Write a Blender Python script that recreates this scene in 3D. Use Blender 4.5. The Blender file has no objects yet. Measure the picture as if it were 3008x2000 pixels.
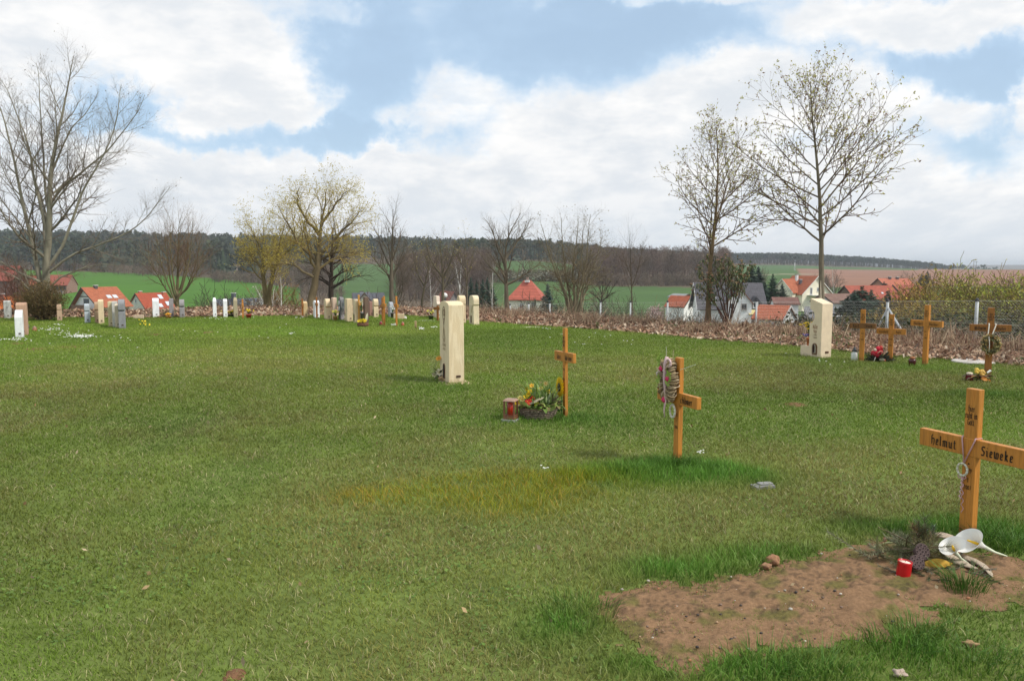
import bpy, math
import numpy as np
from mathutils import Vector, Matrix
R = math.radians
PI = math.pi
rng = np.random.default_rng(11)
S = bpy.context.scene
COL = S.collection

# ------------------------------------------------------------------ camera model
F, H = 2285.0, 1.65
TH = math.atan(213 / 2285.0)
cs, sn = math.cos(TH), math.sin(TH)
YAW = -R(68.0)                      # most graves face this way


def ray(u, v):
    yc = (1000 - v) / F
    return (u - 1504) / F, cs + yc * sn, -sn + yc * cs


def G(u, v, z=0.0):
    """point of the lawn seen at this place of the photograph"""
    a, b, c = ray(u, v)
    t = (z - H) / c
    return np.array([a * t, b * t, z])


def P(u, v, Y):
    a, b, c = ray(u, v)
    t = Y / b
    return np.array([a * t, Y, H + c * t])


# ------------------------------------------------------------------ numpy noise
def vnoise(x, y, seed=0):
    x = np.asarray(x, float); y = np.asarray(y, float)
    xi, yi = np.floor(x).astype(np.int64), np.floor(y).astype(np.int64)
    fx, fy = x - xi, y - yi
    fx = fx * fx * (3 - 2 * fx); fy = fy * fy * (3 - 2 * fy)

    def h(i, j):
        n = (i * 374761393 + j * 668265263 + seed * 974634777) & 0xFFFFFFFF
        n = ((n ^ (n >> 13)) * 1274126177) & 0xFFFFFFFF
        return ((n ^ (n >> 16)) & 0xFFFF) / 65535.0
    a = h(xi, yi) * (1 - fx) + h(xi + 1, yi) * fx
    b = h(xi, yi + 1) * (1 - fx) + h(xi + 1, yi + 1) * fx
    return a * (1 - fy) + b * fy


def fbm(x, y, seed=0, o=3):
    s, a, t = 0, 1.0, 0
    for k in range(o):
        s = s + a * vnoise(x * 2 ** k, y * 2 ** k, seed + k * 17); t += a; a *= .5
    return s / t


def sstep(a, b, x):
    t = np.clip((x - a) / (b - a), 0, 1)
    return t * t * (3 - 2 * t)


def inside(poly, X, Y):
    poly = np.asarray(poly); r = np.zeros(X.shape, bool)
    n = len(poly); j = n - 1
    for i in range(n):
        xi, yi = poly[i][:2]; xj, yj = poly[j][:2]
        c = ((yi > Y) != (yj > Y)) & (X < (xj - xi) * (Y - yi) / (yj - yi + 1e-12) + xi)
        r ^= c; j = i
    return r


# ------------------------------------------------------------------ mesh building
class QB:
    def __init__(s):
        s.V, s.L, s.T, s.C, s.n = [], [], [], [], 0

    def add(s, V, Fc, col=(.5, .5, .5)):
        V = np.asarray(V, float).reshape(-1, 3)
        for f in (Fc if isinstance(Fc, list) else [Fc]):
            f = np.asarray(f, np.int64)
            if f.ndim == 1: f = f[None]
            s.L.append((f + s.n).ravel()); s.T.append(np.full(len(f), f.shape[1]))
        c = np.asarray(col, float)
        if c.ndim == 1: c = np.tile(c, (len(V), 1))
        s.V.append(V); s.C.append(c); s.n += len(V)
        return s

    def box(s, c, d, rz=0, col=(.5, .5, .5), rx=0, ry=0):
        x, y, z = np.array(d) / 2
        V = np.array([[-x, -y, -z], [x, -y, -z], [x, y, -z], [-x, y, -z], [-x, -y, z], [x, -y, z], [x, y, z], [-x, y, z]])
        if rx or ry or rz:
            V = V @ np.array(Matrix.Rotation(rz, 3, 'Z') @ Matrix.Rotation(ry, 3, 'Y') @ Matrix.Rotation(rx, 3, 'X')).T
        return s.add(V + np.array(c), [np.array([[0, 3, 2, 1], [4, 5, 6, 7], [0, 1, 5, 4], [1, 2, 6, 5], [2, 3, 7, 6], [3, 0, 4, 7]])], col)

    def prism(s, pts, y0, y1, col=(.5, .5, .5), ax='y'):
        """outline in x,z (counter-clockwise seen from -y) pushed from y0 to y1"""
        n = len(pts); A = np.array([[p[0], y0, p[1]] for p in pts]); B = np.array([[p[0], y1, p[1]] for p in pts])
        if ax == 'x': A = A[:, [1, 0, 2]]; B = B[:, [1, 0, 2]]
        i = np.arange(n); j = (i + 1) % n
        q = np.stack([i, i + n, j + n, j], 1)
        f0, f1 = i, (i + n)[::-1]
        if ax == 'x': q = q[:, ::-1]; f0, f1 = f0[::-1], f1[::-1]
        return s.add(np.vstack([A, B]), [q, f0, f1], col)

    def lathe(s, prof, seg=16, c=(0, 0, 0), col=(.5, .5, .5), sx=1, sy=1, cap=True):
        k = len(prof); a = np.arange(seg) * 2 * PI / seg
        V = np.array([[r * math.cos(t) * sx, r * math.sin(t) * sy, z] for r, z in prof for t in a]) + np.array(c)
        fs = []
        for q in range(k - 1):
            i = np.arange(seg); j = (i + 1) % seg
            fs.append(np.stack([q * seg + i, q * seg + j, (q + 1) * seg + j, (q + 1) * seg + i], 1))
        if cap: fs += [np.arange(seg)[::-1], (k - 1) * seg + np.arange(seg)]
        return s.add(V, fs, col)

    def ball(s, c, r, seg=10, rings=7, col=(.5, .5, .5)):
        r = np.ones(3) * r
        pr = [(math.sin(PI * (i + .02) / (rings + .04)), -math.cos(PI * (i + .02) / (rings + .04))) for i in range(rings + 1)]
        a = np.arange(seg) * 2 * PI / seg
        V = np.array([[q * math.cos(t), q * math.sin(t), z] for q, z in pr for t in a]) * r + np.array(c)
        fs = []
        for q in range(rings):
            i = np.arange(seg); j = (i + 1) % seg
            fs.append(np.stack([q * seg + i, q * seg + j, (q + 1) * seg + j, (q + 1) * seg + i], 1))
        return s.add(V, fs, col)

    def tube(s, pts, rad, sides=6, col=(.5, .5, .5)):
        pts = np.asarray(pts, float); rad = np.ones(len(pts)) * rad
        V, Fc = tubes(pts[None], rad[None], sides)
        k = len(pts)
        return s.add(V, [Fc, np.arange(sides)[::-1], (k - 1) * sides + np.arange(sides)], col)

    def torus(s, c, Rr, r, seg=24, sides=8, col=(.5, .5, .5), nrm='y', sx=1, sz=1):
        a = np.linspace(0, 2 * PI, seg + 1)
        p = np.stack([Rr * np.cos(a) * sx, 0 * a, Rr * np.sin(a) * sz], 1)
        if nrm == 'z': p = p[:, [0, 2, 1]]
        return s.tube(p + np.array(c), r, sides, col)

    def build(s, name, m, parent=None, smooth=False, bevel=0):
        V = np.vstack(s.V); L = np.concatenate(s.L); T = np.concatenate(s.T)
        me = bpy.data.meshes.new(name)
        me.vertices.add(len(V)); me.vertices.foreach_set('co', V.astype(np.float32).ravel())
        me.loops.add(len(L)); me.loops.foreach_set('vertex_index', L.astype(np.int32))
        me.polygons.add(len(T))
        st = np.concatenate([[0], np.cumsum(T)[:-1]])
        me.polygons.foreach_set('loop_start', st.astype(np.int32))
        me.polygons.foreach_set('use_smooth', np.full(len(T), smooth))
        me.update(calc_edges=True)
        at = me.color_attributes.new('Col', 'FLOAT_COLOR', 'POINT')
        C = np.ones((len(V), 4), np.float32); C[:, :3] = np.vstack(s.C)
        at.data.foreach_set('color', C.ravel())
        me.materials.append(m)
        o = bpy.data.objects.new(name, me); COL.objects.link(o)
        if parent is not None: o.parent = parent
        if bevel:
            b = o.modifiers.new('edge', 'BEVEL'); b.width = bevel; b.segments = 2; b.limit_method = 'ANGLE'
        return o


def tubes(Pp, Rr, sides):
    N, K, _ = Pp.shape
    T = np.empty_like(Pp)
    T[:, 1:-1] = Pp[:, 2:] - Pp[:, :-2]; T[:, 0] = Pp[:, 1] - Pp[:, 0]; T[:, -1] = Pp[:, -1] - Pp[:, -2]
    T /= np.linalg.norm(T, axis=2, keepdims=True) + 1e-9
    mx = np.abs(T).max(1)                       # the axis this tube never runs along
    ref = np.eye(3)[np.argmin(mx, 1)][:, None] + np.array([.03, .02, .05])
    ref = np.broadcast_to(ref, T.shape)
    A = np.cross(T, ref); A /= np.linalg.norm(A, axis=2, keepdims=True) + 1e-9
    B = np.cross(T, A)
    t = np.arange(sides) * 2 * PI / sides
    V = Pp[:, :, None] + Rr[:, :, None, None] * (A[:, :, None] * np.cos(t)[None, None, :, None] - B[:, :, None] * np.sin(t)[None, None, :, None])
    b = (np.arange(N) * K * sides)[:, None, None] + (np.arange(K - 1) * sides)[None, :, None]
    i = np.arange(sides)[None, None]; j = (i + 1) % sides
    Fc = np.stack([b + i, b + j, b + j + sides, b + i + sides], -1).reshape(-1, 4)
    return V.reshape(-1, 3), Fc


# ------------------------------------------------------------------ object tags
def empty(name, loc, rz=0):
    o = bpy.data.objects.new(name, None); COL.objects.link(o)
    o.location = [float(q) for q in loc]; o.rotation_euler = (0, 0, rz); o.empty_display_size = .2
    return o


def tag(o, label=None, cat=None, group=None, kind=None):
    if label: o['label'] = label
    if cat: o['category'] = cat
    if group: o['group'] = group
    if kind: o['kind'] = kind
    return o


# ------------------------------------------------------------------ materials
MATS = {}


def mat(name, col=None, rough=.7, var=.25, scale=8.0, bump=.0, bscale=None, stretch=(1, 1, 1), spec=.3, trans=0, coat=0, col2=None, detail=6, thr=None, foot=None):
    """procedural: base colour (or the mesh's own Col) broken up by noise"""
    if name in MATS: return MATS[name]
    m = bpy.data.materials.new(name); m.use_nodes = True; nt = m.node_tree
    b = nt.nodes['Principled BSDF']; N = nt.nodes.new; L = nt.links.new
    b.inputs['Roughness'].default_value = rough
    b.inputs['Specular IOR Level'].default_value = spec
    if coat: b.inputs['Coat Weight'].default_value = coat
    tc = N('ShaderNodeTexCoord'); mp = N('ShaderNodeMapping'); mp.inputs['Scale'].default_value = stretch
    L(tc.outputs['Object'], mp.inputs['Vector'])
    nz = N('ShaderNodeTexNoise'); nz.inputs['Scale'].default_value = scale; nz.inputs['Detail'].default_value = detail
    nz.inputs['Roughness'].default_value = .65
    L(mp.outputs[0], nz.inputs['Vector'])
    if col is None:
        at = N('ShaderNodeAttribute'); at.attribute_name = 'Col'; src = at.outputs['Color']
    else:
        rg = N('ShaderNodeRGB'); rg.outputs[0].default_value = (*col, 1); src = rg.outputs[0]
    if col2 is not None:
        mr = N('ShaderNodeMapRange'); mr.inputs[1].default_value, mr.inputs[2].default_value = thr or (.4, .6)
        L(nz.outputs['Fac'], mr.inputs[0])
        mx = N('ShaderNodeMix'); mx.data_type = 'RGBA'
        L(mr.outputs[0], mx.inputs['Factor']); L(src, mx.inputs[6]); mx.inputs[7].default_value = (*col2, 1)
        src = mx.outputs[2]
    if foot:                       # splashes of dirt and algae near the ground
        sp = N('ShaderNodeSeparateXYZ'); L(tc.outputs['Object'], sp.inputs[0])
        n3 = N('ShaderNodeTexNoise'); n3.inputs['Scale'].default_value = 22; n3.inputs['Detail'].default_value = 6; L(tc.outputs['Object'], n3.inputs['Vector'])
        ad = N('ShaderNodeMath'); ad.operation = 'MULTIPLY_ADD'; L(n3.outputs['Fac'], ad.inputs[0]); ad.inputs[1].default_value = -foot[0] * 2.4; L(sp.outputs['Z'], ad.inputs[2])
        mf = N('ShaderNodeMapRange'); mf.inputs[1].default_value, mf.inputs[2].default_value = -foot[0] * .9, foot[0] * .1
        mf.inputs[3].default_value, mf.inputs[4].default_value = foot[2], 0; L(ad.outputs[0], mf.inputs[0])
        mx = N('ShaderNodeMix'); mx.data_type = 'RGBA'; L(mf.outputs[0], mx.inputs['Factor']); L(src, mx.inputs[6]); mx.inputs[7].default_value = (*foot[1], 1); src = mx.outputs[2]
    mr = N('ShaderNodeMapRange'); mr.inputs[1].default_value, mr.inputs[2].default_value = .25, .75
    mr.inputs[3].default_value, mr.inputs[4].default_value = 1 - var, 1 + var
    L(nz.outputs['Fac'], mr.inputs[0])
    vm = N('ShaderNodeVectorMath'); vm.operation = 'SCALE'
    L(src, vm.inputs[0]); L(mr.outputs[0], vm.inputs['Scale'])
    L(vm.outputs[0], b.inputs['Base Color'])
    if bump:
        n2 = N('ShaderNodeTexNoise'); n2.inputs['Scale'].default_value = bscale or scale * 3; n2.inputs['Detail'].default_value = 5
        L(mp.outputs[0], n2.inputs['Vector'])
        bp = N('ShaderNodeBump'); bp.inputs['Strength'].default_value = bump; bp.inputs['Distance'].default_value = .02
        L(n2.outputs['Fac'], bp.inputs['Height']); L(bp.outputs[0], b.inputs['Normal'])
    if trans:
        t = N('ShaderNodeBsdfTranslucent'); L(vm.outputs[0], t.inputs['Color'])
        ms = N('ShaderNodeMixShader'); ms.inputs[0].default_value = trans
        L(b.outputs[0], ms.inputs[1]); L(t.outputs[0], ms.inputs[2])
        L(ms.outputs[0], nt.nodes['Material Output'].inputs['Surface'])
    MATS[name] = m
    return m


M_col = lambda: mat('leaf_colours', None, .6, .18, 20, trans=.25)
M_plain = lambda: mat('painted_colours', None, .6, .12, 12)
M_bark = lambda: mat('bark', None, .9, .3, 9, bump=.5, bscale=30, stretch=(1, 1, .3))
M_twig = lambda: mat('twig_bark', None, .85, .15, 4)

# ------------------------------------------------------------------ terrain
edge_uv = [(-700, 940), (-300, 938), (0, 936), (300, 934), (600, 932), (900, 928), (1100, 925), (1250, 931), (1400, 945), (1500, 953), (1700, 966), (1900, 982), (2100, 1000), (2340, 1018), (2600, 1046), (3008, 1076), (3500, 1100)]
EU = np.array([e[0] for e in edge_uv], float); EY = np.array([G(*e)[1] for e in edge_uv])
FU = np.array([1409, 1498, 1560, 1765, 1960, 2222, 2607, 2870, 3050, 3600], float)      # the fence line
FY = np.array([40, 37, 34.5, 31.5, 29, 25.2, 19.0, 16.2, 14.6, 12])
crest_uv = [(-700, 912), (0, 912), (300, 911), (450, 909), (560, 905), (700, 901), (850, 899), (1000, 899), (1250, 904), (1400, 909), (1500, 914), (1560, 918), (1765, 932), (1960, 943), (2100, 950), (2222, 956), (2607, 988), (2870, 1005), (3050, 1016), (3600, 1040)]
PU = np.array([c[0] for c in crest_uv], float); PY = np.array([G(c[0], c[1], .08)[1] for c in crest_uv])      # brow of the slope
TU = np.array([-600, 0, 300, 600, 850, 1080, 1300, 1550, 1800, 2100, 2300, 2500, 2750, 3008, 3600], float)
TY = np.array([170, 220, 300, 400, 520, 650, 800, 950, 1200, 1600, 2200, 3500, 5000, 7200], float)
TZ = np.array([
    [-10.5, -10.5, -8.8, -4, 1, 10, 22, 28, 24, 10, 0, -8, -10, -12],
    [-10.5, -10.5, -8.8, -4, 1, 10, 22, 28, 24, 10, 0, -8, -10, -12],
    [-10.8, -10, -7.8, -4, -.2, 8, 20, 27, 24, 10, 0, -8, -10, -12],
    [-11.2, -11, -9, -5.5, -1, 7, 18, 26, 23, 10, 0, -8, -10, -12],
    [-11.8, -11.5, -10.2, -7.8, -3.5, 4, 14, 23, 23, 10, 0, -8, -10, -12],
    [-12, -12, -11, -9.5, -4.6, 4.5, 13, 22, 22, 12, 0, -8, -10, -12],
    [-12, -12, -11, -8, -2, 5, 12, 19, 23, 14, 0, -8, -10, -12],
    [-11.8, -11, -8.3, -4.5, 1.5, 7.5, 11, 16, 24, 20, 4, -8, -10, -12],
    [-11.5, -11, -9, -6.5, -3, 1, 5, 9, 15, 19, 8, -8, -10, -12],
    [-11.2, -10.5, -8.7, -6.3, -3.8, -1.8, .5, 3, 8, 12, 4, -8, -10, -12],
    [-11.2, -10, -7.5, -4.5, -2.2, -1.3, 0, 1.5, 7, 13, 5, -8, -10, -12],
    [-11, -9.5, -6.8, -4.3, -3, -2.2, -1, .3, 2.2, 8, 2, -8, 0, -12],
    [-10.5, -9, -6.5, -4.3, -3, -2.2, -1.3, -.6, 0, -5, -6, -8, 19, -12],
    [-10.5, -9, -6.5, -4.3, -3, -2.2, -1.3, -.8, -.7, -5, -8, -8, 22, -12],
    [-10.5, -9, -6.5, -4.3, -3, -2.2, -1.3, -.8, -.7, -5, -8, -8, 16, -12]])


def u_of(X, Y): return np.clip(1504 + F * X / np.maximum(Y, 1.0) * 1.004, -600, 3590)


def beyond(X, Y):
    """metres past the edge of the lawn"""
    return np.where(Y < 8, -5.0, Y - np.interp(u_of(X, Y), EU, EY))


def ground_z(X, Y):
    X = np.asarray(X, float); Y = np.asarray(Y, float)
    u = u_of(X, Y); e = beyond(X, Y)
    yp = np.interp(u, PU, PY)
    z = .022 * (fbm(X * .5, Y * .5, 3) - .5) + .06 * sstep(0, 2.2, e) + .07 * sstep(0, 1, e) * (fbm(X * .8, Y * .8, 5) - .5)
    far = Y > yp
    dd = np.maximum(Y - yp, 0)
    drop = -11.8 * (1 - np.exp(-dd / 42.0)) + .1 * (1 - np.exp(-dd / 3))
    z = z + np.where(far, drop, 0)
    # table of the far country
    ui = np.clip(np.searchsorted(TU, u) - 1, 0, len(TU) - 2); fu = (u - TU[ui]) / (TU[ui + 1] - TU[ui])
    fu = fu * fu * (3 - 2 * fu) * .5 + fu * .5
    ly = np.log(np.clip(Y, 170, 7199)); LT = np.log(TY)
    yi = np.clip(np.searchsorted(LT, ly) - 1, 0, len(TY) - 2); fy = (ly - LT[yi]) / (LT[yi + 1] - LT[yi])
    t = (TZ[ui, yi] * (1 - fu) + TZ[ui + 1, yi] * fu) * (1 - fy) + (TZ[ui, yi + 1] * (1 - fu) + TZ[ui + 1, yi + 1] * fu) * fy
    t = t + (fbm(X * .01, Y * .01, 9) - .5) * np.clip((Y - 200) / 900, 0, 1) * 2.5
    w = sstep(140, 215, Y)
    return z * (1 - w) + t * w


def gz(x, y): return float(ground_z(np.array([x]), np.array([y]))[0])


def GP(u, v, dz=0.0):
    p = G(u, v)
    for _ in range(3): p = G(u, v, gz(p[0], p[1]))
    p[2] += dz
    return p


# land use of the far country, as polygons in (column, distance)
FT_U = np.array([-700, 0, 300, 600, 730, 870]); FT_Y = np.array([525, 520, 490, 440, 418, 392])
TOPW_U = np.array([1430, 1700, 1760, 1960, 2150]); TOPW_Y = np.array([405, 395, 375, 365, 340])


def cover(X, Y):
    """0 lawn 1 mulch 2 rough slope 3 crop 4 far crop 5 plough 6 wood floor 7 path"""
    u = u_of(X, Y); e = beyond(X, Y); yp = np.interp(u, PU, PY)
    c = np.full(X.shape, 6)
    c[(u < 880) & (Y < np.interp(u, FT_U, FT_Y))] = 3
    w = np.abs(u - 1075 - (Y - 500) * .05) < 100 + 25 * (vnoise(X * .02, Y * .02, 4) - .5)
    c[w & (Y < 655)] = 4
    c[(u > 1440) & (u < 2170) & (Y < np.interp(u, TOPW_U, TOPW_Y))] = 4
    c[(u > 1440) & (u < 1690) & (Y >= 402) & (Y < 660)] = 4
    c[(u > 2140) & (Y < 1150)] = 4
    c[(u > 2345 + (Y - 500) * -.03) & (Y > 325) & (Y < 870)] = 5
    c[(u > 2700) & (Y > 325) & (Y < 1000)] = 5
    c[(u > 2150) & (u < 2430) & (np.abs(Y - 505 - (u - 2250) * .2) < 9)] = 7
    c[(Y < 150)] = 2
    c[e > 0] = np.where(Y[e > 0] < yp[e > 0] + 1.0, 1, c[e > 0])
    c[e <= 0] = 0
    return c


CCOL = np.array([[.13, .17, .042], [.22, .145, .092], [.08, .085, .035], [.062, .150, .014], [.066, .120, .034], [.25, .135, .090], [.12, .09, .06], [.28, .25, .17]])


def make_ground():
    nr, nc = 430, 470
    s = 2.0 * (7015 / 2.0) ** (np.arange(nr) / (nr - 1)); Yr = s - 15
    a = np.linspace(-1.2, 1.2, nc)
    Y = np.repeat(Yr[:, None], nc, 1); X = a[None] * s[:, None]
    Z = ground_z(X, Y)
    c = cover(X.ravel(), Y.ravel())
    C = CCOL[c].copy()
    n = fbm(X.ravel() * .05, Y.ravel() * .05, 31)[:, None]
    C *= .85 + .3 * n
    i = np.arange(nr - 1)[:, None] * nc + np.arange(nc - 1)[None]
    Fc = np.stack([i, i + 1, i + nc + 1, i + nc], -1).reshape(-1, 4)
    q = QB(); q.add(np.stack([X, Y, Z], -1), Fc, C)
    m = mat('ground', None, .95, .35, 2.2, bump=.4, bscale=25, spec=.1, detail=10)
    o = q.build('ground', m, None, True)
    tag(o, kind='structure')
# ------------------------------------------------------------------ growing things
def nrm(v): return v / (np.linalg.norm(v, axis=-1, keepdims=True) + 1e-9)


def grow(Pp, Rr, m, t0, t1, ang, L, K=5, wander=.12, up=.05, rr=.6, tip=.25, r=None, jit=.25, rel=True, drop=0.0):
    """m children on each parent axis; ang and L are (value at t0, ..., value at t1)"""
    r = r or rng
    N, K0, _ = Pp.shape
    t = (np.arange(m)[None] + r.random((N, m))) / m
    q = t0 + (t1 - t0) * t
    f = np.clip(q * (K0 - 1), 0, K0 - 1.001); i = f.astype(int); w = (f - i)[..., None]
    n = np.arange(N)[:, None]
    base = Pp[n, i] * (1 - w) + Pp[n, i + 1] * w
    rad = Rr[n, i] * (1 - w[..., 0]) + Rr[n, i + 1] * w[..., 0]
    T = nrm(Pp[n, i + 1] - Pp[n, i])
    xs = np.linspace(0, 1, len(ang)); an = np.radians(np.interp(t, xs, ang)) * (1 + jit * (r.random(t.shape) - .5))
    ln = np.interp(t, np.linspace(0, 1, len(L)), L) * (1 + .7 * (r.random(t.shape) - .5))
    if rel: ln = ln * np.linalg.norm(np.diff(Pp, axis=1), axis=2).sum(1)[:, None]
    az = np.arange(m)[None] * 2.4 + r.random((N, 1)) * 6.28 + (r.random(t.shape) - .5) * 1.2
    ref = np.where(np.abs(T[..., 2:3]) > .9, np.array([1., 0, 0]), np.array([0, 0, 1.]))
    A = nrm(np.cross(T, ref)); B = np.cross(T, A)
    d = nrm(T * np.cos(an)[..., None] + (A * np.cos(az)[..., None] + B * np.sin(az)[..., None]) * np.sin(an)[..., None])
    out = np.empty((N, m, K, 3)); p = base.copy(); out[:, :, 0] = p
    for k in range(1, K):
        d = nrm(d + r.normal(0, wander, d.shape) + np.array([0, 0, up]))
        p = p + d * (ln / (K - 1))[..., None]; out[:, :, k] = p
    r0 = np.minimum(rad * rr, ln * .03 + .0032)
    Ro = r0[..., None] * np.linspace(1, tip, K)[None, None]
    return out.reshape(-1, K, 3), Ro.reshape(-1, K)


def smoothpath(pts, K):
    pts = np.asarray(pts, float)
    for _ in range(3):
        q = np.empty((2 * len(pts) - 2 + 2, 3)); q[0] = pts[0]; q[-1] = pts[-1]
        q[1:-1:2] = pts[:-1] * .75 + pts[1:] * .25; q[2:-1:2] = pts[:-1] * .25 + pts[1:] * .75
        pts = q
    l = np.concatenate([[0], np.cumsum(np.linalg.norm(np.diff(pts, axis=0), axis=1))])
    x = np.linspace(0, l[-1], K)
    return np.stack([np.interp(x, l, pts[:, k]) for k in range(3)], 1)


def leafquads(q, pos, size, cols, r, flat=0.0, asp=.5):
    n = len(pos)
    a = nrm(r.normal(0, 1, (n, 3))); b = nrm(np.cross(a, r.normal(0, 1, (n, 3))))
    s = size * (.6 + .8 * r.random((n, 1)))
    V = np.stack([pos, pos + a * s * .5 + b * s * asp * .5, pos + a * s, pos + a * s * .5 - b * s * asp * .5], 1)
    c = cols[r.integers(0, len(cols), n)] * (.75 + .5 * r.random((n, 1)))
    q.add(V.reshape(-1, 3), np.arange(4 * n).reshape(n, 4), np.repeat(c, 4, 0))


def tree(name, label, stems, levels, leaves=None, bark=(.12, .10, .075), twig=(.10, .075, .055), group=None, cat='tree', seed=1, K=14, wob=.015):
    """stems: (pixel path, distance, r0, r1); levels: keyword sets for grow(); leaves: (number, size, colours)"""
    r = np.random.default_rng(seed)
    SP, SR = [], []
    for path, Y, r0, r1 in stems:
        pts = [P(p[0], p[1], Y + (p[2] if len(p) > 2 else 0)) for p in path]
        s = smoothpath(pts, K)
        s[2:-1] += np.cumsum(r.normal(0, wob, (K - 3, 3)), 0) * .6
        SP.append(s); SR.append(r0 + (r1 - r0) * np.linspace(0, 1, K) ** .8)
    base = SP[0][0].copy(); base[2] = gz(base[0], base[1]) - .06
    SP[0][0][2] = min(SP[0][0][2], base[2]); SR[0][0] *= 1.35
    SP = np.array(SP) - base; SR = np.array(SR)
    o = tag(empty(name, base), label, cat, group)
    q = QB(); V, Fc = tubes(SP, SR, 8)
    q.add(V, Fc, np.array(bark) * (.8 + .4 * r.random((len(V), 1)))); q.build('trunk', mat('bark_' + name, None, .95, .35, 7, bump=.6, bscale=25, stretch=(1, 1, .3)), o, True)
    q = QB(); Pp, Rr = SP, SR; allP = []
    for k, lv in enumerate(levels):
        lv = dict(lv); sub = lv.pop('stems', None)
        src = (Pp, Rr) if sub is None else (Pp[sub], Rr[sub])
        Pp, Rr = grow(*src, r=r, **lv); allP.append((Pp, Rr))
        V, Fc = tubes(Pp, Rr, 5 if k == 0 else 3)
        mx = np.array(bark) * .75 + np.array(twig) * .25 if k == 0 else np.array(twig)
        q.add(V, Fc, mx * (.75 + .5 * np.repeat(r.random((len(Pp), 1)), Pp.shape[1] * (5 if k == 0 else 3), 0)))
    q.build('crown', M_twig(), o, True)
    if leaves:
        n, size, cols = leaves[:3]
        ll = np.linalg.norm(np.diff(Pp, axis=1), axis=2).sum(1); i = r.choice(len(Pp), n, p=ll / ll.sum()); t = (1 - .8 * r.random(n) ** 2.2) * (Pp.shape[1] - 1.01); k = t.astype(int); f = (t - k)[:, None]
        pos = Pp[i, k] * (1 - f) + Pp[i, k + 1] * f
        q = QB(); leafquads(q, pos, size, np.array(cols), r); q.build('foliage', mat('young_leaf', None, .6, .12, 20, trans=.5), o)
    return o


def conifer(name, label, base, h, w, col=(.022, .045, .022), seed=1, group=None, tiers=None, cat='conifer', round_=False):
    r = np.random.default_rng(seed)
    base = np.array(base, float); base[2] = gz(base[0], base[1]) - .1
    o = tag(empty(name, base), label, cat, group)
    QB().tube([(0, 0, 0), (0, 0, h * .5), (0, 0, h * .97)], np.array([h * .016, h * .012, .01]), 6, (.09, .065, .045)).build('trunk', M_bark(), o, True)
    n = int(420 + 40 * h); t = r.random(n) ** .8
    if round_: env = np.sqrt(np.clip(1 - (2 * t - .9) ** 2, .02, 1))
    else: env = (1 - t) ** .8 + .03
    az = r.random(n) * 6.283; lobes = 1 + .22 * np.sin(az * 5 + t * 23) + .2 * np.sin(t * h * 5.5)
    L = w * .5 * env * lobes * (.65 + .5 * r.random(n))
    d = np.stack([np.cos(az), np.sin(az), -.25 + .45 * t + .2 * r.normal(0, 1, n) * .5], 1)
    z0 = np.stack([0 * t, 0 * t, h * (.05 + .95 * t)], 1)
    side = np.stack([-np.sin(az), np.cos(az), r.normal(0, .3, n)], 1)
    q = QB(); cc = np.array(col)
    for k in range(3):
        f0 = k / 3 * .9 + .15; f1 = min(f0 + .42, 1.08)
        a = z0 + d * (L * f0)[:, None]; b = z0 + d * (L * f1)[:, None] + np.array([0, 0, -.06]) * h * .25 * f1
        s = side * (L * .26 * (1.2 - f0))[:, None] * (.7 + .6 * r.random((n, 1)))
        V = np.stack([a, (a + b) / 2 + s, b, (a + b) / 2 - s], 1)
        q.add(V.reshape(-1, 3), np.arange(4 * n).reshape(n, 4), np.repeat(cc * (.55 + .9 * r.random((n, 1))), 4, 0))
    q.build('crown', M_col(), o)
    return o


def bush(name, label, base, w, h, stems=14, cols=((.10, .075, .05),), leaf=None, seed=1, group=None, cat='shrub', twigcol=(.11, .08, .055), m2=9, m3=5, thick=1.0):
    """many-stemmed shrub: stem part plus crown, optionally leaves or blossom"""
    r = np.random.default_rng(seed)
    base = np.array(base, float); base[2] = gz(base[0], base[1]) - .05
    o = tag(empty(name, base), label, cat, group)
    a = r.random(stems) * 6.283; sp = np.sqrt(r.random(stems))
    K = 7; SP = np.zeros((stems, K, 3)); t = np.linspace(0, 1, K)
    for i in range(stems):
        hh = h * .80 * (1 - .35 * sp[i] ** 2) * (.8 + .25 * r.random())
        SP[i, :, 0] = np.cos(a[i]) * w * (.06 + .42 * sp[i] * t ** .8); SP[i, :, 1] = np.sin(a[i]) * w * (.06 + .42 * sp[i] * t ** .8)
        SP[i, :, 2] = hh * t
        SP[i] += np.cumsum(r.normal(0, .012 * h, (K, 3)), 0) * (t[:, None] > 0)
    SR = np.ones((stems, 1)) * np.linspace(1, .2, K)[None] * h * .012 * thick
    V, Fc = tubes(SP, SR, 4); q = QB(); q.add(V, Fc, np.array(twigcol) * .8); q.build('stem', M_twig(), o, True)
    P1, R1 = grow(SP, SR, m2, .15, 1, (55, 30), (.38, .3), 4, .15, .06, r=r)
    P2, R2 = grow(P1, R1, m3, .2, 1, (50, 30), (.5, .4), 3, .15, .04, r=r)
    q = QB()
    for Pq, Rq in ((P1, R1), (P2, R2)):
        Rq = np.maximum(Rq, h * .0022 * thick)
        V, Fc = tubes(Pq, Rq, 3)
        c = np.array(cols)[r.integers(0, len(cols), len(Pq))] * (.7 + .6 * r.random((len(Pq), 1)))
        q.add(V, Fc, np.repeat(c, Pq.shape[1] * 3, 0))
    q.build('crown', M_twig(), o)
    if leaf:
        n, size, lc = leaf; i = r.integers(0, len(P2), n); k = r.integers(0, len(P1), n // 3)
        q = QB(); leafquads(q, np.vstack([P2[i, r.integers(0, 3, n)], P1[k, r.integers(1, 4, n // 3)]]), size, np.array(lc), r); q.build('foliage', M_col(), o)
    return o


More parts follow.
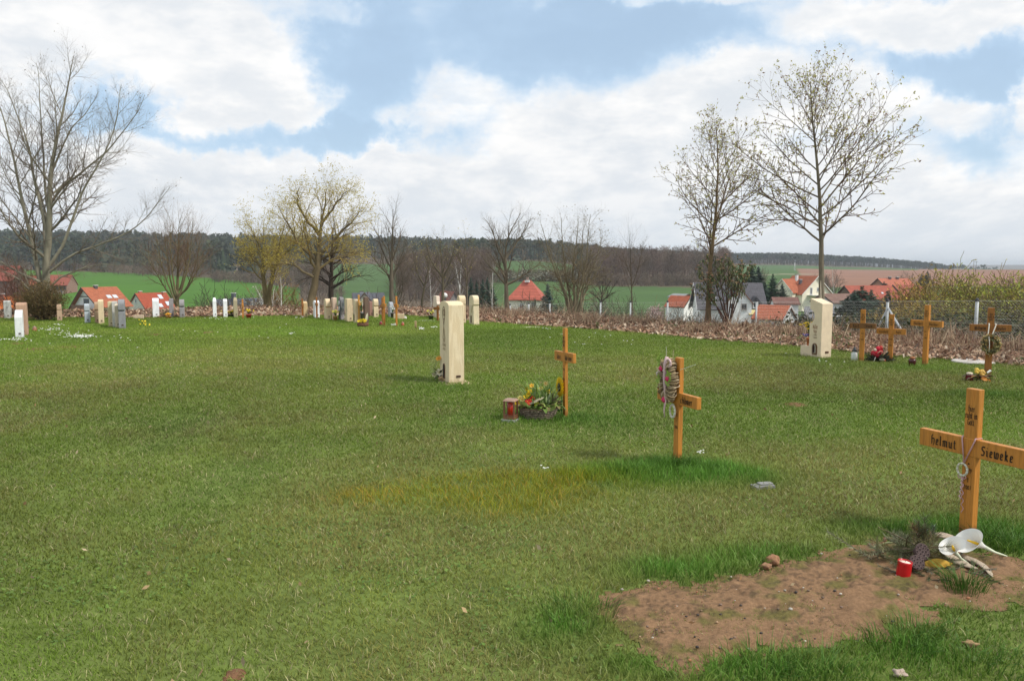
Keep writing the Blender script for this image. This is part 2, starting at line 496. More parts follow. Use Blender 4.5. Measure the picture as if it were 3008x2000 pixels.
# ------------------------------------------------------------------ woods on the hills
def conifer_template(r):
    q = QB(); n = 7
    q.tube([(0, 0, 0), (0, 0, .9)], np.array([.018, .006]), 3, (.08, .06, .05))
    for k in range(6):
        z0 = .12 + k * .135; z1 = z0 + .26; rr = .19 * (1 - k * .145)
        a = np.arange(n) * 2 * PI / n + r.random() * 6
        ring = np.stack([np.cos(a) * rr * (.7 + .6 * r.random(n)), np.sin(a) * rr * (.7 + .6 * r.random(n)), z0 + .06 * r.normal(0, 1, n)], 1)
        V = np.vstack([ring, [[0, 0, min(z1, 1.0)]]])
        i = np.arange(n)
        q.add(V, np.stack([i, (i + 1) % n, np.full(n, n)], 1), np.repeat(np.ones((1, 3)) * (.7 + .5 * r.random()), n + 1, 0))
    return q


def pine_template(r):
    q = QB()
    q.tube([(0, 0, 0), (.01, 0, .5), (0, 0, .95)], np.array([.016, .012, .005]), 4, (1.9, 1.2, 1.1))
    n = 46; p = r.normal(0, 1, (n, 3)); p = nrm(p) * (r.random((n, 1)) ** .4) * np.array([.16, .16, .22]) + np.array([0, 0, .77])
    leafquads(q, p, .13, np.ones((1, 3)), r, asp=.8)
    return q


def bare_template(r, full=False):
    q = QB()
    t = np.linspace(0, 1, 6)
    S0 = np.stack([np.cumsum(r.normal(0, .012, 6)), np.cumsum(r.normal(0, .012, 6)), t * .95], 1)[None]
    R0 = (np.linspace(1, .15, 6) * .016)[None]
    V, Fc = tubes(S0, R0, 4); q.add(V, Fc, np.ones(3) * .85)
    P1, R1 = grow(S0, R0, 14 if full else 9, .22, 1, (60, 30), (.36, .16), 5, .1, .12, r=r, jit=.4)
    P2, R2 = grow(P1, R1, 7 if full else 5, .2, 1, (45, 30), (.55, .4), 4, .14, .08, r=r)
    lv = [(P1, R1, .0040), (P2, R2, .0030)]
    if full:
        P3, R3 = grow(P2, R2, 4, .2, 1, (45, 30), (.6, .5), 3, .14, .06, r=r); lv.append((P3, R3, .0022))
    for Pq, Rq, mn in lv:
        V, Fc = tubes(Pq, np.maximum(Rq, mn * (1 if full else 1.7)), 3); q.add(V, Fc, np.repeat(.8 + .4 * r.random((len(Pq), 1)), Pq.shape[1] * 3, 0) * np.ones((1, 3)))
    return q


def flat(q): return np.vstack(q.V), q.L, q.T, np.vstack(q.C)


def scatter(q, temps, pos, hs, cols, r, wid=(.85, 1.2)):
    for k, t in enumerate(temps):
        V, L, T, C = t
        idx = np.arange(k, len(pos), len(temps))
        if not len(idx): continue
        a = r.random(len(idx)) * 6.283; w = wid[0] + (wid[1] - wid[0]) * r.random(len(idx))
        ca, sa = np.cos(a), np.sin(a); h = hs[idx]
        X = (V[None, :, 0] * ca[:, None] - V[None, :, 1] * sa[:, None]) * (h * w)[:, None]
        Y = (V[None, :, 0] * sa[:, None] + V[None, :, 1] * ca[:, None]) * (h * w)[:, None]
        W = np.stack([X, Y, V[None, :, 2] * h[:, None]], -1) + pos[idx][:, None]
        CC = np.clip(C[None] * cols[idx][:, None], 0, .6)
        n = len(V); fs = []
        for l, tt in zip(L, T):
            f = l.reshape(-1, tt[0]); fs.append((f[None] + (np.arange(len(idx)) * n)[:, None, None]).reshape(-1, tt[0]))
        q.add(W.reshape(-1, 3), fs, CC.reshape(-1, 3))


def sample(u0, u1, y0, y1, n, r, keep=None):
    Y = np.sqrt(r.random(n) * (y1 ** 2 - y0 ** 2) + y0 ** 2)
    u = u0 + (u1 - u0) * r.random(n); X = (u - 1504) / F * Y
    k = cover(X, Y) == 6
    if keep is not None: k &= keep(u, X, Y)
    X, Y = X[k], Y[k]
    return np.stack([X, Y, ground_z(X, Y) - .3], 1)


def woods():
    r = np.random.default_rng(5)
    con = [flat(conifer_template(r)) for _ in range(5)]; pin = [flat(pine_template(r)) for _ in range(4)]
    bar = [flat(bare_template(r)) for _ in range(6)]; full = [flat(bare_template(r, True)) for _ in range(6)]
    CD, CB = np.array([.036, .052, .022]), np.array([.150, .118, .068])

    def split(pos, s0, bias):
        u = 1504 + F * pos[:, 0] / pos[:, 1]
        return (fbm(pos[:, 0] * .013, pos[:, 1] * .013, s0) + bias(u, pos[:, 1]) + .16 * (r.random(len(pos)) - .5)) > .5

    def jitter(c, n, k=.5): return c[None] * (1 - k / 2 + k * r.random((n, 1))) * (1 + .16 * (r.random((n, 3)) - .5))
    # forest of the left and middle hill
    pos = sample(-650, 1760, 380, 1250, 7200, r)
    crest = lambda u, Y: np.where(Y > 760, .18, -.08) + np.where((u < 330) & (Y < 640), .45, 0) + np.where((u > 610) & (u < 760) & (Y < 520), .5, 0)
    k = split(pos, 40, crest); k &= ~((np.abs(u_of(pos[:, 0], pos[:, 1]) - 1300) < 170) & (pos[:, 1] < 560))
    pc, pb = pos[k], pos[~k]
    q = QB()
    j = r.random(len(pc)) < .45
    scatter(q, con, pc[~j], 13 + 7 * r.random((~j).sum()), jitter(CD, (~j).sum()), r, (.9, 1.3))
    scatter(q, pin, pc[j], 14 + 7 * r.random(j.sum()), jitter(CD * np.array([1.15, 1.05, 1]), j.sum()), r, (.9, 1.3))
    cb = jitter(CB, len(pb)); bud = fbm(pb[:, 0] * .02, pb[:, 1] * .02, 77) > .56
    cb[bud] = jitter(np.array([.15, .145, .06]), bud.sum())
    h = 10 + 7 * r.random(len(pb))
    scatter(q, bar, pb, h, cb, r, (.9, 1.4))
    o = q.build('forest', M_col()); tag(o, kind='stuff')
    # wood on the distant hill to the right
    pos = sample(1700, 2790, 900, 1750, 5200, r, lambda u, X, Y: (Y > np.interp(u, [1700, 2150, 2420, 2480, 2600, 2790], [900, 1160, 1160, 1260, 1290, 1300])))
    k = split(pos, 50, lambda u, Y: np.where(Y > 1350, .3, .12))
    q = QB(); pc, pb = pos[k], pos[~k]
    hw = lambda p: np.interp(1504 + F * p[:, 0] / p[:, 1], [2400, 2700, 2790], [1, .85, .55])
    scatter(q, pin, pc, (13 + 6 * r.random(len(pc))) * hw(pc), jitter(CD, len(pc)), r, (1, 1.5))
    scatter(q, bar, pb, (12 + 5 * r.random(len(pb))) * hw(pb), jitter(CB * .5, len(pb)), r, (1.1, 1.6))
    # small copses far to the right
    ex = []
    for (u0, u1, Y, n, hh) in ((2768, 2830, 1500, 26, 11), (2836, 2925, 1700, 30, 9), (2872, 2890, 1100, 7, 6), (3015, 3070, 800, 12, 11)):
        u = u0 + (u1 - u0) * r.random(n); y = Y + 40 * r.random(n); x = (u - 1504) / F * y
        ex.append((np.stack([x, y, ground_z(x, y) - .3], 1), hh * (.7 + .5 * r.random(n))))
    for p, h in ex: scatter(q, pin, p, h, jitter(CD * 1.2, len(p)), r, (1, 1.4))
    o = q.build('hill_forest', M_col()); tag(o, kind='stuff')
    # bare brown wood in the valley
    q = QB()
    for (u0, u1, y0, y1, n, h0) in ((1180, 1450, 300, 470, 150, 15), (1740, 2170, 385, 500, 170, 16), (880, 985, 330, 420, 40, 11)):
        pos = sample(u0, u1, y0, y1, n * 2, r)[:n]
        hs = h0 * (.75 + .4 * r.random(len(pos)))
        scatter(q, full, pos, hs, jitter(np.array([.155, .108, .078]), len(pos), .4), r, (.9, 1.3))
    # thicket at the foot of the wood and along the field edges
    hed = []
    for (u0, u1, y0, y1, n) in ((-650, 20, 524, 545, 220), (20, 320, 505, 530, 160), (320, 620, 445, 500, 200), (620, 880, 398, 430, 160), (1740, 2160, 368, 392, 260), (1440, 1700, 396, 412, 150), (1180, 1440, 290, 320, 120), (880, 1010, 300, 330, 40)):
        Y = y0 + (y1 - y0) * r.random(n); X = (u0 + (u1 - u0) * r.random(n) - 1504) / F * Y
        hed.append(np.stack([X, Y, ground_z(X, Y) - .2], 1))
    hed = np.vstack(hed); scatter(q, bar, hed, 3 + 3 * r.random(len(hed)), jitter(np.array([.15, .11, .075]), len(hed)), r, (1.4, 2.2))
    o = q.build('bare_woodland', M_twig()); tag(o, kind='stuff')


# ------------------------------------------------------------------ turf
SOIL_UV = [(1737, 1772), (1800, 1742), (1900, 1722), (2050, 1708), (2200, 1688), (2300, 1655), (2420, 1618), (2500, 1602), (2620, 1584), (2760, 1590), (2900, 1625), (3008, 1645), (3090, 1690), (3070, 1770), (2900, 1790), (2800, 1800), (2700, 1850), (2560, 1905), (2350, 1912), (2230, 1925), (2100, 1950), (2030, 1988), (1960, 1992), (1890, 1925), (1810, 1862), (1745, 1805)]
SOIL = np.array([G(*p)[:2] for p in SOIL_UV])


def soil_mask(X, Y):
    wx = .20 * (fbm(X * 11, Y * 11, 61, 4) - .5); wy = .24 * (fbm(X * 11, Y * 11, 62, 4) - .5)
    return inside(SOIL, X + wx, Y + wy)


def ell(u, v, X, Y, ru, rv):
    """soft blob on the lawn round the spot (u, v) with half sizes in metres"""
    c = G(u, v)
    return np.exp(-(((X - c[0]) / ru) ** 2 + ((Y - c[1]) / rv) ** 2))


def turf():
    r = np.random.default_rng(21)
    N = 1000000; p = 1.3
    a = 2 - p; y0, y1 = 2.55, 29.5
    Y = (r.random(N) * (y1 ** a - y0 ** a) + y0 ** a) ** (1 / a)
    X = (r.random(N) * 2 - 1) * (.76 * Y + 1.6)
    k = beyond(X, Y) < .25 + .3 * (vnoise(X * 2, Y * 2, 8) - .5)
    X, Y = X[k], Y[k]
    n1 = fbm(X * .35, Y * .35, 71); n2 = fbm(X * 1.3, Y * 1.3, 72); n3 = fbm(X * 4, Y * 4, 73); n4 = fbm(X * .9 + 30, Y * .5, 74)
    far = sstep(9, 20, Y)
    sm = soil_mask(X, Y)
    nearsoil = soil_mask(X + .07, Y + .0) | soil_mask(X - .07, Y) | soil_mask(X, Y + .1) | soil_mask(X, Y - .1)
    # longer, greener grass where the mower does not reach
    lush = .9 * ell(2000, 1385, X, Y, .55, .42) + .7 * ell(1800, 1400, X, Y, .55, .35) + .6 * ell(2160, 1400, X, Y, .4, .3) + .8 * ell(2880, 1560, X, Y, .35, .3) + .7 * ell(3000, 1600, X, Y, .3, .3)
    lush += .55 * ell(1640, 1235, X, Y, .75, .35) + .4 * ell(1340, 1140, X, Y, .5, .4) + .35 * ell(2590, 1075, X, Y, 1.1, .35) + .4 * ell(2720, 1085, X, Y, .6, .35) + .3 * ell(2400, 1062, X, Y, .6, .4)
    lush += .8 * ell(2250, 1640, X, Y, .45, .2) + .8 * ell(1980, 1690, X, Y, .4, .2) + .7 * ell(2600, 1560, X, Y, .4, .2) + .75 * ell(2250, 1985, X, Y, .45, .15) + .8 * ell(2680, 1920, X, Y, .25, .16) + .7 * ell(1640, 1850, X, Y, .25, .25) + .6 * ell(1850, 1965, X, Y, .15, .12)
    lush += .6 * ell(2900, 1160, X, Y, .8, .3) + .5 * ell(2620, 1440, X, Y, .2, .2) * 0
    lush = np.clip(lush, 0, 1) * (.6 + .8 * n3)
    olive = np.clip(1.2 * ell(1400, 1440, X, Y, .6, .42) + .9 * ell(1650, 1420, X, Y, .5, .35) + .9 * ell(1080, 1462, X, Y, .3, .22) + .8 * ell(1500, 1490, X, Y, .45, .3), 0, 1) * (n3 > .32)
    Z = ground_z(X, Y)
    dens = np.where(sm, .06 + .45 * (fbm(X * 8, Y * 8, 79) > .56), 1.0)
    core = soil_mask(X + .09, Y) & soil_mask(X - .09, Y) & soil_mask(X, Y + .13) & soil_mask(X, Y - .13)
    dens = np.maximum(dens, (sm & ~core) * .6 * (n3 > .35))
    right = sstep(2560, 2820, u_of(X, Y)) * sm * (Y < G(0, 1700)[1]); dens = np.maximum(dens, .75 * right)
    k = r.random(len(X)) < dens
    X, Y, Z, n1, n2, n3, n4, far, lush, olive, sm, nearsoil = [q[k] for q in (X, Y, Z, n1, n2, n3, n4, far, lush, olive, sm, nearsoil)]
    n = len(X)
    wide = (Y / 3.0) ** .62
    h = (.017 + .018 * r.random(n)) * (1 + .5 * (n2 - .5)) * (1 + .25 * (wide - 1)) * (1 + 1.6 * lush + 1.0 * olive) + .026 * nearsoil * ~sm * np.clip((n3 - .3) * 2.5, 0, 1)
    h = np.where(sm, h * .55, h)
    w = (.0013 + .0013 * r.random(n)) * wide * (1 - .25 * olive)
    az = r.random(n) * 6.283; lean = (.35 + 1.2 * r.random(n) ** 1.2) * (1 - .45 * np.clip(lush, 0, 1))
    dirx, diry = np.cos(az) * lean * h, np.sin(az) * lean * h
    fa = r.random(n) * 6.283; sx, sy = np.cos(fa) * w, np.sin(fa) * w
    B = np.stack([X, Y, Z - .004], 1); S_ = np.stack([sx, sy, 0 * sx], 1)
    M = B + np.stack([dirx * .4, diry * .4, h * .62], 1); T = B + np.stack([dirx, diry, h], 1)
    V = np.stack([B - S_, B + S_, M + S_ * .8, M - S_ * .8, T], 1)
    green = np.array([.148, .224, .028]); yel = np.array([.222, .258, .046]); straw = np.array([.40, .36, .18]); blue = np.array([.120, .200, .042]); brown = np.array([.25, .18, .075])
    c = green[None] * np.ones((n, 1))
    t = np.clip((n1 - .38) * 3.2, 0, 1)[:, None]; c = c * (1 - t) + yel * t
    t = (np.clip((n4 - .5) * 3, 0, 1) * .6)[:, None]; c = c * (1 - t) + blue * t
    t = (np.clip((n2 * .5 + n1 * .5 - .47) * 5, 0, 1) * .5 * (1 - .6 * far))[:, None]; c = c * (1 - t) + brown * t
    f2 = far[:, None]; c = c * (1 - f2) + (c * .5 + np.array([.20, .30, .038]) * .5) * f2
    dry = (r.random(n) < (.05 + .20 * np.clip((n3 - .42) * 2.0, 0, 1) + .10 * np.clip((n1 - .4) * 2, 0, 1)) * (1 - .8 * far) * (1 - np.clip(lush * 1.3, 0, 1)))
    c[dry] = straw * (.55 + .7 * r.random((dry.sum(), 1)))
    t = np.clip(lush * 1.2, 0, 1)[:, None]; c = c * (1 - t) + np.array([.115, .245, .034]) * t
    t = (np.clip(olive * 1.05, 0, 1) * (.6 + .35 * r.random(n)))[:, None]; olive = olive * 1.25; ol = np.where(r.random((n, 1)) < .16 + .35 * sstep(1250, 1050, u_of(X, Y))[:, None], np.array([[.46, .29, .035]]), np.array([[.255, .275, .010]])); c = c * (1 - t) + ol * t
    c *= (.80 + .40 * r.random((n, 1))) * (.80 + .40 * np.clip((fbm(X * .22 + 7, Y * .4, 76) - .25) * 2, 0, 1))[:, None]
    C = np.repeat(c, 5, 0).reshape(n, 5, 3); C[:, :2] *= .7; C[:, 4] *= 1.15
    i = np.arange(n)[:, None] * 5
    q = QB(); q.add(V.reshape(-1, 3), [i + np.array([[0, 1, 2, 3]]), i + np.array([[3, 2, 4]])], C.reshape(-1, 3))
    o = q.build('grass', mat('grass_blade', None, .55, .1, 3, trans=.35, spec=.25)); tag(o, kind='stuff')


def grass_tuft(qb, u, v, n, h, spread, r, col=(.10, .21, .032)):
    b = GP(u, v)
    for _ in range(n):
        a = r.random() * 6.28; rr = spread * r.random() ** .7
        p = b + np.array([math.cos(a) * rr, math.sin(a) * rr, 0]); hh = h * (.5 + .6 * r.random()); l = (.2 + .7 * r.random()) * hh
        pts = np.array([p, p + [math.cos(a) * l * .3, math.sin(a) * l * .3, hh * .6], p + [math.cos(a) * l, math.sin(a) * l, hh * .9]])
        qb.tube(pts, np.array([.0015, .0013, .0004]), 3, np.array(col) * (.7 + .6 * r.random()))


def litter():
    r = np.random.default_rng(44)
    n = 26000; Y = 2.6 + 9.5 * r.random(n) ** 1.6; X = (r.random(n) * 2 - 1) * (.72 * Y + .8)
    k = (fbm(X * 1.5 + 9, Y * 1.5, 141) > .58) & ~soil_mask(X, Y); X, Y = X[k], Y[k]; n = len(X)
    z = ground_z(X, Y) + .012 + .014 * r.random(n); a = r.random(n) * 6.283; s = .006 + .007 * r.random(n)
    c0 = np.stack([X, Y, z], 1); d = np.stack([np.cos(a), np.sin(a), r.normal(.1, .3, n)], 1) * s[:, None]; e = np.stack([-np.sin(a), np.cos(a), r.normal(0, .3, n)], 1) * s[:, None] * .8
    V = np.stack([c0 - d, c0 - d * .2 + e, c0 + d, c0 - d * .2 - e], 1)
    c = np.array([[.11, .19, .030], [.10, .17, .032], [.14, .22, .04]])[r.integers(0, 3, n)] * (.75 + .5 * r.random((n, 1)))
    q = QB(); q.add(V.reshape(-1, 3), np.arange(4 * n).reshape(n, 4), np.repeat(c, 4, 0)); tag(q.build('clover', M_col()), kind='stuff')
    n = 150; Y = 2.8 + 17 * r.random(n) ** 1.3; X = (r.random(n) * 2 - 1) * .7 * Y; q = QB()
    leafquads(q, np.stack([X, Y, ground_z(X, Y) + .03], 1), .035, np.array([[.40, .28, .14], [.30, .18, .09], [.46, .36, .22]]), r, asp=.6)
    tag(q.build('fallen_leaves', M_col()), kind='stuff')


def soil():
    r = np.random.default_rng(9)
    x0, y0 = SOIL.min(0) - .1; x1, y1 = SOIL.max(0) + .1; s = .018
    nx, ny = int((x1 - x0) / s), int((y1 - y0) / s)
    X, Y = np.meshgrid(x0 + np.arange(nx) * s, y0 + np.arange(ny) * s); 
    m = soil_mask(X, Y)
    n = fbm(X * 14, Y * 14, 81, 4); n2 = fbm(X * 4, Y * 4, 82); n5 = fbm(X * 40, Y * 40, 83)
    Z = ground_z(X, Y) + .012 + .030 * (n - .5) + .022 * (n5 - .5) + .05 * (n2 - .5)
    er = np.minimum.reduce([soil_mask(X + dx, Y + dy) for dx, dy in ((.05, 0), (-.05, 0), (0, .07), (0, -.07), (.09, .05), (-.09, -.05), (.09, -.05), (-.09, .05))]) * 1.0
    Z = np.where(er > 0, np.maximum(Z, ground_z(X, Y) + .004), ground_z(X, Y) + .002 + .006 * n5)
    q4 = m[:-1, :-1] & m[1:, :-1] & m[:-1, 1:] & m[1:, 1:]
    i = (np.arange(ny - 1)[:, None] * nx + np.arange(nx - 1)[None])[q4]
    Fc = np.stack([i, i + 1, i + nx + 1, i + nx], 1)
    C = np.ones((ny * nx, 3)) * np.array([.230, .138, .076])
    t = np.clip((fbm(X * 9, Y * 9, 84).ravel() - .52) * 7, 0, 1)[:, None] * .75; C = C * (1 - t) + np.array([.11, .11, .030]) * t
    t = ((fbm(X * 55, Y * 55, 87, 4).ravel() > .60) * .5)[:, None] * (fbm(X * 3, Y * 3, 86).ravel() > .45)[:, None]; C = C * (1 - t) + np.array([.045, .033, .025]) * t
    C *= (.8 + .4 * n5.ravel()[:, None])
    q = QB(); q.add(np.stack([X, Y, Z], -1), Fc, C)
    o = q.build('bare_soil', mat('soil', None, .95, .35, 60, bump=.5, bscale=160, spec=.1), None, True); tag(o, kind='structure')
    # pebbles and crumbs
    q = QB(); cols = np.array([[.34, .22, .13], [.3, .13, .06], [.4, .36, .3], [.16, .11, .08], [.045, .035, .03]])
    n = 0
    while n < 230:
        x = x0 + (x1 - x0) * r.random(); y = y0 + (y1 - y0) * r.random()
        if not soil_mask(np.array([x]), np.array([y]))[0]: continue
        n += 1; sz = .003 + .009 * r.random() ** 3
        q.ball((x, y, gz(x, y) + .014 + sz * .2), (sz, sz * (.6 + .5 * r.random()), sz * .6), 6, 4, cols[r.integers(0, 5)] * (.7 + .6 * r.random()))
    tag(q.build('gravel', M_plain(), None, True), kind='stuff')
    # single stones
    for (u, v, s, c, lab) in ((2272, 1660, .046, (.30, .155, .085), 'rounded reddish stone at the far rim of the bare soil'), (2250, 1676, .03, (.27, .15, .085), 'smaller flat reddish stone just left of the rounded one on the soil rim'),
                              (2645, 1990, .03, (.42, .33, .27), 'pale oval pebble in the grass at the bottom edge of the photo'), (2098, 1907, .016, (.42, .3, .2), 'small cream pebble on the near part of the bare soil'),
                              (2848, 1902, .04, (.3, .2, .1), 'tan stone in the grass to the right of the bare soil')):
        b = GP(u, v); q = QB(); q.ball((0, 0, .25 * s), (s, s * .72, s * .42), 20, 14, c)
        me = q.V[-1]; me += (fbm(me[:, 0] / s * 1.6 + u, me[:, 1] / s * 1.6 + me[:, 2] / s * 2.1, 5, 4) - .5)[:, None] * 1.5 * s * nrm(me)
        o = q.build('stone', mat('stone_rough', None, .9, .3, 30, bump=.3), None, True); o.location = b; o.location.z += .012
        tag(o, lab, 'stone', 'loose stones by the bare soil')
    b = GP(2240, 1432); q = QB(); q.box((0, 0, .01), (.17, .09, .03), .3, (.2, .2, .19)); q.box((.02, .01, .03), (.11, .055, .016), .25, (.26, .26, .25))
    o = q.build('stone_slab', mat('concrete', None, .9, .2, 30, bump=.3), None, False, .006); o.location = b; tag(o, 'small pale grey stone slab lying flat in the lawn', 'stone')
    q = QB()
    for (u, v, n, h, s) in ((2830, 1735, 170, .13, .10), (2250, 1395, 0, .1, .1), (2640, 1905, 110, .11, .14), (2700, 1870, 80, .10, .12), (2420, 1985, 160, .10, .2), (2250, 1975, 140, .10, .2), (2860, 1950, 160, .09, .25), (2240, 1420, 90, .035, .09), (2010, 1370, 200, .12, .12), (1960, 1375, 160, .12, .14), (1850, 1392, 160, .11, .2), (2080, 1385, 120, .1, .15), (2900, 1590, 120, .13, .12), (2985, 1620, 150, .12, .15), (1700, 1800, 150, .08, .2), (1560, 1238, 90, .09, .3), (1680, 1230, 90, .1, .2)):
        if n: grass_tuft(q, u, v, n, h, s, r)
    tag(q.build('long_grass', mat('grass_blade', None)), kind='stuff')


def daisies():
    r = np.random.default_rng(3); q = QB()
    spots = [(240, 994, 130, 34, 4), (200, 985, 26, 60, 8), (40, 1003, 40, 60, 4), (150, 972, 30, 40, 6), (170, 958, 10, 14, 3), (1160, 958, 16, 10, 3), (1240, 970, 26, 9, 3), (1275, 966, 12, 10, 2), (1608, 970, 5, 12, 3), (860, 985, 8, 14, 4), (880, 936, 8, 20, 3), (2055, 1345, 8, 12, 6), (1600, 1392, 6, 20, 5), (620, 940, 8, 60, 4), (700, 980, 10, 300, 30), (300, 1000, 10, 250, 25), (1750, 1005, 16, 180, 20), (2400, 1060, 8, 120, 20)]
    for (u, v, n, su, sv) in spots:
        for _ in range(n):
            b = GP(u + r.normal(0, su * .5), v + r.normal(0, sv * .5))
            s = .010 * (b[1] / 12) ** .7 + .003
            q.ball(b + np.array([0, 0, .045 + .02 * r.random()]), (s, s, s * .45), 6, 3, (.75, .75, .68))
    for (u, v, n, su, sv) in [(425, 958, 13, 30, 9)]:
        for _ in range(n):
            b = GP(u + r.normal(0, su * .5), v + r.normal(0, sv * .5)); q.ball(b + np.array([0, 0, .09]), .022, 6, 4, (.75, .58, .04))
            q.tube([b, b + [0, 0, .09]], .008, 3, (.05, .14, .03))
    tag(q.build('daisies', M_plain()), kind='stuff')
    # molehill-like bare spots
    for (u, v, s) in ((47, 1010, .3), (200, 1020, .3), (103, 1026, .3), (455, 983, .3), (612, 977, .25), (2335, 1188, .2), (690, 1985, .07)):
        b = GP(u, v); n = 22; a = np.arange(n) * 2 * PI / n; rad = s * (.6 + .5 * r.random(n))
        V = np.vstack([[0, 0, .018], np.stack([np.cos(a) * rad * .5, np.sin(a) * rad * .5, .014 + 0 * a], 1), np.stack([np.cos(a) * rad, np.sin(a) * rad, 0 * a - .01], 1)])
        i = np.arange(n); j = (i + 1) % n
        q = QB(); q.add(V, [np.stack([0 * i, 1 + i, 1 + j], 1), np.stack([1 + i, 1 + n + i, 1 + n + j, 1 + j], 1)], (.19, .10, .055))
        o = q.build('bare_soil_spot', mat('soil', None), None, True); o.location = b; tag(o, kind='structure')


# ------------------------------------------------------------------ the strip of wood chips and cuttings
def band(n, r, e0=0.0, e1=1.0, u0=-650, u1=3300, pw=1.0):
    u = u0 + (u1 - u0) * r.random(n); ye = np.interp(u, EU, EY); yp = np.interp(u, PU, PY)
    t = e0 + (e1 - e0) * r.random(n) ** pw
    Y = ye + (yp - ye) * t; X = (u - 1504) / F * Y
    return X, Y, u


def mulch():
    r = np.random.default_rng(33)
    X, Y, u = band(26000, r, -.01, 1.0, pw=1.1); n = len(X); Z = ground_z(X, Y) + .02 + .03 * r.random(n)
    L = (.025 + .06 * r.random(n) ** 2) * (Y / 20) ** .5; W = L * (.2 + .35 * r.random(n))
    a = r.random(n) * 6.283; tl = r.normal(0, .5, n)
    d = np.stack([np.cos(a) * np.cos(tl), np.sin(a) * np.cos(tl), np.sin(tl)], 1) * L[:, None]; s = np.stack([-np.sin(a), np.cos(a), r.normal(0, .4, n)], 1) * W[:, None]
    c0 = np.stack([X, Y, Z], 1)
    V = np.stack([c0 - d - s, c0 + d - s * .6, c0 + d * .9 + s, c0 - d + s * .8], 1)
    tones = np.array([[.42, .28, .18], [.28, .17, .11], [.58, .46, .33], [.16, .10, .07], [.35, .20, .13], [.08, .06, .045], [.46, .38, .29]])
    c = tones[r.choice(7, n, p=[.22, .25, .10, .18, .15, .05, .05])] * (.75 + .5 * r.random((n, 1)))
    q = QB(); q.add(V.reshape(-1, 3), np.arange(4 * n).reshape(n, 4), np.repeat(c, 4, 0))
    tag(q.build('wood_chips', mat('chip', None, .9, .2, 9, trans=.1)), kind='stuff')
    # sticks, dead stalks, brambles
    q = QB()
    X, Y, u = band(15000, r, .12, 1.06, pw=.7)
    w = .35 + .65 * sstep(1250, 1400, u) * 1.0; k = r.random(len(X)) < w; X, Y, u = X[k], Y[k], u[k]
    clump = fbm(X * 1.1, Y * 1.1, 55); n = len(X); Z = ground_z(X, Y)
    L = (.10 + .26 * r.random(n)) * (.5 + 1.3 * np.clip((clump - .35) * 2.2, 0, 1)) * (.75 + .55 * sstep(1280, 1420, u))
    a = r.random(n) * 6.283; el = np.clip(r.normal(.55, .5, n), -.05, 1.5)
    d = np.stack([np.cos(a) * np.cos(el), np.sin(a) * np.cos(el), np.sin(el)], 1)
    b = np.stack([X, Y, Z + .03 * r.random(n)], 1); bend = r.normal(0, .22, (n, 3)) * L[:, None]
    Pp = np.stack([b, b + d * L[:, None] * .5 + bend * .4, b + d * L[:, None] + bend - np.array([0, 0, 1]) * (L * .12)[:, None]], 1)
    Rr = (np.array([1, .8, .35])[None] * (.0035 + .003 * r.random((n, 1)))) * (Y[:, None] / 20) ** .5
    V, Fc = tubes(Pp, Rr, 3)
    tones = np.array([[.44, .31, .20], [.30, .19, .125], [.21, .12, .085], [.54, .43, .29], [.19, .15, .10], [.26, .12, .085]])
    c = tones[r.choice(6, n, p=[.26, .24, .15, .13, .12, .10])] * (.7 + .6 * r.random((n, 1)))
    q.add(V, Fc, np.repeat(c, 9, 0))
    # leafy green weeds and dry straw tussocks here and there
    X, Y, u = band(2600, r, .1, .95); k = fbm(X * .9, Y * .9, 66) > .60; X, Y = X[k], Y[k]
    pos = np.stack([X, Y, ground_z(X, Y) + .02 + .07 * r.random(len(X))], 1)
    leafquads(q, np.repeat(pos, 3, 0) + r.normal(0, .05, (len(X) * 3, 3)) * [1, 1, .5], .07, np.array([[.07, .13, .035], [.10, .13, .05], [.20, .17, .07]]), r)
    for (uu, vv, nn, hh, sp) in ((1690, 925, 240, .42, .5), (1720, 948, 200, .38, .5), (1500, 930, 160, .36, .6), (1400, 918, 140, .3, .5), (1360, 915, 120, .3, .4), (2035, 978, 160, .3, .4), (2560, 990, 160, .35, .8), (2780, 1010, 220, .4, .8), (2640, 1000, 140, .35, .7), (2300, 985, 160, .35, .8), (2980, 1030, 180, .35, .6), (1850, 950, 140, .33, .6), (1580, 925, 160, .35, .7)):
        b0 = GP(uu, vv)
        for _ in range(nn):
            a = r.random() * 6.28; rr = sp * r.random(); bx, by = b0[0] + math.cos(a) * rr, b0[1] + math.sin(a) * rr
            h = hh * (.4 + .7 * r.random()); l = h * r.normal(0, .45); m_ = h * r.normal(0, .45); z = gz(bx, by)
            q.tube([(bx, by, z), (bx + l * .4, by + m_ * .4, z + h * .7), (bx + l, by + m_, z + h * (.7 + .3 * r.random()))], np.array([.0045, .0035, .0015]), 3, tones[r.choice(6, p=[.35, .2, .1, .25, .05, .05])] * (.8 + .5 * r.random()))
    tag(q.build('dry_brush', mat('chip', None)), kind='stuff')
    # scrub covering the slope outside the fence
    q = QB(); n = 26000
    u = np.where(r.random(n) < .72, 2230 + 1000 * r.random(n), 1250 + 1000 * r.random(n)); yp = np.interp(u, PU, PY)
    Y = yp + .8 + 26 * r.random(n) ** 1.2; X = (u - 1504) / F * Y
    hgt = np.interp(u, [1200, 1500, 2200, 2420, 2480, 3200], [.4, .5, .6, .9, 1.6, 1.9]) * (.45 + .9 * fbm(X * .45, Y * .45, 91)) * np.interp(Y - yp, [0, 4, 10, 21], [.45, 1, 1.25, 1.3])
    z = ground_z(X, Y); lim = .42 - .036 * (Y - 16) + .5 * (fbm(X * .7, Y * .7, 92) - .5) - .35 * (u < 2300) - z; hgt = np.minimum(hgt * 1.6, np.maximum(lim, .1)); top = z + hgt * r.random(n) ** .6
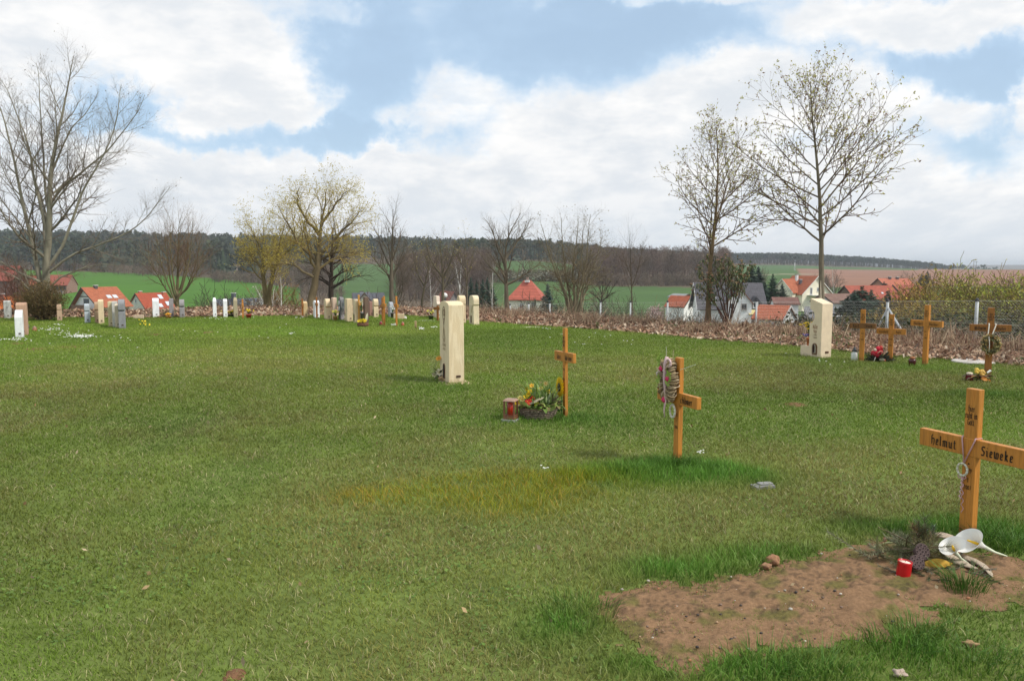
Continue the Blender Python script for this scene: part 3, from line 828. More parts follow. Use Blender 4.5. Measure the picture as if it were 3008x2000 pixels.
    a = r.random(n) * 6.28; l = .25 + .45 * r.random(n); el = r.normal(.6, .5, n)
    b = np.stack([X, Y, top - .4], 1); d = np.stack([np.cos(a) * np.cos(el), np.sin(a) * np.cos(el), np.sin(el)], 1) * l[:, None]
    Pp = np.stack([b, b + d * .5 + r.normal(0, .05, (n, 3)), b + d + r.normal(0, .1, (n, 3))], 1); Rr = np.array([1, .8, .4])[None] * (.006 + .006 * r.random((n, 1)))
    V, Fc = tubes(Pp, Rr, 3)
    tones = np.array([[.10, .075, .05], [.15, .11, .07], [.07, .06, .04], [.12, .115, .05], [.18, .15, .10]])
    q.add(V, Fc, np.repeat(tones[r.integers(0, 5, n)] * (.7 + .6 * r.random((n, 1))), 9, 0))
    k = (u > 2200) & (fbm(X * .5, Y * .5, 95) > .36); pos = Pp[k].reshape(-1, 3)
    leafquads(q, pos, .12, np.array([[.035, .05, .022], [.06, .075, .028], [.11, .11, .03], [.045, .05, .03], [.09, .07, .035]]), r, asp=.6)
    tag(q.build('undergrowth', mat('chip', None)), kind='stuff')
# ------------------------------------------------------------------ broad-nib lettering
GL = {
 'H': '35,165 12,140 18,15 8,0|18,90 48,105 62,85 60,15 45,-20', 'h': '12,165 20,155 18,10 8,0|18,85 45,100 58,85 58,10 46,-20', 'i': '5,92 18,85 18,12 32,0|16,128 24,136', 'e': '45,55 14,45 12,15 30,0 48,15|14,45 14,85 34,100 46,82 44,58',
 'r': '5,92 18,85 18,5 28,0|18,82 36,100 46,88', 'u': '5,95 15,88 15,14 32,0 52,18|52,98 52,10 64,0', 't': '20,140 18,14 34,0 44,10|4,98 40,98', 'n': '4,94 16,86 16,5 24,0|16,82 42,100 54,86 54,10 64,0',
 'G': '60,135 36,150 12,120 12,25 36,0 62,20 62,70 40,70', 'o': '32,100 12,80 12,18 32,0 54,20 54,80 32,100', 'l': '10,160 18,152 18,12 32,0', 'm': '4,94 14,86 14,5 22,0|14,82 36,100 46,86 46,5 54,0|46,82 68,100 78,86 78,10 88,0',
 'S': '60,135 38,150 16,125 24,90 54,70 58,30 34,0 8,18|60,150 60,130', 's': '46,85 30,100 12,82 44,30 30,0 8,14', 'w': '8,110 14,18 30,0 42,14 42,98|42,14 60,0 74,20 74,85 60,100', 'k': '12,160 18,150 18,0|18,70 40,100 46,80 20,55|24,55 46,10 56,0',
 'R': '15,145 15,0|4,135 40,150 58,115 40,80 18,78|36,78 58,10 68,0', 'd': '36,150 52,110 54,20 34,0 12,20 12,78 40,92', 'K': '15,150 15,0|60,145 30,140 18,80|20,80 50,65 56,10 68,0', 'a': '12,92 36,100 48,85 48,12 60,0|48,55 16,45 12,14 28,0 48,18',
 'B': '15,148 15,0|5,140 44,150 58,115 40,80 16,78|40,80 62,45 40,0 8,4', 'A': '60,150 60,10 70,0|60,150 20,130 30,95 14,20 4,0|22,62 60,62', 'b': '14,160 18,14 36,0 54,20 54,78 18,86', 'c': '46,88 30,100 12,82 12,18 30,0 48,14', 'D': '20,135 44,150 62,110 60,30 34,0 8,12|20,110 18,20', 'W': '6,140 14,130 16,20 34,0 46,20 46,150|46,20 64,0 80,22 78,120 62,150',
 'y': '5,95 15,88 15,14 32,0 52,18|52,98 52,-10 30,-40', 'M': '6,10 14,0 22,140 44,20 66,145 70,10 80,0', 'P': '15,150 15,0|4,140 44,150 58,112 38,75 16,78', 'f': '44,150 22,140 18,0|4,95 36,95', '-': '6,55 40,60', '.': '10,4 18,8', 'ü': '5,95 15,88 15,14 32,0 52,18|52,98 52,10 64,0|14,128 20,134|44,128 50,134', 'ö': '32,100 12,80 12,18 32,0 54,20 54,80 32,100|14,128 20,134|46,128 52,134',
 '0': '32,145 10,110 10,35 32,0 54,35 54,110 32,145', '1': '10,115 28,145 28,0', '2': '8,115 28,145 50,118 40,70 8,0 54,4', '4': '42,0 42,145 6,45 58,45', '6': '48,140 16,95 10,35 32,0 54,35 40,75 14,55', '7': '8,142 54,142 24,0', '8': '32,75 12,110 32,145 52,110 32,75 8,35 32,0 56,35 32,75', '9': '50,90 26,70 10,108 32,145 52,112 48,40 20,0', '3': '8,125 30,145 50,115 28,78 54,40 28,0 6,20', '5': '50,142 14,142 14,85 40,90 54,45 30,0 6,15',
 '*': '30,95 30,35|6,80 54,50|6,50 54,80', '†': '30,150 30,0|6,100 54,100', 'E': '15,148 15,0 54,0|15,148 52,148|15,76 44,76', 'I': '16,148 16,0', 'C': '54,125 32,148 10,110 10,35 32,0 54,22', 'F': '15,148 15,0|15,148 54,148|15,76 44,76', 'N': '12,0 12,148 54,0 54,148', 'O': '32,148 8,110 8,35 32,0 58,35 58,110 32,148', 'T': '30,148 30,0|4,148 58,148', 'L': '14,148 14,0 52,0'}


def write(q, s, xc, zb, size, y, col=(.02, .014, .01), nib=(9, 7), gap=16, width=1.0, vert=0):
    adv = []; x = 0
    for ch in s:
        w = 34 if ch == ' ' else max(float(p.split(',')[0]) for st in GL[ch].split('|') for p in st.split(' '))
        adv.append(x); x += w + gap
    k = size / 150.0; off = xc - (x - gap) * k * width / 2; n = 0
    nb = np.array([nib[0] * k * width, 0, nib[1] * k]); nb2 = np.array([nib[0] * .6 * k, 0, -nib[1] * .9 * k])
    for ch, a in zip(s, adv):
        if ch == ' ': continue
        for st in GL[ch].split('|'):
            pt = [np.array([off + (a + float(p.split(',')[0])) * k * width, 0, zb + float(p.split(',')[1]) * k]) for p in st.split(' ')]
            for A, B in zip(pt[:-1], pt[1:]):
                d = nrm(B - A); h = nb if abs(d @ nrm(nb)) < .93 else nb2
                n += 1; yy = np.array([0, y - .00004 * (n % 40), 0])
                V = np.array([A - h + yy, A + h + yy, B + h + yy, B - h + yy])
                if np.cross(V[1] - V[0], V[3] - V[0])[1] > 0: V = V[::-1]
                q.add(V, np.arange(4), col)


# ------------------------------------------------------------------ wooden crosses
def wood(name, col): return mat(name, col, .55, .42, 5, bump=.3, bscale=14, stretch=(9, 9, .7), spec=.35, coat=.08, col2=tuple(np.array(col) * (.62, .5, .45)), thr=(.56, .72), foot=(.10, (.10, .055, .03), .75))


W_OR = lambda: wood('varnished_wood', (.50, .205, .034)); W_DK = lambda: wood('brown_wood', (.20, .085, .022)); W_BR = lambda: wood('weathered_wood', (.30, .115, .022))


def cross(u, v, vtop, vbar, half, yaw, label, name=None, w=.083, t=.042, bh=.105, m=None, mb=None, tilt=0, years=('1929', '2007'), group='wooden grave crosses', cap=True, nsize=.052, ngap=16, nw=1.0):
    b = G(u, v); b[2] = gz(b[0], b[1]) - .03; ztop = P(u, vtop, b[1])[2] - b[2]; zb = P(u, vbar, b[1])[2] - b[2]
    m = m or W_OR(); mb = mb or m
    o = tag(empty('grave_cross', b, yaw), label, 'cross', group)
    if tilt: o.rotation_euler = (0, tilt, yaw)
    q = QB().box((0, 0, ztop / 2), (w, t, ztop)); q.build('post', m, o, False, .004)
    q = QB().box((0, -.003, zb - bh / 2), (half * 2, t + .001, bh)); q.build('crossbar', mb, o, False, .004)
    if name is not None:
        yf = -t / 2 - .0012; q = QB(); dk = (.018, .012, .008)
        for i, l in enumerate(('Hier', 'ruht in', 'Gott')): write(q, l, 0, zb + (ztop - zb) * .50 - i * .041 + .014, .036, yf, dk, gap=11, width=.8)
        for a, part in zip((-.5, .5), name): write(q, part, a * half * 1.0, zb - bh * .78, nsize, yf - .0046, dk, gap=ngap, width=nw)
        write(q, '*', 0, zb - bh - .06, .03, yf, dk); write(q, years[0], 0, zb - bh - .10, .026, yf, dk)
        write(q, '†', 0, zb - bh - .16, .03, yf, dk); write(q, years[1], 0, zb - bh - .205, .026, yf, dk)
        q.build('lettering', M_plain(), o)
    return o, b, ztop, zb


def loc(o, p):
    """point given in an object's own frame -> world"""
    return o.matrix_basis @ Vector(p)


def crosses():
    c1 = cross(2841, 1582, 1142, 1287, .350, YAW, 'nearest wooden cross, orange varnish, leaning over the bare soil with a small bead wreath', ('Helmut', 'Sieweke'), w=.086, t=.046, bh=.108, nsize=.056, ngap=26)
    c2 = cross(1990, 1362, 1050, 1152, .29, YAW, 'orange wooden cross with a large straw wreath hanging over its crossbar', ('S', 'chlömer'), w=.070, t=.044, bh=.10, years=('1923', '2006'))
    c3 = cross(1661, 1229, 964, 1034, .235, YAW, 'slender orange wooden cross beside the flower basket and sunflower', ('Katrin', 'Rode-Simon'), w=.06, t=.036, bh=.105, tilt=-.02, nsize=.05, ngap=10, nw=.75, years=('1958', '2006'))
    c4 = cross(2530, 1063, 909, 949, .215, -R(33), 'wooden cross with a darker brown crossbar, next to the clear grave lantern', ('Karl', 'Bock'), w=.078, t=.045, bh=.095, mb=W_DK(), years=('1921', '2005'), nsize=.048, ngap=24)
    c5 = cross(2614, 1063, 923, 965, .235, -R(37), 'low orange wooden cross in front of the braced fence post', ('Reinhold', 'Buck'), w=.078, t=.045, bh=.10, years=('1930', '2006'), nsize=.045, ngap=24, nw=.8)
    c6 = cross(2717, 1072, 896, 941, .285, -R(62), 'tall orange wooden cross standing before the open stretch of wire fence', ('Adalbert', 'Büchner'), w=.085, t=.05, bh=.105, years=('1927', '2006'), nsize=.05, ngap=16)
    c7 = cross(2901, 1100, 904, 953, .28, -R(21), 'weathered brown wooden cross with a dried flower wreath on a white ribbon', ('Wilhelm', 'Deuter'), w=.09, t=.05, bh=.105, m=W_BR(), years=('1919', '2006'), nsize=.05)
    far = [(714, 937, 879, 893, .24, 'thin orange cross by the pot of yellow flowers among the far left graves', W_OR()), (889, 933, 877, 892, .2, 'brown cross half hidden by the low yellow stele', W_BR()), (931, 936, 873, 890, .16, 'brown cross standing directly in front of a white stele', W_BR()),
           (1055, 950, 866, 888, .2, 'pale orange cross behind the hollow log of yellow flowers', wood('pale_wood', (.55, .27, .06))), (1129, 958, 870, 891, .2, 'orange far cross with the red grave light at its foot', W_OR()), (1124, 946, 874, 895, .2, 'brown cross just behind the orange far cross with the red light', W_BR()),
           (1165, 959, 870, 893, .2, 'orange far cross in front of the small grey rounded stele', W_OR()), (1286, 943, 898, 902, .14, 'reddish wooden cross peeping from behind the tall near sandstone stele', W_BR())]
    for (u, v, vt, vb, hf, lab, m) in far: cross(u, v, vt, vb, hf, YAW if u < 1280 else -R(30), lab, None, .06, .05, .09, m)
    return dict(c1=c1, c2=c2, c3=c3, c4=c4, c5=c5, c6=c6, c7=c7)


# ------------------------------------------------------------------ steles
def stele(uL, uC, uR, vtop, vbase, label, col, kind='flat', w=None, col2=None, plate=True, niche=False, yaw=YAW, group='stone steles of the urn graves', stain=.22, rough=None, text=None, dmax=.5):
    A = G(uC, vbase); b = np.array([math.cos(yaw), math.sin(yaw)]); s = np.array([-math.sin(yaw), math.cos(yaw)])

    def solve(u, d):
        k = (u - 1504) / F * 1.003
        den = d[0] - k * d[1]
        return (k * A[1] - A[0]) / den if abs(den) > .12 else .3
    dp = float(np.clip(solve(uR, s), .12, dmax)); w = w or float(np.clip(solve(uL, -b), .18, .5))
    c = A[:2] - b * w / 2 + s * dp / 2
    h = P(uC, vtop, A[1])[2] + .04
    g = gz(c[0], c[1]) - .04
    o = tag(empty('stele', (c[0], c[1], g), yaw), label, 'gravestone', group)
    x, y = w / 2, dp / 2
    m = mat('stone_%s' % label[:22], col, .85, stain, 7, bump=.25, bscale=60, stretch=(1, 1, .45), col2=col2, thr=(.42, .62), foot=(.11, tuple(np.array(col) * (.5, .52, .42)), .7))
    q = QB()
    if kind == 'arch':                 # front outline with a segmental top
        rs = w * (.35 if w < .4 else .13); pts = [(-x, 0), (x, 0), (x, h - rs)] + [(x * math.cos(a), h - rs + rs * math.sin(a)) for a in np.linspace(.12, PI - .12, 11)] + [(-x, h - rs)]
        q.prism(pts, -y, y)
    elif kind in ('notch', 'round', 'head'):          # rounded head over a set-back body, seen on the broad side
        hd = {'notch': .38, 'round': .0, 'head': .30}[kind] * h
        r = min(x, .15)
        top = [(x - r + r * math.cos(a), h - r + r * math.sin(a)) for a in np.linspace(0, PI / 2, 7)] + [(-x + r - r * math.sin(a), h - r + r * math.cos(a)) for a in np.linspace(0, PI / 2, 7)]
        if kind == 'notch': pts = [(-x, 0), (x, 0), (x * .92, h - hd - .03), (x * .55, h - hd + .0), (x * 1.0, h - hd + .035)] + top
        elif kind == 'head': pts = [(-x * 1.05, 0), (x * 1.12, 0), (x * .86, h - hd - .01), (x * 1.02, h - hd + .004)] + top + [(-x, h - hd), (-x * .92, h - hd - .02)]
        else: pts = [(-x, 0), (x, 0)] + top
        q.prism(pts, -y, y)
    elif kind == 'bevel':              # pyramid-like top
        q.prism([(-x, 0), (x, 0), (x, h * .86), (x * .55, h), (-x * .55, h), (-x, h * .86)], -y, y)
        q.V[-1][:, 1] *= np.where(q.V[-1][:, 2] > h * .9, .6, 1)
    elif kind == 'wedge':              # sloping front face at the top
        q.prism([(-x, 0), (x, 0), (x, h * .76), (-x * .3, h), (-x, h)], -y, y)
    elif kind == 'hex':
        pts = [(-x * .8, 0), (x * .8, 0), (x * .8, h * .5), (x * 1.15, h * .66), (x * .75, h * .76), (x * .62, h), (-x * .62, h), (-x * .75, h * .76), (-x * 1.15, h * .66), (-x * .8, h * .5)]
        q.prism(pts, -y, y)
    elif kind == 'rough':
        pts = [(-x, 0), (x, 0), (x * .9, h * .3), (x * 1.06, h * .55), (x * .92, h * .8), (x * .5, h * .97), (-x * .2, h), (-x * .9, h * .93), (-x * 1.05, h * .6), (-x * .9, h * .3)]
        q.prism(pts, -y, y)
    elif kind == 'slope': q.prism([(-x, 0), (x, 0), (x, h * .93), (x * .6, h * .99), (-x * .6, h), (-x, h * .97)], -y, y)
    elif kind == 'foot': q.prism([(-x - .14, 0), (x, 0), (x, h), (-x, h), (-x, h * .55), (-x + .05, h * .42), (-x + .05, .18), (-x - .14, .18)], -y, y)
    else: q.prism([(-x, 0), (x, 0), (x, h), (-x, h)], -y, y)
    q.build('body', m, o, False, .012)
    if plate:
        q = QB().box((x + .003, -y + dp * .62, .15), (.012, dp * .28, .028), col=(.07, .035, .02)); q.build('vent_plate', M_plain(), o)
    if niche:
        pts = [(-.04, .1), (.04, .1), (.04, .27)] + [(.04 * math.cos(a), .27 + .05 * math.sin(a)) for a in np.linspace(.2, PI - .2, 6)] + [(-.04, .27)]
        q = QB().prism(pts, -y - .012, -y + .01, (.12, .06, .03)); q.prism([(p[0] * .62, .115 + (p[1] - .1) * .85) for p in pts], -y - .016, -y - .011, (.02, .012, .01)); q.build('light_niche', M_plain(), o)
    if text:
        q = QB()
        for i, (t, z, sz) in enumerate(text): write(q, t, 0, z, sz, -y - .0015, (.24, .15, .08), gap=12, nib=(7, 6))
        q.build('lettering', M_plain(), o)
    return o, w, dp, h, x, y


BG, TAN, WHT, GRY, BRN, PNK = (.68, .535, .345), (.60, .49, .30), (.84, .85, .85), (.34, .35, .37), (.45, .28, .19), (.64, .46, .35)


def steles():
    T = [
        (8, 12, 34, 883, 937, 'mottled grey and white rounded stele at the left edge of the photo', (.55, .54, .50), 'arch', (.16, .16, .15)),
        (40, 45, 66, 912, 994, 'low white stele with a sloping top, in front of a taller brown one', (.76, .77, .76), 'wedge', None),
        (41, 50, 80, 889, 987, 'tall brown stele right behind the low white one', BRN, 'slope', None),
        (164, 168, 182, 894, 943, 'light brown stele half hidden by the big dark bush', (.48, .33, .22), 'head', None),
        (245, 249, 265, 892, 950, 'small blue-grey stele with rounded notched head, left of the brown pair', (.42, .46, .49), 'notch', None),
        (274, 279, 290, 887, 951, 'brown stele with a notch, leaning against the taller beige one', (.42, .28, .18), 'notch', None),
        (286, 290, 306, 880, 953, 'tall beige stele in front of the white house with the balcony', BG, 'slope', None),
        (313, 319, 331, 886, 961, 'beige stele leftmost of the tight row of four', TAN, 'flat', None),
        (326, 331, 343, 886, 962, 'pale grey stele second in the tight row of four', (.52, .50, .46), 'flat', None),
        (335, 339, 350, 894, 965, 'low light beige stele between the pale grey and the dark grey one', (.62, .52, .38), 'slope', None),
        (345, 349, 368, 880, 967, 'dark grey stele with rounded notched head at the right end of the tight row', (.25, .25, .26), 'notch', None),
        (443, 449, 469, 876, 933, 'bright white arched stele in front of the red roof', WHT, 'arch', None),
        (493, 498, 512, 877, 933, 'grey split stele beside the orange flower bowl', (.34, .31, .31), 'flat', (.22, .20, .20)),
        (524, 528, 544, 880, 934, 'grey stele with a notched head under the bare vase-shaped tree', (.33, .31, .31), 'notch', (.2, .19, .19)),
        (615, 626, 636, 875, 933, 'tapering white stele, left one of the white pair near the small dark roof', WHT, 'bevel', None),
        (650, 657, 670, 879, 933, 'broad white stele, right one of the white pair near the small dark roof', (.86, .86, .86), 'slope', None),
        (678, 687, 700, 874, 933, 'weathered tan stele with a pointed top and yellow flowers at its foot', (.44, .37, .24), 'bevel', (.34, .30, .19)),
        (888, 892, 905, 886, 933, 'low yellow stele behind a thin brown cross', (.62, .46, .25), 'slope', None),
        (921, 926, 940, 883, 935, 'white stele behind a thin brown cross', (.84, .85, .86), 'arch', None),
        (953, 958, 973, 878, 940, 'beige stele with a rounded notched head, left of the pink one', BG, 'notch', None),
        (975, 979, 991, 875, 941, 'pinkish stele with a yellow potted plant at its foot', PNK, 'flat', None),
        (1014, 1020, 1037, 878, 946, 'wide beige stele with a foot on its left side', BG, 'foot', None),
        (1038, 1044, 1060, 880, 950, 'beige stele behind the pale orange cross', (.69, .55, .36), 'slope', None),
        (1068, 1072, 1084, 873, 951, 'dark brown stele behind the hollow log of flowers', (.16, .105, .075), 'flat', None),
        (1084, 1086, 1094, 886, 930, 'reddish stele mostly hidden behind the dark brown one', (.34, .19, .15), 'flat', None),
        (1095, 1099, 1113, 878, 933, 'beige stele with rounded notched head, right of the dark brown one', BG, 'notch', None),
        (1140, 1146, 1157, 887, 933, 'small grey rounded stele between two orange crosses', (.36, .38, .40), 'round', None),
        (1272, 1284, 1293, 870, 936, 'pale stele carved like a cross with angled arms', (.72, .59, .47), 'hex', None),
        (1342, 1350, 1369, 868, 950, 'beige stele directly behind the tall near sandstone stele', BG, 'head', None)]
    for i, (uL, uC, uR, vt, vb, lab, col, kind, c2) in enumerate(T):
        stele(uL, uC, uR, vt, vb, lab, col, kind, col2=c2, niche=i in (22, 25), dmax=.34)
    o, w, dp, h, x, y = stele(1378, 1391, 1408, 868, 955, 'sandstone stele carved with a draped figure, beside the berm of cuttings', (.70, .58, .39), 'head', niche=True)
    q = QB(); q.prism([(-x * .8, h * .70), (x * .8, h * .70), (x * .1, h * .45)], -y - .02, -y + .01, (.62, .51, .35)); q.build('relief', mat('stone_relief', None, .9, .1, 20), o)
    # mottled slab with three white rings
    o, w, dp, h, x, y = stele(993, 1002, 1011, 873, 942, 'dark mottled stele with white ring ornaments', (.07, .085, .085), 'rough', col2=(.27, .24, .24), plate=False)
    q = QB()
    for z in (.62, .40): q.torus((0.0, -y - .01, h * (z + .12)), .055, .022, 20, 8, (.72, .72, .70))
    q.ball((-.02, -y, h * .6), (.05, .02, .035), 8, 6, (.7, .7, .68)); q.build('ring_ornament', M_plain(), o, True)
    # flat stone slabs lying in the grass
    for (u, v, L, W_, hh, c, rz, lab) in ((408, 936, .30, .16, .13, (.55, .42, .30), .3, 'low beige stone lying by the yellow flowers and the arched white stele'), (1172, 937, .34, .24, .17, (.56, .44, .28), .1, 'low beige block lying to the right of the far orange crosses'), (1556, 961, .55, .3, .02, (.45, .42, .3), .1, 'thin flat plate in the lawn below the hip-roofed house'), (1253, 942, .5, .3, .02, (.55, .52, .45), 0, 'pale flat plate in the lawn left of the tall near stele')):
        b = GP(u, v); o = QB().box((0, 0, hh / 2 - .01), (L, W_, hh)).build('stone_slab', mat('slab_%d' % u, c, .9, .2, 10, bump=.2), None, False, .008)
        o.location = b; o.rotation_euler = (0, 0, rz); tag(o, lab, 'stone')
    # the tall near stele
    lines = [('ERIKA', .66, .040), ('HOFMANN', .595, .036), ('1931-2006', .54, .03)]
    o, w, dp, h, x, y = stele(1290, 1319, 1363, 886, 1129, 'tall near sandstone stele with an arched top and a carved ear motif', (.58, .455, .27), 'arch', stain=.16, w=.44, niche=True)
    o.children[0].data.materials[0] = sandstone()
    q = QB(); dk = (.20, .13, .07)
    q.torus((0, -y - .001, h * .86), .055, .006, 24, 6, dk, sz=1.7); q.torus((0.005, -y - .001, h * .865), .028, .006, 16, 6, dk, sz=1.6)
    for a in (-1, 1): q.tube([(a * .04, -y - .001, h * .80), (a * .008, -y - .001, h * .73), (-a * .008, -y - .001, h * .68), (-a * .045, -y - .001, h * .56)], .006, 6, dk)
    q.build('carved_emblem', M_plain(), o, True)
    q = QB()
    for t, z, sz in lines: write(q, t, 0, h * z * .78, sz * 1.3, -y - .0015, (.27, .17, .08), gap=10, nib=(8, 7), width=.9)
    q.build('lettering', M_plain(), o)
    QB().box((.02, .03, .035), (w + .08, dp + .16, .03), col=(.55, .43, .28)).build('plinth', mat('stone_relief', None), o, False, .006)
    # the stele with the half-round bite
    A = G(2410, 1053); yaw = YAW
    b = np.array([math.cos(yaw), math.sin(yaw)]); s = np.array([-math.sin(yaw), math.cos(yaw)])
    w, dp = .30, .25; c = A[:2] - b * w / 2 + s * dp / 2
    o = tag(empty('stele', (c[0], c[1], gz(c[0], c[1]) - .04), yaw), 'beige stele with a half-round bite in its left edge and a flower pot', 'gravestone', 'stone steles of the urn graves')
    x, y = w / 2, dp / 2; hl, hr = 1.13, 1.04
    bite = [(-x + .125 * math.cos(a) - .01, .80 + .13 * math.sin(a)) for a in np.linspace(PI / 2 - .05, -PI / 2 + .05, 13)]
    pts = [(-x - .22, 0), (x, 0), (x, hr), (-x, hl)] + bite + [(-x, .24), (-x - .22, .24)]
    QB().prism(pts, -y, y).build('body', mat('stone_smooth', (.72, .58, .41), .85, .12, 6, bump=.16, bscale=90, foot=(.09, (.36, .30, .2), .65)), o, False, .006)
    q = QB(); br = (.25, .09, .04)
    write(q, 'Müller', -.005, .575, .075, -y - .0015, br, gap=4, nib=(6, 8), width=.75); write(q, 'Peter', -.005, .495, .065, -y - .0015, br, gap=4, nib=(6, 8), width=.75)
    write(q, '* 12.01.1946', -.005, .45, .026, -y - .0015, (.16, .09, .05), gap=8, width=.85); write(q, '† 20.12.2004', -.005, .40, .026, -y - .0015, (.16, .09, .05), gap=8, width=.85); q.build('lettering', M_plain(), o)
    a = [(-.055, .10), (.055, .10), (.06, .13), (.06, .24)] + [(.06 * math.cos(t), .24 + .07 * math.sin(t)) for t in np.linspace(.2, PI - .2, 7)] + [(-.06, .24), (-.06, .13)]
    q = QB(); q.prism(a, -y - .014, -y + .01, (.16, .085, .04)); q.prism([(p[0] * .7, .125 + (p[1] - .1) * .8) for p in a], -y - .018, -y - .0135, (.30, .26, .2)); q.prism([(p[0] * .38 - .012, .135 + (p[1] - .1) * .72) for p in a], -y - .021, -y - .0175, (.03, .01, .008)); q.build('light_niche', M_plain(), o)
    QB().box((x + .003, .02, .15), (.012, .075, .035), col=(.10, .05, .03)).build('vent_plate', M_plain(), o)
    foot = loc(o, (-x - .10, 0, .24))
    # pot with daffodils and pansies on that foot, and a small white pebble
    r = np.random.default_rng(4)
    p = tag(empty('flower_pot', foot), 'orange clay pot of daffodils and violet pansies on the foot of the beige stele', 'flower pot')
    QB().lathe([(.055, 0), (.07, .12), (.078, .12), (.08, .145), (.07, .145), (.066, .12)], 18, col=(.50, .15, .05)).build('pot', M_plain(), p, True)
    q = QB()
    for i in range(46):
        a = r.random() * 6.28; l = .02 + .08 * r.random(); hh = .14 + .22 * r.random(); q.tube([(0, 0, .13), (math.cos(a) * l * .5, math.sin(a) * l * .5, .13 + hh * .6), (math.cos(a) * l, math.sin(a) * l, .13 + hh)], np.array([.006, .006, .002]), 3, np.array([.05, .13, .03]) * (.7 + .6 * r.random()))
    q.build('foliage', M_col(), p)
    for i in range(13):
        c = np.array([r.normal(0, .055), r.normal(0, .05), .30 + .14 * r.random()]); q = QB()
        for k in range(6): q.ball(c + [.022 * math.cos(k), .022 * math.sin(k), 0], (.016, .016, .009), 6, 4, (.8, .56, .03))
        q.ball(c, (.012, .012, .02), 6, 4, (.8, .4, .02)); q.build('daffodil', M_plain(), p, True)
    q = QB()
    for i in range(26): q.ball((-.05 + r.normal(0, .04), r.normal(0, .05), .17 + .03 * r.random()), .017, 6, 4, [(.12, .05, .32), (.32, .28, .5), (.7, .66, .7)][r.choice(3, p=[.6, .25, .15])])
    q.build('pansy', M_plain(), p, True)
    f2 = loc(o, (-x - .03, -.06, .255)); q = QB().ball((0, 0, .012), (.035, .03, .028), 10, 7, (.7, .68, .62)); st = q.build('stone', M_plain(), None, True); st.location = f2; tag(st, 'white stone on the foot of the beige stele, next to its flower pot', 'stone')


def sandstone():
    m = mat('veined_sandstone', (.74, .615, .42), .85, .10, 3, bump=.16, bscale=70, foot=(.10, (.36, .31, .19), .7))
    nt = m.node_tree; N = nt.nodes.new; L = nt.links.new; b = nt.nodes['Principled BSDF']
    if 'Wave' in nt.nodes: return m
    tc = N('ShaderNodeTexCoord'); mp = N('ShaderNodeMapping'); mp.inputs['Scale'].default_value = (5, 5, .55); L(tc.outputs['Object'], mp.inputs[0])
    wv = N('ShaderNodeTexWave'); wv.name = 'Wave'; wv.wave_type = 'RINGS'; wv.rings_direction = 'SPHERICAL'; wv.inputs['Scale'].default_value = 2.6; wv.inputs['Distortion'].default_value = 7; wv.inputs['Detail'].default_value = 4; wv.inputs['Detail Scale'].default_value = 1.4
    L(mp.outputs[0], wv.inputs['Vector'])
    cr = N('ShaderNodeValToRGB'); e = cr.color_ramp.elements; e[0].position = .30; e[0].color = (.86, .79, .68, 1); e[1].position = .72; e[1].color = (1.04, 1.02, 1.0, 1)
    L(wv.outputs[0], cr.inputs[0])
    mx = N('ShaderNodeMix'); mx.data_type = 'RGBA'; mx.blend_type = 'MULTIPLY'; mx.inputs['Factor'].default_value = .55
    src = b.inputs['Base Color'].links[0].from_socket
    L(src, mx.inputs[6]); L(cr.outputs[0], mx.inputs[7]); L(mx.outputs[2], b.inputs['Base Color'])
    return m
# ------------------------------------------------------------------ grave decorations
def sprig(q, a, b, n, ln, r, col, tubecol=(.10, .07, .04), w=.0016, spread=.75):
    """a needled twig from a to b"""
    a, b = np.array(a, float), np.array(b, float); d = b - a; L = np.linalg.norm(d); d = d / L
    q.tube([a, (a + b) / 2 + r.normal(0, .006, 3), b], np.array([.004, .003, .0015]), 4, tubecol)
    t = r.random(n); p = a + np.outer(t, b - a)
    s = nrm(np.cross(np.tile(d, (n, 1)), r.normal(0, 1, (n, 3))))
    e = p + (s * spread + d * .7) * (ln * (.7 + .5 * r.random((n, 1))))
    o = nrm(np.cross(e - p, r.normal(0, 1, (n, 3)))) * w
    V = np.stack([p - o, p + o, e], 1)
    q.add(V.reshape(-1, 3), np.arange(3 * n).reshape(n, 3), np.repeat(np.array(col) * (.6 + .8 * r.random((n, 1))), 3, 0))


def leafblade(q, a, b, w, col, bend=.02, up=(0, 0, 1), n=6, fold=.3):
    a, b = np.array(a, float), np.array(b, float); d = b - a; s = nrm(np.cross(d, np.array(up, float))); u = nrm(np.cross(s, d))
    V = []
    for k in range(n + 1):
        t = k / n; ww = w * math.sin(PI * (t * .94 + .03)) ** .8; c = a + d * t + u * bend * math.sin(PI * t)
        V += [c - s * ww + u * ww * fold, c, c + s * ww + u * ww * fold]
    i = np.arange(n)[:, None] * 3
    q.add(V, [np.vstack([i + [0, 1, 4, 3], i + [1, 2, 5, 4]])], col)


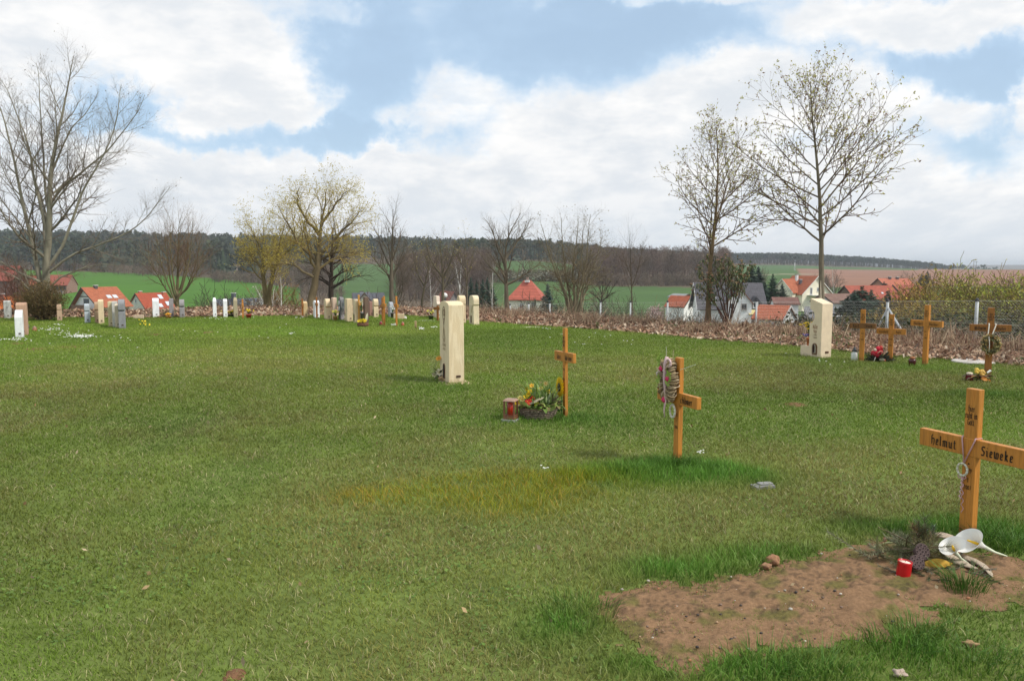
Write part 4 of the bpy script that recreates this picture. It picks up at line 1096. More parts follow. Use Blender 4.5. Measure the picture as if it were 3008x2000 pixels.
def lily(q, q2, base, direction, L, roll, r):
    """calla spathe: a rolled funnel flaring open, with a spadix"""
    d = nrm(np.array(direction, float)); ref = np.array([0, 0, 1.]) if abs(d[2]) < .8 else np.array([0, -1., 0])
    A = nrm(np.cross(d, ref)); B = np.cross(A, d); A, B = A * math.cos(roll) + B * math.sin(roll), -A * math.sin(roll) + B * math.cos(roll)
    nu, nv = 14, 32; V = []
    for i in range(nu + 1):
        t = i / nu; rad = L * (.07 + .40 * t ** 1.25)
        for j in range(nv + 1):
            a = (j / nv - .5) * 2 * PI; lip = (math.cos(a) + 1) / 2
            l = L * t * (1 - .42 * t * (1 - lip)) + L * .30 * t ** 4 * math.exp(-(a / .38) ** 2)
            fl = 1 + .22 * t ** 3 * math.sin(a * 1.0) ** 2
            V.append(np.array(base) + d * l + (B * math.cos(a) + A * math.sin(a)) * rad * fl + B * L * .16 * t ** 3 * lip)
    i = (np.arange(nu)[:, None] * (nv + 1) + np.arange(nv)[None]).ravel()
    q.add(V, np.stack([i, i + 1, i + nv + 2, i + nv + 1], 1), (.80, .79, .74))
    b = np.array(base)
    q2.tube([b + d * L * .18, b + d * L * .45 + B * .004, b + d * L * .78 + B * .01], np.array([.007, .008, .004]), 8, (.82, .50, .03))


def deco_front(cr):
    r = np.random.default_rng(17)
    b = GP(2760, 1640); o = tag(empty('grave_arrangement', b), 'arrangement of fir twigs, lotus pods, white calla lilies and driftwood on bare soil', 'flower arrangement')
    W = lambda u, v, z=0: np.array([*(GP(u, v, 0)[:2] - b[:2]), z])      # place on the soil, z above it

    def at(u, v, Y):                    # spot hanging over the soil at distance Y
        return P(u, v, Y) - b
    q = QB()
    cols = [(.11, .125, .045), (.16, .15, .06), (.19, .20, .12), (.09, .10, .04), (.22, .17, .07)]
    for i in range(48):
        a = W(2668 + r.normal(0, 40), 1655 + r.normal(0, 13), .02 + .06 * r.random()); an = r.random() * 6.28
        l = .10 + .16 * r.random(); e = a + np.array([math.cos(an) * l * 1.1, math.sin(an) * l * .7, r.normal(.03, .05)]); e[2] = max(e[2], .012)
        sprig(q, a, e, 110, .035 + .02 * r.random(), r, np.array(cols[r.integers(0, 5)]) * 1.25, w=.0011)
    for i in range(22):
        a = W(2775 + r.normal(0, 45), 1690 + r.normal(0, 10), .02); an = r.random() * 6.28; l = .10 + .08 * r.random()
        sprig(q, a, a + np.array([math.cos(an) * l, math.sin(an) * l * .8, .02]), 110, .022, r, [(.10, .13, .06), (.2, .22, .16)][r.integers(0, 2)], w=.0011)
    Y0 = W(2725, 1630)[1] + b[1]
    for k in range(16): sprig(q, at(2722 + r.normal(0, 8), 1608 + r.normal(0, 8), Y0), at(2722 + r.normal(0, 26), 1560 + r.normal(0, 18), Y0 + r.normal(0, .03)), 120, .05, r, (.13, .15, .07) if k % 3 else (.2, .11, .06))
    sprig(q, at(2737, 1590, Y0), at(2743, 1545, Y0), 140, .03, r, (.16, .19, .15))
    for k in range(16):
        sprig(q, at(2690, 1610 + r.normal(0, 6), Y0), at(2640 + r.normal(0, 18), 1590 + r.normal(0, 18), Y0 + .03), 120, .05, r, (.25, .25, .15))
    for k in range(18): sprig(q, at(2742 + r.normal(0, 8), 1622 + r.normal(0, 10), Y0 - .02), at(2756 + r.normal(0, 9), 1640 + r.normal(0, 14), Y0 - .08), 110, .032, r, (.17, .16, .05))
    q.build('fir_twig', mat('needle', None, .6, .1, 5, trans=.1), o)
    q = QB(); q.tube([W(2545, 1624, .02), W(2600, 1614, .04), W(2650, 1612, .05)], .006, 6, (.38, .42, .20)); q.tube([W(2545, 1626, .02), W(2570, 1632, .02), W(2596, 1640, .02)], .005, 6, (.34, .38, .18)); q.build('green_stem', M_col(), o, True)
    for i, (u, v, Y, rad, tx, tz) in enumerate(((2708, 1620, Y0 - .26, .046, .25, .5), (2693, 1652, Y0 - .30, .042, .1, .8))):
        q = QB(); M = Matrix.Rotation(PI / 2 - tz * .75, 3, 'X') @ Matrix.Rotation(tx, 3, 'Y'); c = at(u, v, Y); c[2] = max(c[2], .05)
        q.lathe([(.008, -.055), (.02, -.045), (rad * .82, -.012), (rad, .0), (rad * .96, .008), (rad * .8, .006), (.001, .007)], 20, col=(.075, .048, .044), cap=False)
        hs = [(0, 0)] + [(.42, k * 2 * PI / 5) for k in range(5)] + [(.77, k * 2 * PI / 9 + .3) for k in range(9)]
        for rr, aa in hs:
            h = (rr * rad * math.cos(aa), rr * rad * math.sin(aa), .006)
            q.torus(h, rad * .165, rad * .045, 10, 5, (.14, .10, .095), 'z'); q.lathe([(rad * .15, 0), (rad * .12, .001)], 8, (h[0], h[1], .0068), (.022, .010, .010))
        for k in range(len(q.V)): q.V[k] = q.V[k] @ np.array(M).T + c
        q.build('lotus_pod', mat('pod', None, .8, .25, 60, bump=.3), o, True)
    for i, (u, v, Y, dr, L, roll) in enumerate(((2806, 1622, Y0 - .22, (-.50, -.45, .62), .120, PI * .75), (2892, 1606, Y0 - .10, (-.80, -.12, .42), .150, PI * 1.0))):
        q, q2 = QB(), QB(); c = at(u, v, Y); c[2] = max(c[2], .03); lily(q, q2, c, dr, L, roll, r)
        e = q.build('calla_lily', mat('petal', None, .5, .03, 8, trans=.15), o, True)
        q2.build('spadix', M_plain(), e, True)
        QB().tube([c + nrm(np.array(dr)) * .01, c - nrm(np.array(dr)) * .05 + [0.02, 0, -.01], c - nrm(np.array(dr)) * .10 + [.05, 0, -.012]], np.array([.012, .007, .004]), 8, (.62, .65, .48)).build('stalk', M_plain(), e, True)
    for i, (pts, w) in enumerate(((((2770, 1621), (2800, 1640), (2835, 1658), (2874, 1671)), .036), (((2826, 1634), (2860, 1645), (2895, 1665), (2915, 1694)), .034), (((2745, 1572), (2775, 1571), (2805, 1576)), .026))):
        q = QB(); pp = [at(u, v, (min(G(u, v)[1] - .07, Y0 - .12 - .05 * (i == 0))) if i < 2 else Y0 + .08) for u, v in pts]
        s = smoothpath(pp, 14); tt = np.linspace(0, 1, 14); ww = w * np.sin(PI * (tt * .93 + .07)) ** .55 * (1 - .35 * tt)
        up = nrm(np.array([.15, -.5, .8])); V = []
        for k in range(14):
            d = nrm(s[min(k + 1, 13)] - s[max(k - 1, 0)]); sd = nrm(np.cross(d, up)); u_ = np.cross(sd, d)
            for aa in np.arange(8) * 2 * PI / 8: V.append(s[k] + sd * ww[k] * math.cos(aa) + u_ * ww[k] * .32 * math.sin(aa) + r.normal(0, .0008, 3))
        k8 = (np.arange(13)[:, None] * 8 + np.arange(8)[None]).ravel(); nx = (np.arange(13)[:, None] * 8 + (np.arange(8)[None] + 1) % 8).ravel()
        q.add(V, [np.stack([k8, nx, nx + 8, k8 + 8], 1), np.arange(8)[::-1], np.arange(8) + 104], (.42, .34, .255))
        q.build('driftwood', mat('driftwood', None, .9, .28, 40, bump=.5, bscale=120), o, True)
    q = QB(); n = 12; c0 = at(2712, 1671, Y0 - .24); c0[2] = max(c0[2], .045); V = []
    for k in range(n + 1):
        t = k / n; x = .145 * t; wv = .005 * math.sin(k * 2.2); V += [c0 + [x, .0, .022 * math.sin(PI * t) + .006], c0 + [x + .005, -.035 * math.sin(PI * (t * .8 + .1)) - wv, -.018 + .018 * t + wv * 1.4]]
    i = np.arange(n) * 2; V2 = np.array(V); q.add(np.vstack([V2, V2 + [0, .004, -.006]]), [np.stack([i, i + 1, i + 3, i + 2], 1), np.stack([i + 2, i + 3, i + 1, i], 1) + 2 * n + 2, np.stack([i + 1, i + 2 * n + 3, i + 2 * n + 5, i + 3], 1)], (.50, .30, .045))
    q.build('bracket_fungus', mat('fungus', None, .8, .3, 50), o, True)
    for (u, v) in ((2599, 1591), (2601, 1602), (2636, 1590), (2592, 1602), (2617, 1618), (2637, 1619), (2582, 1634), (2609, 1622), (2814, 1630)):
        q = QB().ball((0, 0, 0), (.012, .012, .013), 10, 7, (.24, .09, .05)); q.lathe([(.003, .011), (.001, .016)], 6, col=(.1, .06, .03)); e = q.build('nut', mat('nut', None, .45, .2, 30), o, True); e.location = W(u, v + 3, .018)
    q = QB()
    for k in range(5): leafblade(q, at(2700 + k * 3, 1590, Y0 + .02), at(2692 + k * 9, 1562 + r.normal(0, 8), Y0 + .02), .016, (.62, .60, .56), .02)
    q.build('dried_petal', M_col(), o)
    # red candle
    b2 = GP(2652, 1697); o = tag(empty('grave_candle', b2), 'red grave candle in a clear cup at the near edge of the fir arrangement', 'candle'); o.rotation_euler = (0, R(5), 0)
    QB().lathe([(.0385, .0), (.0385, .010), (.036, .012)], 28, col=(.50, .30, .30)).build('base', mat('cup', None, .2, .1, 20), o, True)
    QB().lathe([(.0345, .0101), (.036, .03), (.0362, .085), (.0365, .094), (.0345, .094), (.0338, .086)], 32, col=(.50, .008, .012), cap=False).build('body', mat('red_plastic', None, .28, .12, 40, spec=.5), o, True)
    QB().lathe([(.034, .080), (.034, .0865), (.001, .088)], 24, col=(.80, .70, .58), cap=False).build('wax', M_plain(), o, True)
    QB().tube([(0, 0, .087), (.001, 0, .098)], .0013, 5, (.03, .02, .02)).build('wick', M_plain(), o)
    # bead wreath with cord on the near cross
    c, cb, zt, zb = cr['c1']; yf = -.023 - .004
    o = tag(empty('bead_wreath', loc(c, (0, 0, zb)), YAW), 'small wreath of pale beads hung by a pink cord over the nearest cross', 'wreath'); zz = -.195; xx = -.028
    q = QB()
    for k in range(26):
        a = k * 2 * PI / 26; q.ball((xx + .033 * math.cos(a), yf - .012, zz + .037 * math.sin(a)), .0065 + .001 * r.random(), 8, 6, [(.58, .55, .42), (.68, .66, .58), (.45, .45, .30)][k % 3])
    q.build('ring', M_plain(), o, True)
    q = QB(); pk = (.55, .33, .33)
    bt = .108
    for sx in (-.046, .040):
        q.tube([(sx, .03, -.005), (sx, .024, .006), (sx, yf - .003, .006), (sx * .95, yf - .006, -.01), (xx + .006, yf - .009, zz + .038)], .0042, 6, pk)
    t = np.linspace(0, 1, 40); q.tube(np.stack([xx + .012 * t + .006 * np.sin(t * 30), yf - .008 + .005 * np.cos(t * 30), zz - .04 - .23 * t], 1), .0035 * (1 - .4 * t), 5, pk)
    q.tube(np.stack([xx + .004 - .012 * t + .006 * np.cos(t * 34), yf - .010 + .004 * np.sin(t * 34), zz - .04 - .15 * t], 1), .003, 5, (.62, .42, .40))
    for a in (-1, 1): q.torus((xx + a * .014, yf - .012, zz - .044), .012, .003, 12, 5, pk)
    q.build('cord', mat('cord', None, .8, .25, 200), o, True)
    # straw wreath on the second cross
    c, cb, zt, zb = cr['c2']; o = tag(empty('straw_wreath', loc(c, (-.05, -.02, zb + .10)), YAW), 'oval straw wreath with pink ribbon and red rosebuds over the second cross', 'wreath')
    q = QB(); t = np.linspace(0, 1, 900)
    for k in range(3):
        A = t * 2 * PI; B = t * 2 * PI * (34 + 7 * k) + k * 2; rr = .037 + .010 * np.sin(A * 7 + k) + .006 * np.sin(A * 17 + 3 * k)
        wob = .012 * np.sin(A * 5 + k) + .008 * np.sin(A * 13 + 2 * k); x = -.012 + (.068 + wob + rr * np.cos(B)) * np.cos(A); z = (.145 + wob + rr * np.cos(B)) * np.sin(A); y = -.05 + rr * np.sin(B) + .006 * np.sin(A * 21)
        q.tube(np.stack([x, y, z], 1), .0042, 4, [(.36, .27, .16), (.28, .20, .11), (.44, .35, .23)][k])
    q.torus((-.012, -.05, 0), .068, .030, 40, 8, (.17, .12, .065), sx=1, sz=2.0)
    q.build('ring', mat('straw', None, .9, .3, 60), o)
    q = QB(); rb = (.60, .42, .42)
    q.tube([(.02, -.085, .2), (.01, -.095, .13), (.0, -.092, .02), (.008, -.088, -.08), (.02, -.09, -.16), (.0, -.09, -.25), (.01, -.09, -.31)], np.array([.016, .014, .014, .012, .009, .007, .004]), 6, rb)
    for a in (-1, 1): q.torus((.005 + a * .045, -.088, .13 + a * .02), .032, .009, 16, 6, rb)
    q.tube([(-.04, -.09, .1), (-.09, -.09, .06), (-.12, -.09, .05), (-.10, -.09, .03)], np.array([.012, .012, .01, .012]), 6, (.62, .55, .5)); q.build('ribbon', mat('ribbon', None, .6, .15, 40), o, True)
    for (x, z) in ((-.05, .095), (.05, .02), (.0, -.165)):
        q = QB()
        for k in range(7): q.ball((x + .011 * math.cos(k * 2.4) * (k > 0), -.092 + .006 * math.sin(k), z + .010 * math.sin(k * 2.4) * (k > 0)), (.015, .013, .018), 8, 6, (.55, .03, .06 + .01 * k))
        q.build('rosebud', M_plain(), o, True)
    q = QB()
    for (x, z) in ((-.11, .145), (.085, .03), (.075, -.0), (-.1, -.0), (.09, .06), (-.09, .16), (-.03, .21)):
        for k in range(6): a = r.random() * 6.28; leafblade(q, (x * .8, -.085, z), (x * .8 + .045 * math.cos(a), -.10, z + .045 * math.sin(a)), .012, np.array([.30, .42, .08]) * (.8 + .4 * r.random()), .006, (0, -1, 0))
    q.build('leaf', M_col(), o)
    q = QB(); q.tube([(.12, -.02, .1), (.2, .0, .13), (.28, .02, .16)], .0022, 5, (.55, .6, .45)); q.tube([(-.04, -.05, .19), (-.045, -.05, .28)], .002, 4, (.55, .52, .45)); q.tube([(.03, -.03, .18), (.02, -.02, .26)], .002, 4, (.4, .3, .2)); q.build('stalk', M_plain(), o)
    o = tag(empty('bead_wreath', loc(c, (-.02, -.035, zb - .16)), YAW), 'small white bead ring hanging under the straw wreath', 'wreath')
    q = QB()
    for k in range(22): a = k * 2 * PI / 22; q.ball((.036 * math.cos(a), -.012, .052 * math.sin(a)), .010, 8, 6, [(.60, .55, .42), (.7, .68, .6)][k % 2])
    q.build('ring', M_plain(), o, True)
    QB().tube([(-.03, -.02, .05), (-.06, -.05, .09), (-.055, -.06, .16)], .003, 5, (.6, .5, .42)).build('cord', M_plain(), o)


def lantern(name, loc_, label, h, w, body, roof, flame, kind='square', rz=0, cat='lantern'):
    o = tag(empty(name, loc_, rz), label, cat); q = QB()
    if kind == 'square':
        QB().box((0, 0, .012), (w * 1.05, w * 1.05, .024), col=body).build('base', mat('copper', None, .5, .3, 20, spec=.5), o, False, .003)
        for sx in (-1, 1):
            for sy in (-1, 1): q.box((sx * w * .44, sy * w * .44, h * .45), (w * .13, w * .13, h * .85), col=body)
        for s in (-1, 1):
            q.box((0, s * w * .44, h * .17), (w * .76, w * .07, .012), col=body); q.box((s * w * .44, 0, h * .17), (w * .07, w * .76, .012), col=body)
        q.build('frame', mat('copper', None), o)
        q = QB(); z0 = h * .87; x = w * .58
        q.add([(-x, -x, z0), (x, -x, z0), (x, x, z0), (-x, x, z0), (-x * .75, -x * .75, z0 + h * .09), (x * .75, -x * .75, z0 + h * .09), (x * .75, x * .75, z0 + h * .09), (-x * .75, x * .75, z0 + h * .09)], [np.array([[0, 3, 2, 1], [4, 5, 6, 7], [0, 1, 5, 4], [1, 2, 6, 5], [2, 3, 7, 6], [3, 0, 4, 7]])], roof)
        q.build('roof', mat('copper', None), o, False, .004)
        QB().lathe([(w * .27, .026), (w * .28, h * .8), (w * .1, h * .82)], 16, col=flame).build('candle', mat('red_plastic', None, .28, .12, 40, spec=.5), o, True)
        m = glass(); QB().box((0, 0, h * .5), (w * .80, w * .80, h * .66)).build('glass', m, o)
    else:
        k = h / 1.0
        QB().lathe([(w * .42, 0), (w * .48, .03 * k), (w * .5, .3 * k), (w * .46, .55 * k), (w * .34, .66 * k)], 18, col=body).build('glass', mat('glaze', None, .25, .15, 15, spec=.5), o, True)
        QB().lathe([(w * .36, .66 * k), (w * .40, .70 * k), (w * .36, .80 * k), (w * .24, .86 * k), (w * .12, .9 * k), (w * .1, k), (.004, k)], 16, col=roof).build('lid', M_plain(), o, True)
    return o


def glass():
    if 'glass' in MATS: return MATS['glass']
    m = bpy.data.materials.new('glass'); m.use_nodes = True; nt = m.node_tree
    t = nt.nodes.new('ShaderNodeBsdfTransparent'); g = nt.nodes.new('ShaderNodeBsdfGlossy'); g.inputs['Roughness'].default_value = .05
    mx = nt.nodes.new('ShaderNodeMixShader'); mx.inputs[0].default_value = .08
    nt.links.new(t.outputs[0], mx.inputs[1]); nt.links.new(g.outputs[0], mx.inputs[2]); nt.links.new(mx.outputs[0], nt.nodes['Material Output'].inputs['Surface'])
    MATS['glass'] = m; return m


def flower(q, c, s, col, mid, r, n=6, nrmv=(0, -1, .5)):
    d = nrm(np.array(nrmv) + r.normal(0, .25, 3)); A = nrm(np.cross(d, (0.3, 0, 1.))); B = np.cross(A, d); c = np.array(c)
    for k in range(n):
        a = k * 2 * PI / n; e = c + (A * math.cos(a) + B * math.sin(a)) * s + d * s * .25
        leafblade(q, c, e, s * .36, np.array(col) * (.85 + .3 * r.random()), s * .08, d)
    q.ball(c + d * s * .15, s * .28, 6, 5, mid)


def deco_mid(cr):
    r = np.random.default_rng(27)
    # willow basket of spring flowers
    b = GP(1581, 1228); o = tag(empty('flower_basket', b), 'round wicker basket planted with daffodils and red primroses, beside the slender cross', 'basket'); Rb = .175; o.scale = (1.18, 1.18, 1.18)
    q = QB(); q.lathe([(Rb * .80, .0), (Rb * .9, .05), (Rb * 1.0, .105), (Rb * .95, .108), (Rb * .85, .06)], 40, col=(.12, .09, .065))
    for k in range(60):
        a = k * 2 * PI / 60
        for j in range(6):
            z = .008 + j * .017; rr = Rb * (.815 + .2 * z / .105) + .002; aa = a + (j % 2) * PI / 60
            q.ball((rr * math.cos(aa), rr * math.sin(aa), z), (.011, .011, .0078), 5, 4, np.array([.27, .21, .15]) * (.55 + .7 * r.random()))
    q.torus((0, 0, .107), Rb, .009, 40, 6, (.2, .13, .09), 'z'); q.build('basket', mat('wicker', None, .85, .3, 60), o)
    QB().lathe([(Rb * .93, .095), (Rb * .5, .115), (.001, .12)], 20, col=(.05, .035, .025), cap=False).build('soil', mat('soil', None), o, True)
    q = QB(); g1, g2, g3 = (.16, .26, .05), (.30, .38, .16), (.33, .40, .14)
    for k in range(110):
        a = r.random() * 6.28; s = r.random() ** .5 * .13; l = .06 + .12 * r.random(); x, y = math.cos(a) * s + .02, math.sin(a) * s
        e = (x + r.normal(0, .09), y + r.normal(0, .07), .12 + .10 + .17 * r.random()); leafblade(q, (x, y, .11), e, .007, np.array([g1, g2, g1][k % 3]) * (.7 + .6 * r.random()), .02)
    for k in range(90):
        a = r.random() * 6.28; s = .08 + .10 * r.random(); x, y = math.cos(a) * s, math.sin(a) * s; a2 = a + r.normal(0, .8)
        leafblade(q, (x, y, .11), (x + math.cos(a2) * .09, y + math.sin(a2) * .09, .13 + r.normal(.01, .03)), .022, np.array([g1, (.11, .16, .04), (.2, .17, .07)][k % 3]) * (.7 + .6 * r.random()), .02)
    leafblade(q, (.04, -.08, .13), (.11, -.05, .30), .022, (.25, .30, .18), .02, (1, -.5, 0)); leafblade(q, (.03, -.08, .12), (.10, -.12, .20), .02, (.36, .38, .26), .02, (1, -.5, 0)); leafblade(q, (-.1, -.13, .15), (.05, -.1, .215), .012, (.45, .40, .28), .03, (0, -1, .2))
    q.build('foliage', M_col(), o)
    q = QB(); t = np.linspace(-1, 1, 26); V = []
    for x in t: V += [(x * .17, -.165 * math.sqrt(max(0, 1 - (x * .9) ** 2)) - .015, .118 + .025 * math.sin(x * 7)), (x * .175, -.15 * math.sqrt(max(0, 1 - (x * .9) ** 2)) - .02, .150 + .028 * math.sin(x * 7 + .6))]
    i = np.arange(25) * 2; q.add(V, np.stack([i, i + 2, i + 3, i + 1], 1), (.30, .37, .09)); q.build('leaf_trim', M_col(), o, True)
    Yl = (.78, .56, .02)
    for (x, y, z, c) in ((-.10, -.02, .28, Yl), (-.08, -.04, .26, Yl), (.0, .0, .27, Yl), (.02, .0, .28, (.7, .6, .1)), (.10, .0, .25, Yl), (.07, .05, .32, (.7, .55, .2)), (-.06, .03, .30, (.75, .45, .05)), (-.20, -.06, .155, Yl), (-.215, -.05, .17, Yl), (-.17, -.06, .20, (.7, .62, .2)), (-.15, -.07, .19, (.7, .6, .2)), (-.12, -.06, .21, Yl), (-.02, -.15, .155, Yl), (-.09, -.05, .235, Yl), (-.19, -.07, .14, Yl)):
        q = QB(); flower(q, (x, y, z), .026, c, (.7, .35, .03), r); q.build('yellow_flower', M_col(), o)
    for (x, y, z) in ((-.105, -.11, .175), (-.09, -.13, .165), (-.07, -.10, .19), (-.055, -.09, .205)):
        q = QB(); flower(q, (x, y, z), .024, (.50, .02, .015), (.75, .35, .03), r); q.build('red_flower', M_col(), o)
    q = QB(); sprig(q, (.10, -.06, .12), (.18, -.08, .22), 120, .03, r, (.22, .18, .11)); sprig(q, (.12, -.03, .12), (.13, -.08, .24), 120, .03, r, (.14, .13, .07)); q.build('twig', M_col(), o)
    # copper lantern on a stone
    bl = GP(1499, 1236); so = QB().box((0, 0, .012), (.17, .15, .028), col=(.36, .36, .35)).build('stone_slab', mat('concrete', None, .9, .2, 30, bump=.3), None, False, .005); so.location = bl; so.rotation_euler = (0, 0, -.3); tag(so, 'square grey stone slab under the copper lantern', 'stone')
    lantern('grave_lantern', bl + [0.005, .0, .026], 'copper lantern with a red candle standing on a grey slab by the flower basket', .225, .125, (.20, .085, .04), (.33, .2, .14), (.45, .012, .008), rz=-.35)
    # sunflower on a stick
    bs = GP(1650, 1226); o = tag(empty('sunflower_decoration', bs, -R(74)), 'yellow fabric sunflower on a stick leaning on the slender cross', 'garden ornament')
    QB().tube([(0, 0, 0), (0, 0, .38)], .005, 6, (.05, .16, .04)).build('stick', M_plain(), o, True)
    q = QB(); c = np.array([0, -.02, .34])
    for ring in (0, 1):
        for k in range(18):
            a = (k + ring * .5) * 2 * PI / 18; leafblade(q, c + [0, ring * .006, 0], c + [.118 * math.cos(a), ring * .012 - .008, .118 * math.sin(a)], .023, np.array([.80, .55, .012]) * (.85 + .25 * r.random()), .006, (0, -1, 0))
    q.build('petal', M_col(), o); QB().ball(c + [0, -.012, 0], (.048, .016, .048), 16, 8, (.055, .03, .012)).build('centre', mat('seed', None, .9, .4, 120, bump=.5), o, True)
    q = QB(); leafblade(q, (0, 0, .08), (-.09, -.02, .19), .04, (.03, .20, .03), .02, (0, -1, 0)); leafblade(q, (0, 0, .06), (.08, -.02, .20), .04, (.025, .17, .03), .02, (0, -1, 0)); leafblade(q, (0, -.01, .05), (-.02, -.03, .2), .045, (.03, .22, .035), .02, (0, -1, 0)); q.build('leaf', M_col(), o)
    # flowers behind the tall near stele
    b = GP(1288, 1118); o = tag(empty('grave_arrangement', b), 'fern leaf, orange blossom and dried flowers at the left foot of the tall near stele', 'flower arrangement')
    q = QB(); st = smoothpath([(0, 0, 0), (-.06, 0, .10), (-.05, 0, .22), (.0, 0, .33)], 16); q.tube(st, .003, 5, (.3, .32, .18))
    for k in range(4, 16): leafblade(q, st[k], st[k] + [-.075, -.01, .045], .009, (.60, .60, .42), .008); leafblade(q, st[k], st[k] + [.05, .0, .03], .009, (.52, .53, .36), .008)
    q.build('fern_leaf', M_col(), o)
    q = QB(); flower(q, (.01, -.02, .325), .05, (.72, .36, .06), (.6, .25, .03), r, 7); q.build('orange_flower', M_col(), o)
    q = QB(); flower(q, (.02, -.05, .13), .06, (.72, .66, .48), (.5, .42, .2), r, 7); flower(q, (-.06, -.04, .09), .04, (.62, .58, .34), (.5, .42, .2), r, 6); q.build('white_flower', M_col(), o)
    q = QB()
    for k in range(26): a = r.random() * 6.28; leafblade(q, (.02, -.03, .05), (.02 + .12 * math.cos(a), -.04 + .06 * math.sin(a), .03 + .18 * r.random()), .018, np.array([(.05, .07, .04), (.10, .08, .06), (.06, .055, .055)][k % 3]), .01)
    q.build('foliage', M_col(), o)
    q = QB()
    for (x, y, z) in ((.04, -.10, .05), (.10, -.13, .04), (.07, -.12, .06), (.12, -.15, .03)): q.ball((x, y, z), (.035, .03, .028), 8, 6, (.36, .24, .12))
    q.build('dried_flower', mat('straw', None), o, True)
    # ---- right row
    b = GP(2509, 1061); o = tag(empty('grave_lantern', b), 'clear plastic grave lantern with white candle and dark cap, left of the darker crossbar', 'lantern')
    q = QB().lathe([(.058, 0), (.064, .02), (.060, .06), (.052, .10), (.062, .14), (.06, .165), (.04, .18)], 18); q.build('glass', glass(), o, True)
    QB().lathe([(.034, .005), (.034, .16), (.03, .165)], 16, col=(.78, .80, .78)).build('candle', M_plain(), o, True)
    QB().lathe([(.045, .178), (.044, .20), (.022, .215), (.020, .235), (.012, .24), (.011, .262), (.003, .264)], 16, col=(.055, .06, .065)).build('lid', M_plain(), o, True)
    q = QB()
    for k in range(4): a = k * PI / 2 + .5; q.tube([(.064 * math.cos(a), .064 * math.sin(a), .0), (.064 * math.cos(a), .064 * math.sin(a), .15)], .005, 5, (.7, .7, .68))
    q.build('rib', M_plain(), o, True)
    b = GP(2679, 1077); o = tag(empty('grave_lantern', b), 'dark brown-red glass grave light with an orange lid, by the tall cross', 'lantern')
    QB().lathe([(.042, 0), (.056, .015), (.060, .10), (.056, .125), (.036, .135)], 18, col=(.06, .012, .010)).build('glass', mat('glaze', None, .25, .15, 15, spec=.5), o, True)
    QB().lathe([(.042, .134), (.042, .152), (.030, .168), (.004, .17)], 18, col=(.30, .11, .035)).build('lid', M_plain(), o, True)
    # arrangement with the red bow
    b = GP(2574, 1063); o = tag(empty('grave_arrangement', b), 'winter arrangement with a red bow and fir twigs between two right-row crosses', 'flower arrangement')
    q = QB()
    for k in range(56):
        a = r.random() * 6.28; l = .12 + .14 * r.random(); sprig(q, (r.normal(.02, .05), r.normal(0, .04), .03), (math.cos(a) * l * 1.2 + .05, math.sin(a) * l * .6, .02 + .15 * r.random() ** 1.5), 90, .04, r, [(.03, .045, .025), (.055, .04, .025), (.10, .10, .07)][k % 3], w=.003)
    for k in range(10): a = r.random() * 3.1; leafblade(q, (.06, 0, .05), (.06 + .22 * math.cos(a), 0, .08 + .17 * math.sin(a)), .014, (.03, .055, .03), .02, (0, -1, 0))
    q.build('fir_twig', M_col(), o)
    q = QB()
    for (x, z, sx, sz, c) in ((-.05, .17, .075, .05, (.42, .012, .025)), (.03, .18, .065, .055, (.50, .015, .03)), (.0, .235, .05, .05, (.48, .01, .03)), (-.08, .15, .05, .05, (.3, .02, .03)), (.05, .25, .03, .045, (.45, .04, .03)), (-.02, .12, .05, .05, (.35, .01, .02))): q.ball((x, -.05, z), (sx, .035, sz), 10, 7, c)
    q.tube([(-.02, -.08, .16), (.02, -.085, .20), (.06, -.08, .19), (.05, -.08, .14)], .008, 5, (.70, .42, .3)); q.build('bow', M_plain(), o, True)
    q = QB(); q.tube([(.05, 0, .25), (.06, 0, .36), (.085, 0, .45)], np.array([.009, .008, .004]), 5, (.35, .16, .09)); q.tube([(.05, 0, .25), (.10, 0, .38), (.15, 0, .44)], np.array([.008, .006, .003]), 5, (.32, .18, .1)); q.tube([(.04, 0, .27), (-.04, 0, .30), (-.09, 0, .31)], .006, 5, (.06, .05, .035)); q.build('branch', M_plain(), o)
    q = QB(); q.ball((-.06, -.06, .22), .03, 8, 6, (.6, .45, .36)); q.ball((.11, -.06, .03), .03, 8, 6, (.30, .07, .04)); q.ball((.05, -.1, .05), (.05, .03, .03), 8, 6, (.42, .38, .26)); q.build('ornament', M_plain(), o, True)
    QB().tube([(-.09, -.09, .0), (-.06, -.09, .10)], np.array([.010, .007]), 5, (.6, .55, .48)).build('candle', M_plain(), o, True)
    # arrangement with yellow roses + red lantern
    b = GP(2872, 1118); o = tag(empty('grave_arrangement', b), 'autumn arrangement with yellow roses, orange lampions and dry leaves in front of the weathered cross', 'flower arrangement')
    for (x, z, s, c) in ((-.03, .15, .052, (.58, .40, .06)), (.05, .12, .06, (.55, .33, .07))):
        q = QB()
        for k in range(16): a = k * 2.4; rr = s * .55 * math.sqrt(k / 16); q.ball((x + rr * math.cos(a), -.02 + .4 * rr * math.sin(a * 1.7), z + rr * math.sin(a)), (s * .42, s * .34, s * .40), 8, 6, np.array(c) * (.75 + .45 * r.random()))
        q.build('rose', M_plain(), o, True)
    for (x, z, ln) in ((.03, .045, .10), (.10, .015, .05)):
        q = QB()
        for k in range(5): a = k * 2 * PI / 5; leafblade(q, (x - ln * .5, -.10, z), (x + ln * .5, -.10 + .012 * math.cos(a), z - .02 + .012 * math.sin(a)), .022, np.array([.62, .27, .07]) * (.85 + .3 * r.random()), .02, (math.cos(a), math.sin(a), .4))
        q.build('lampion', M_col(), o)
    q = QB()
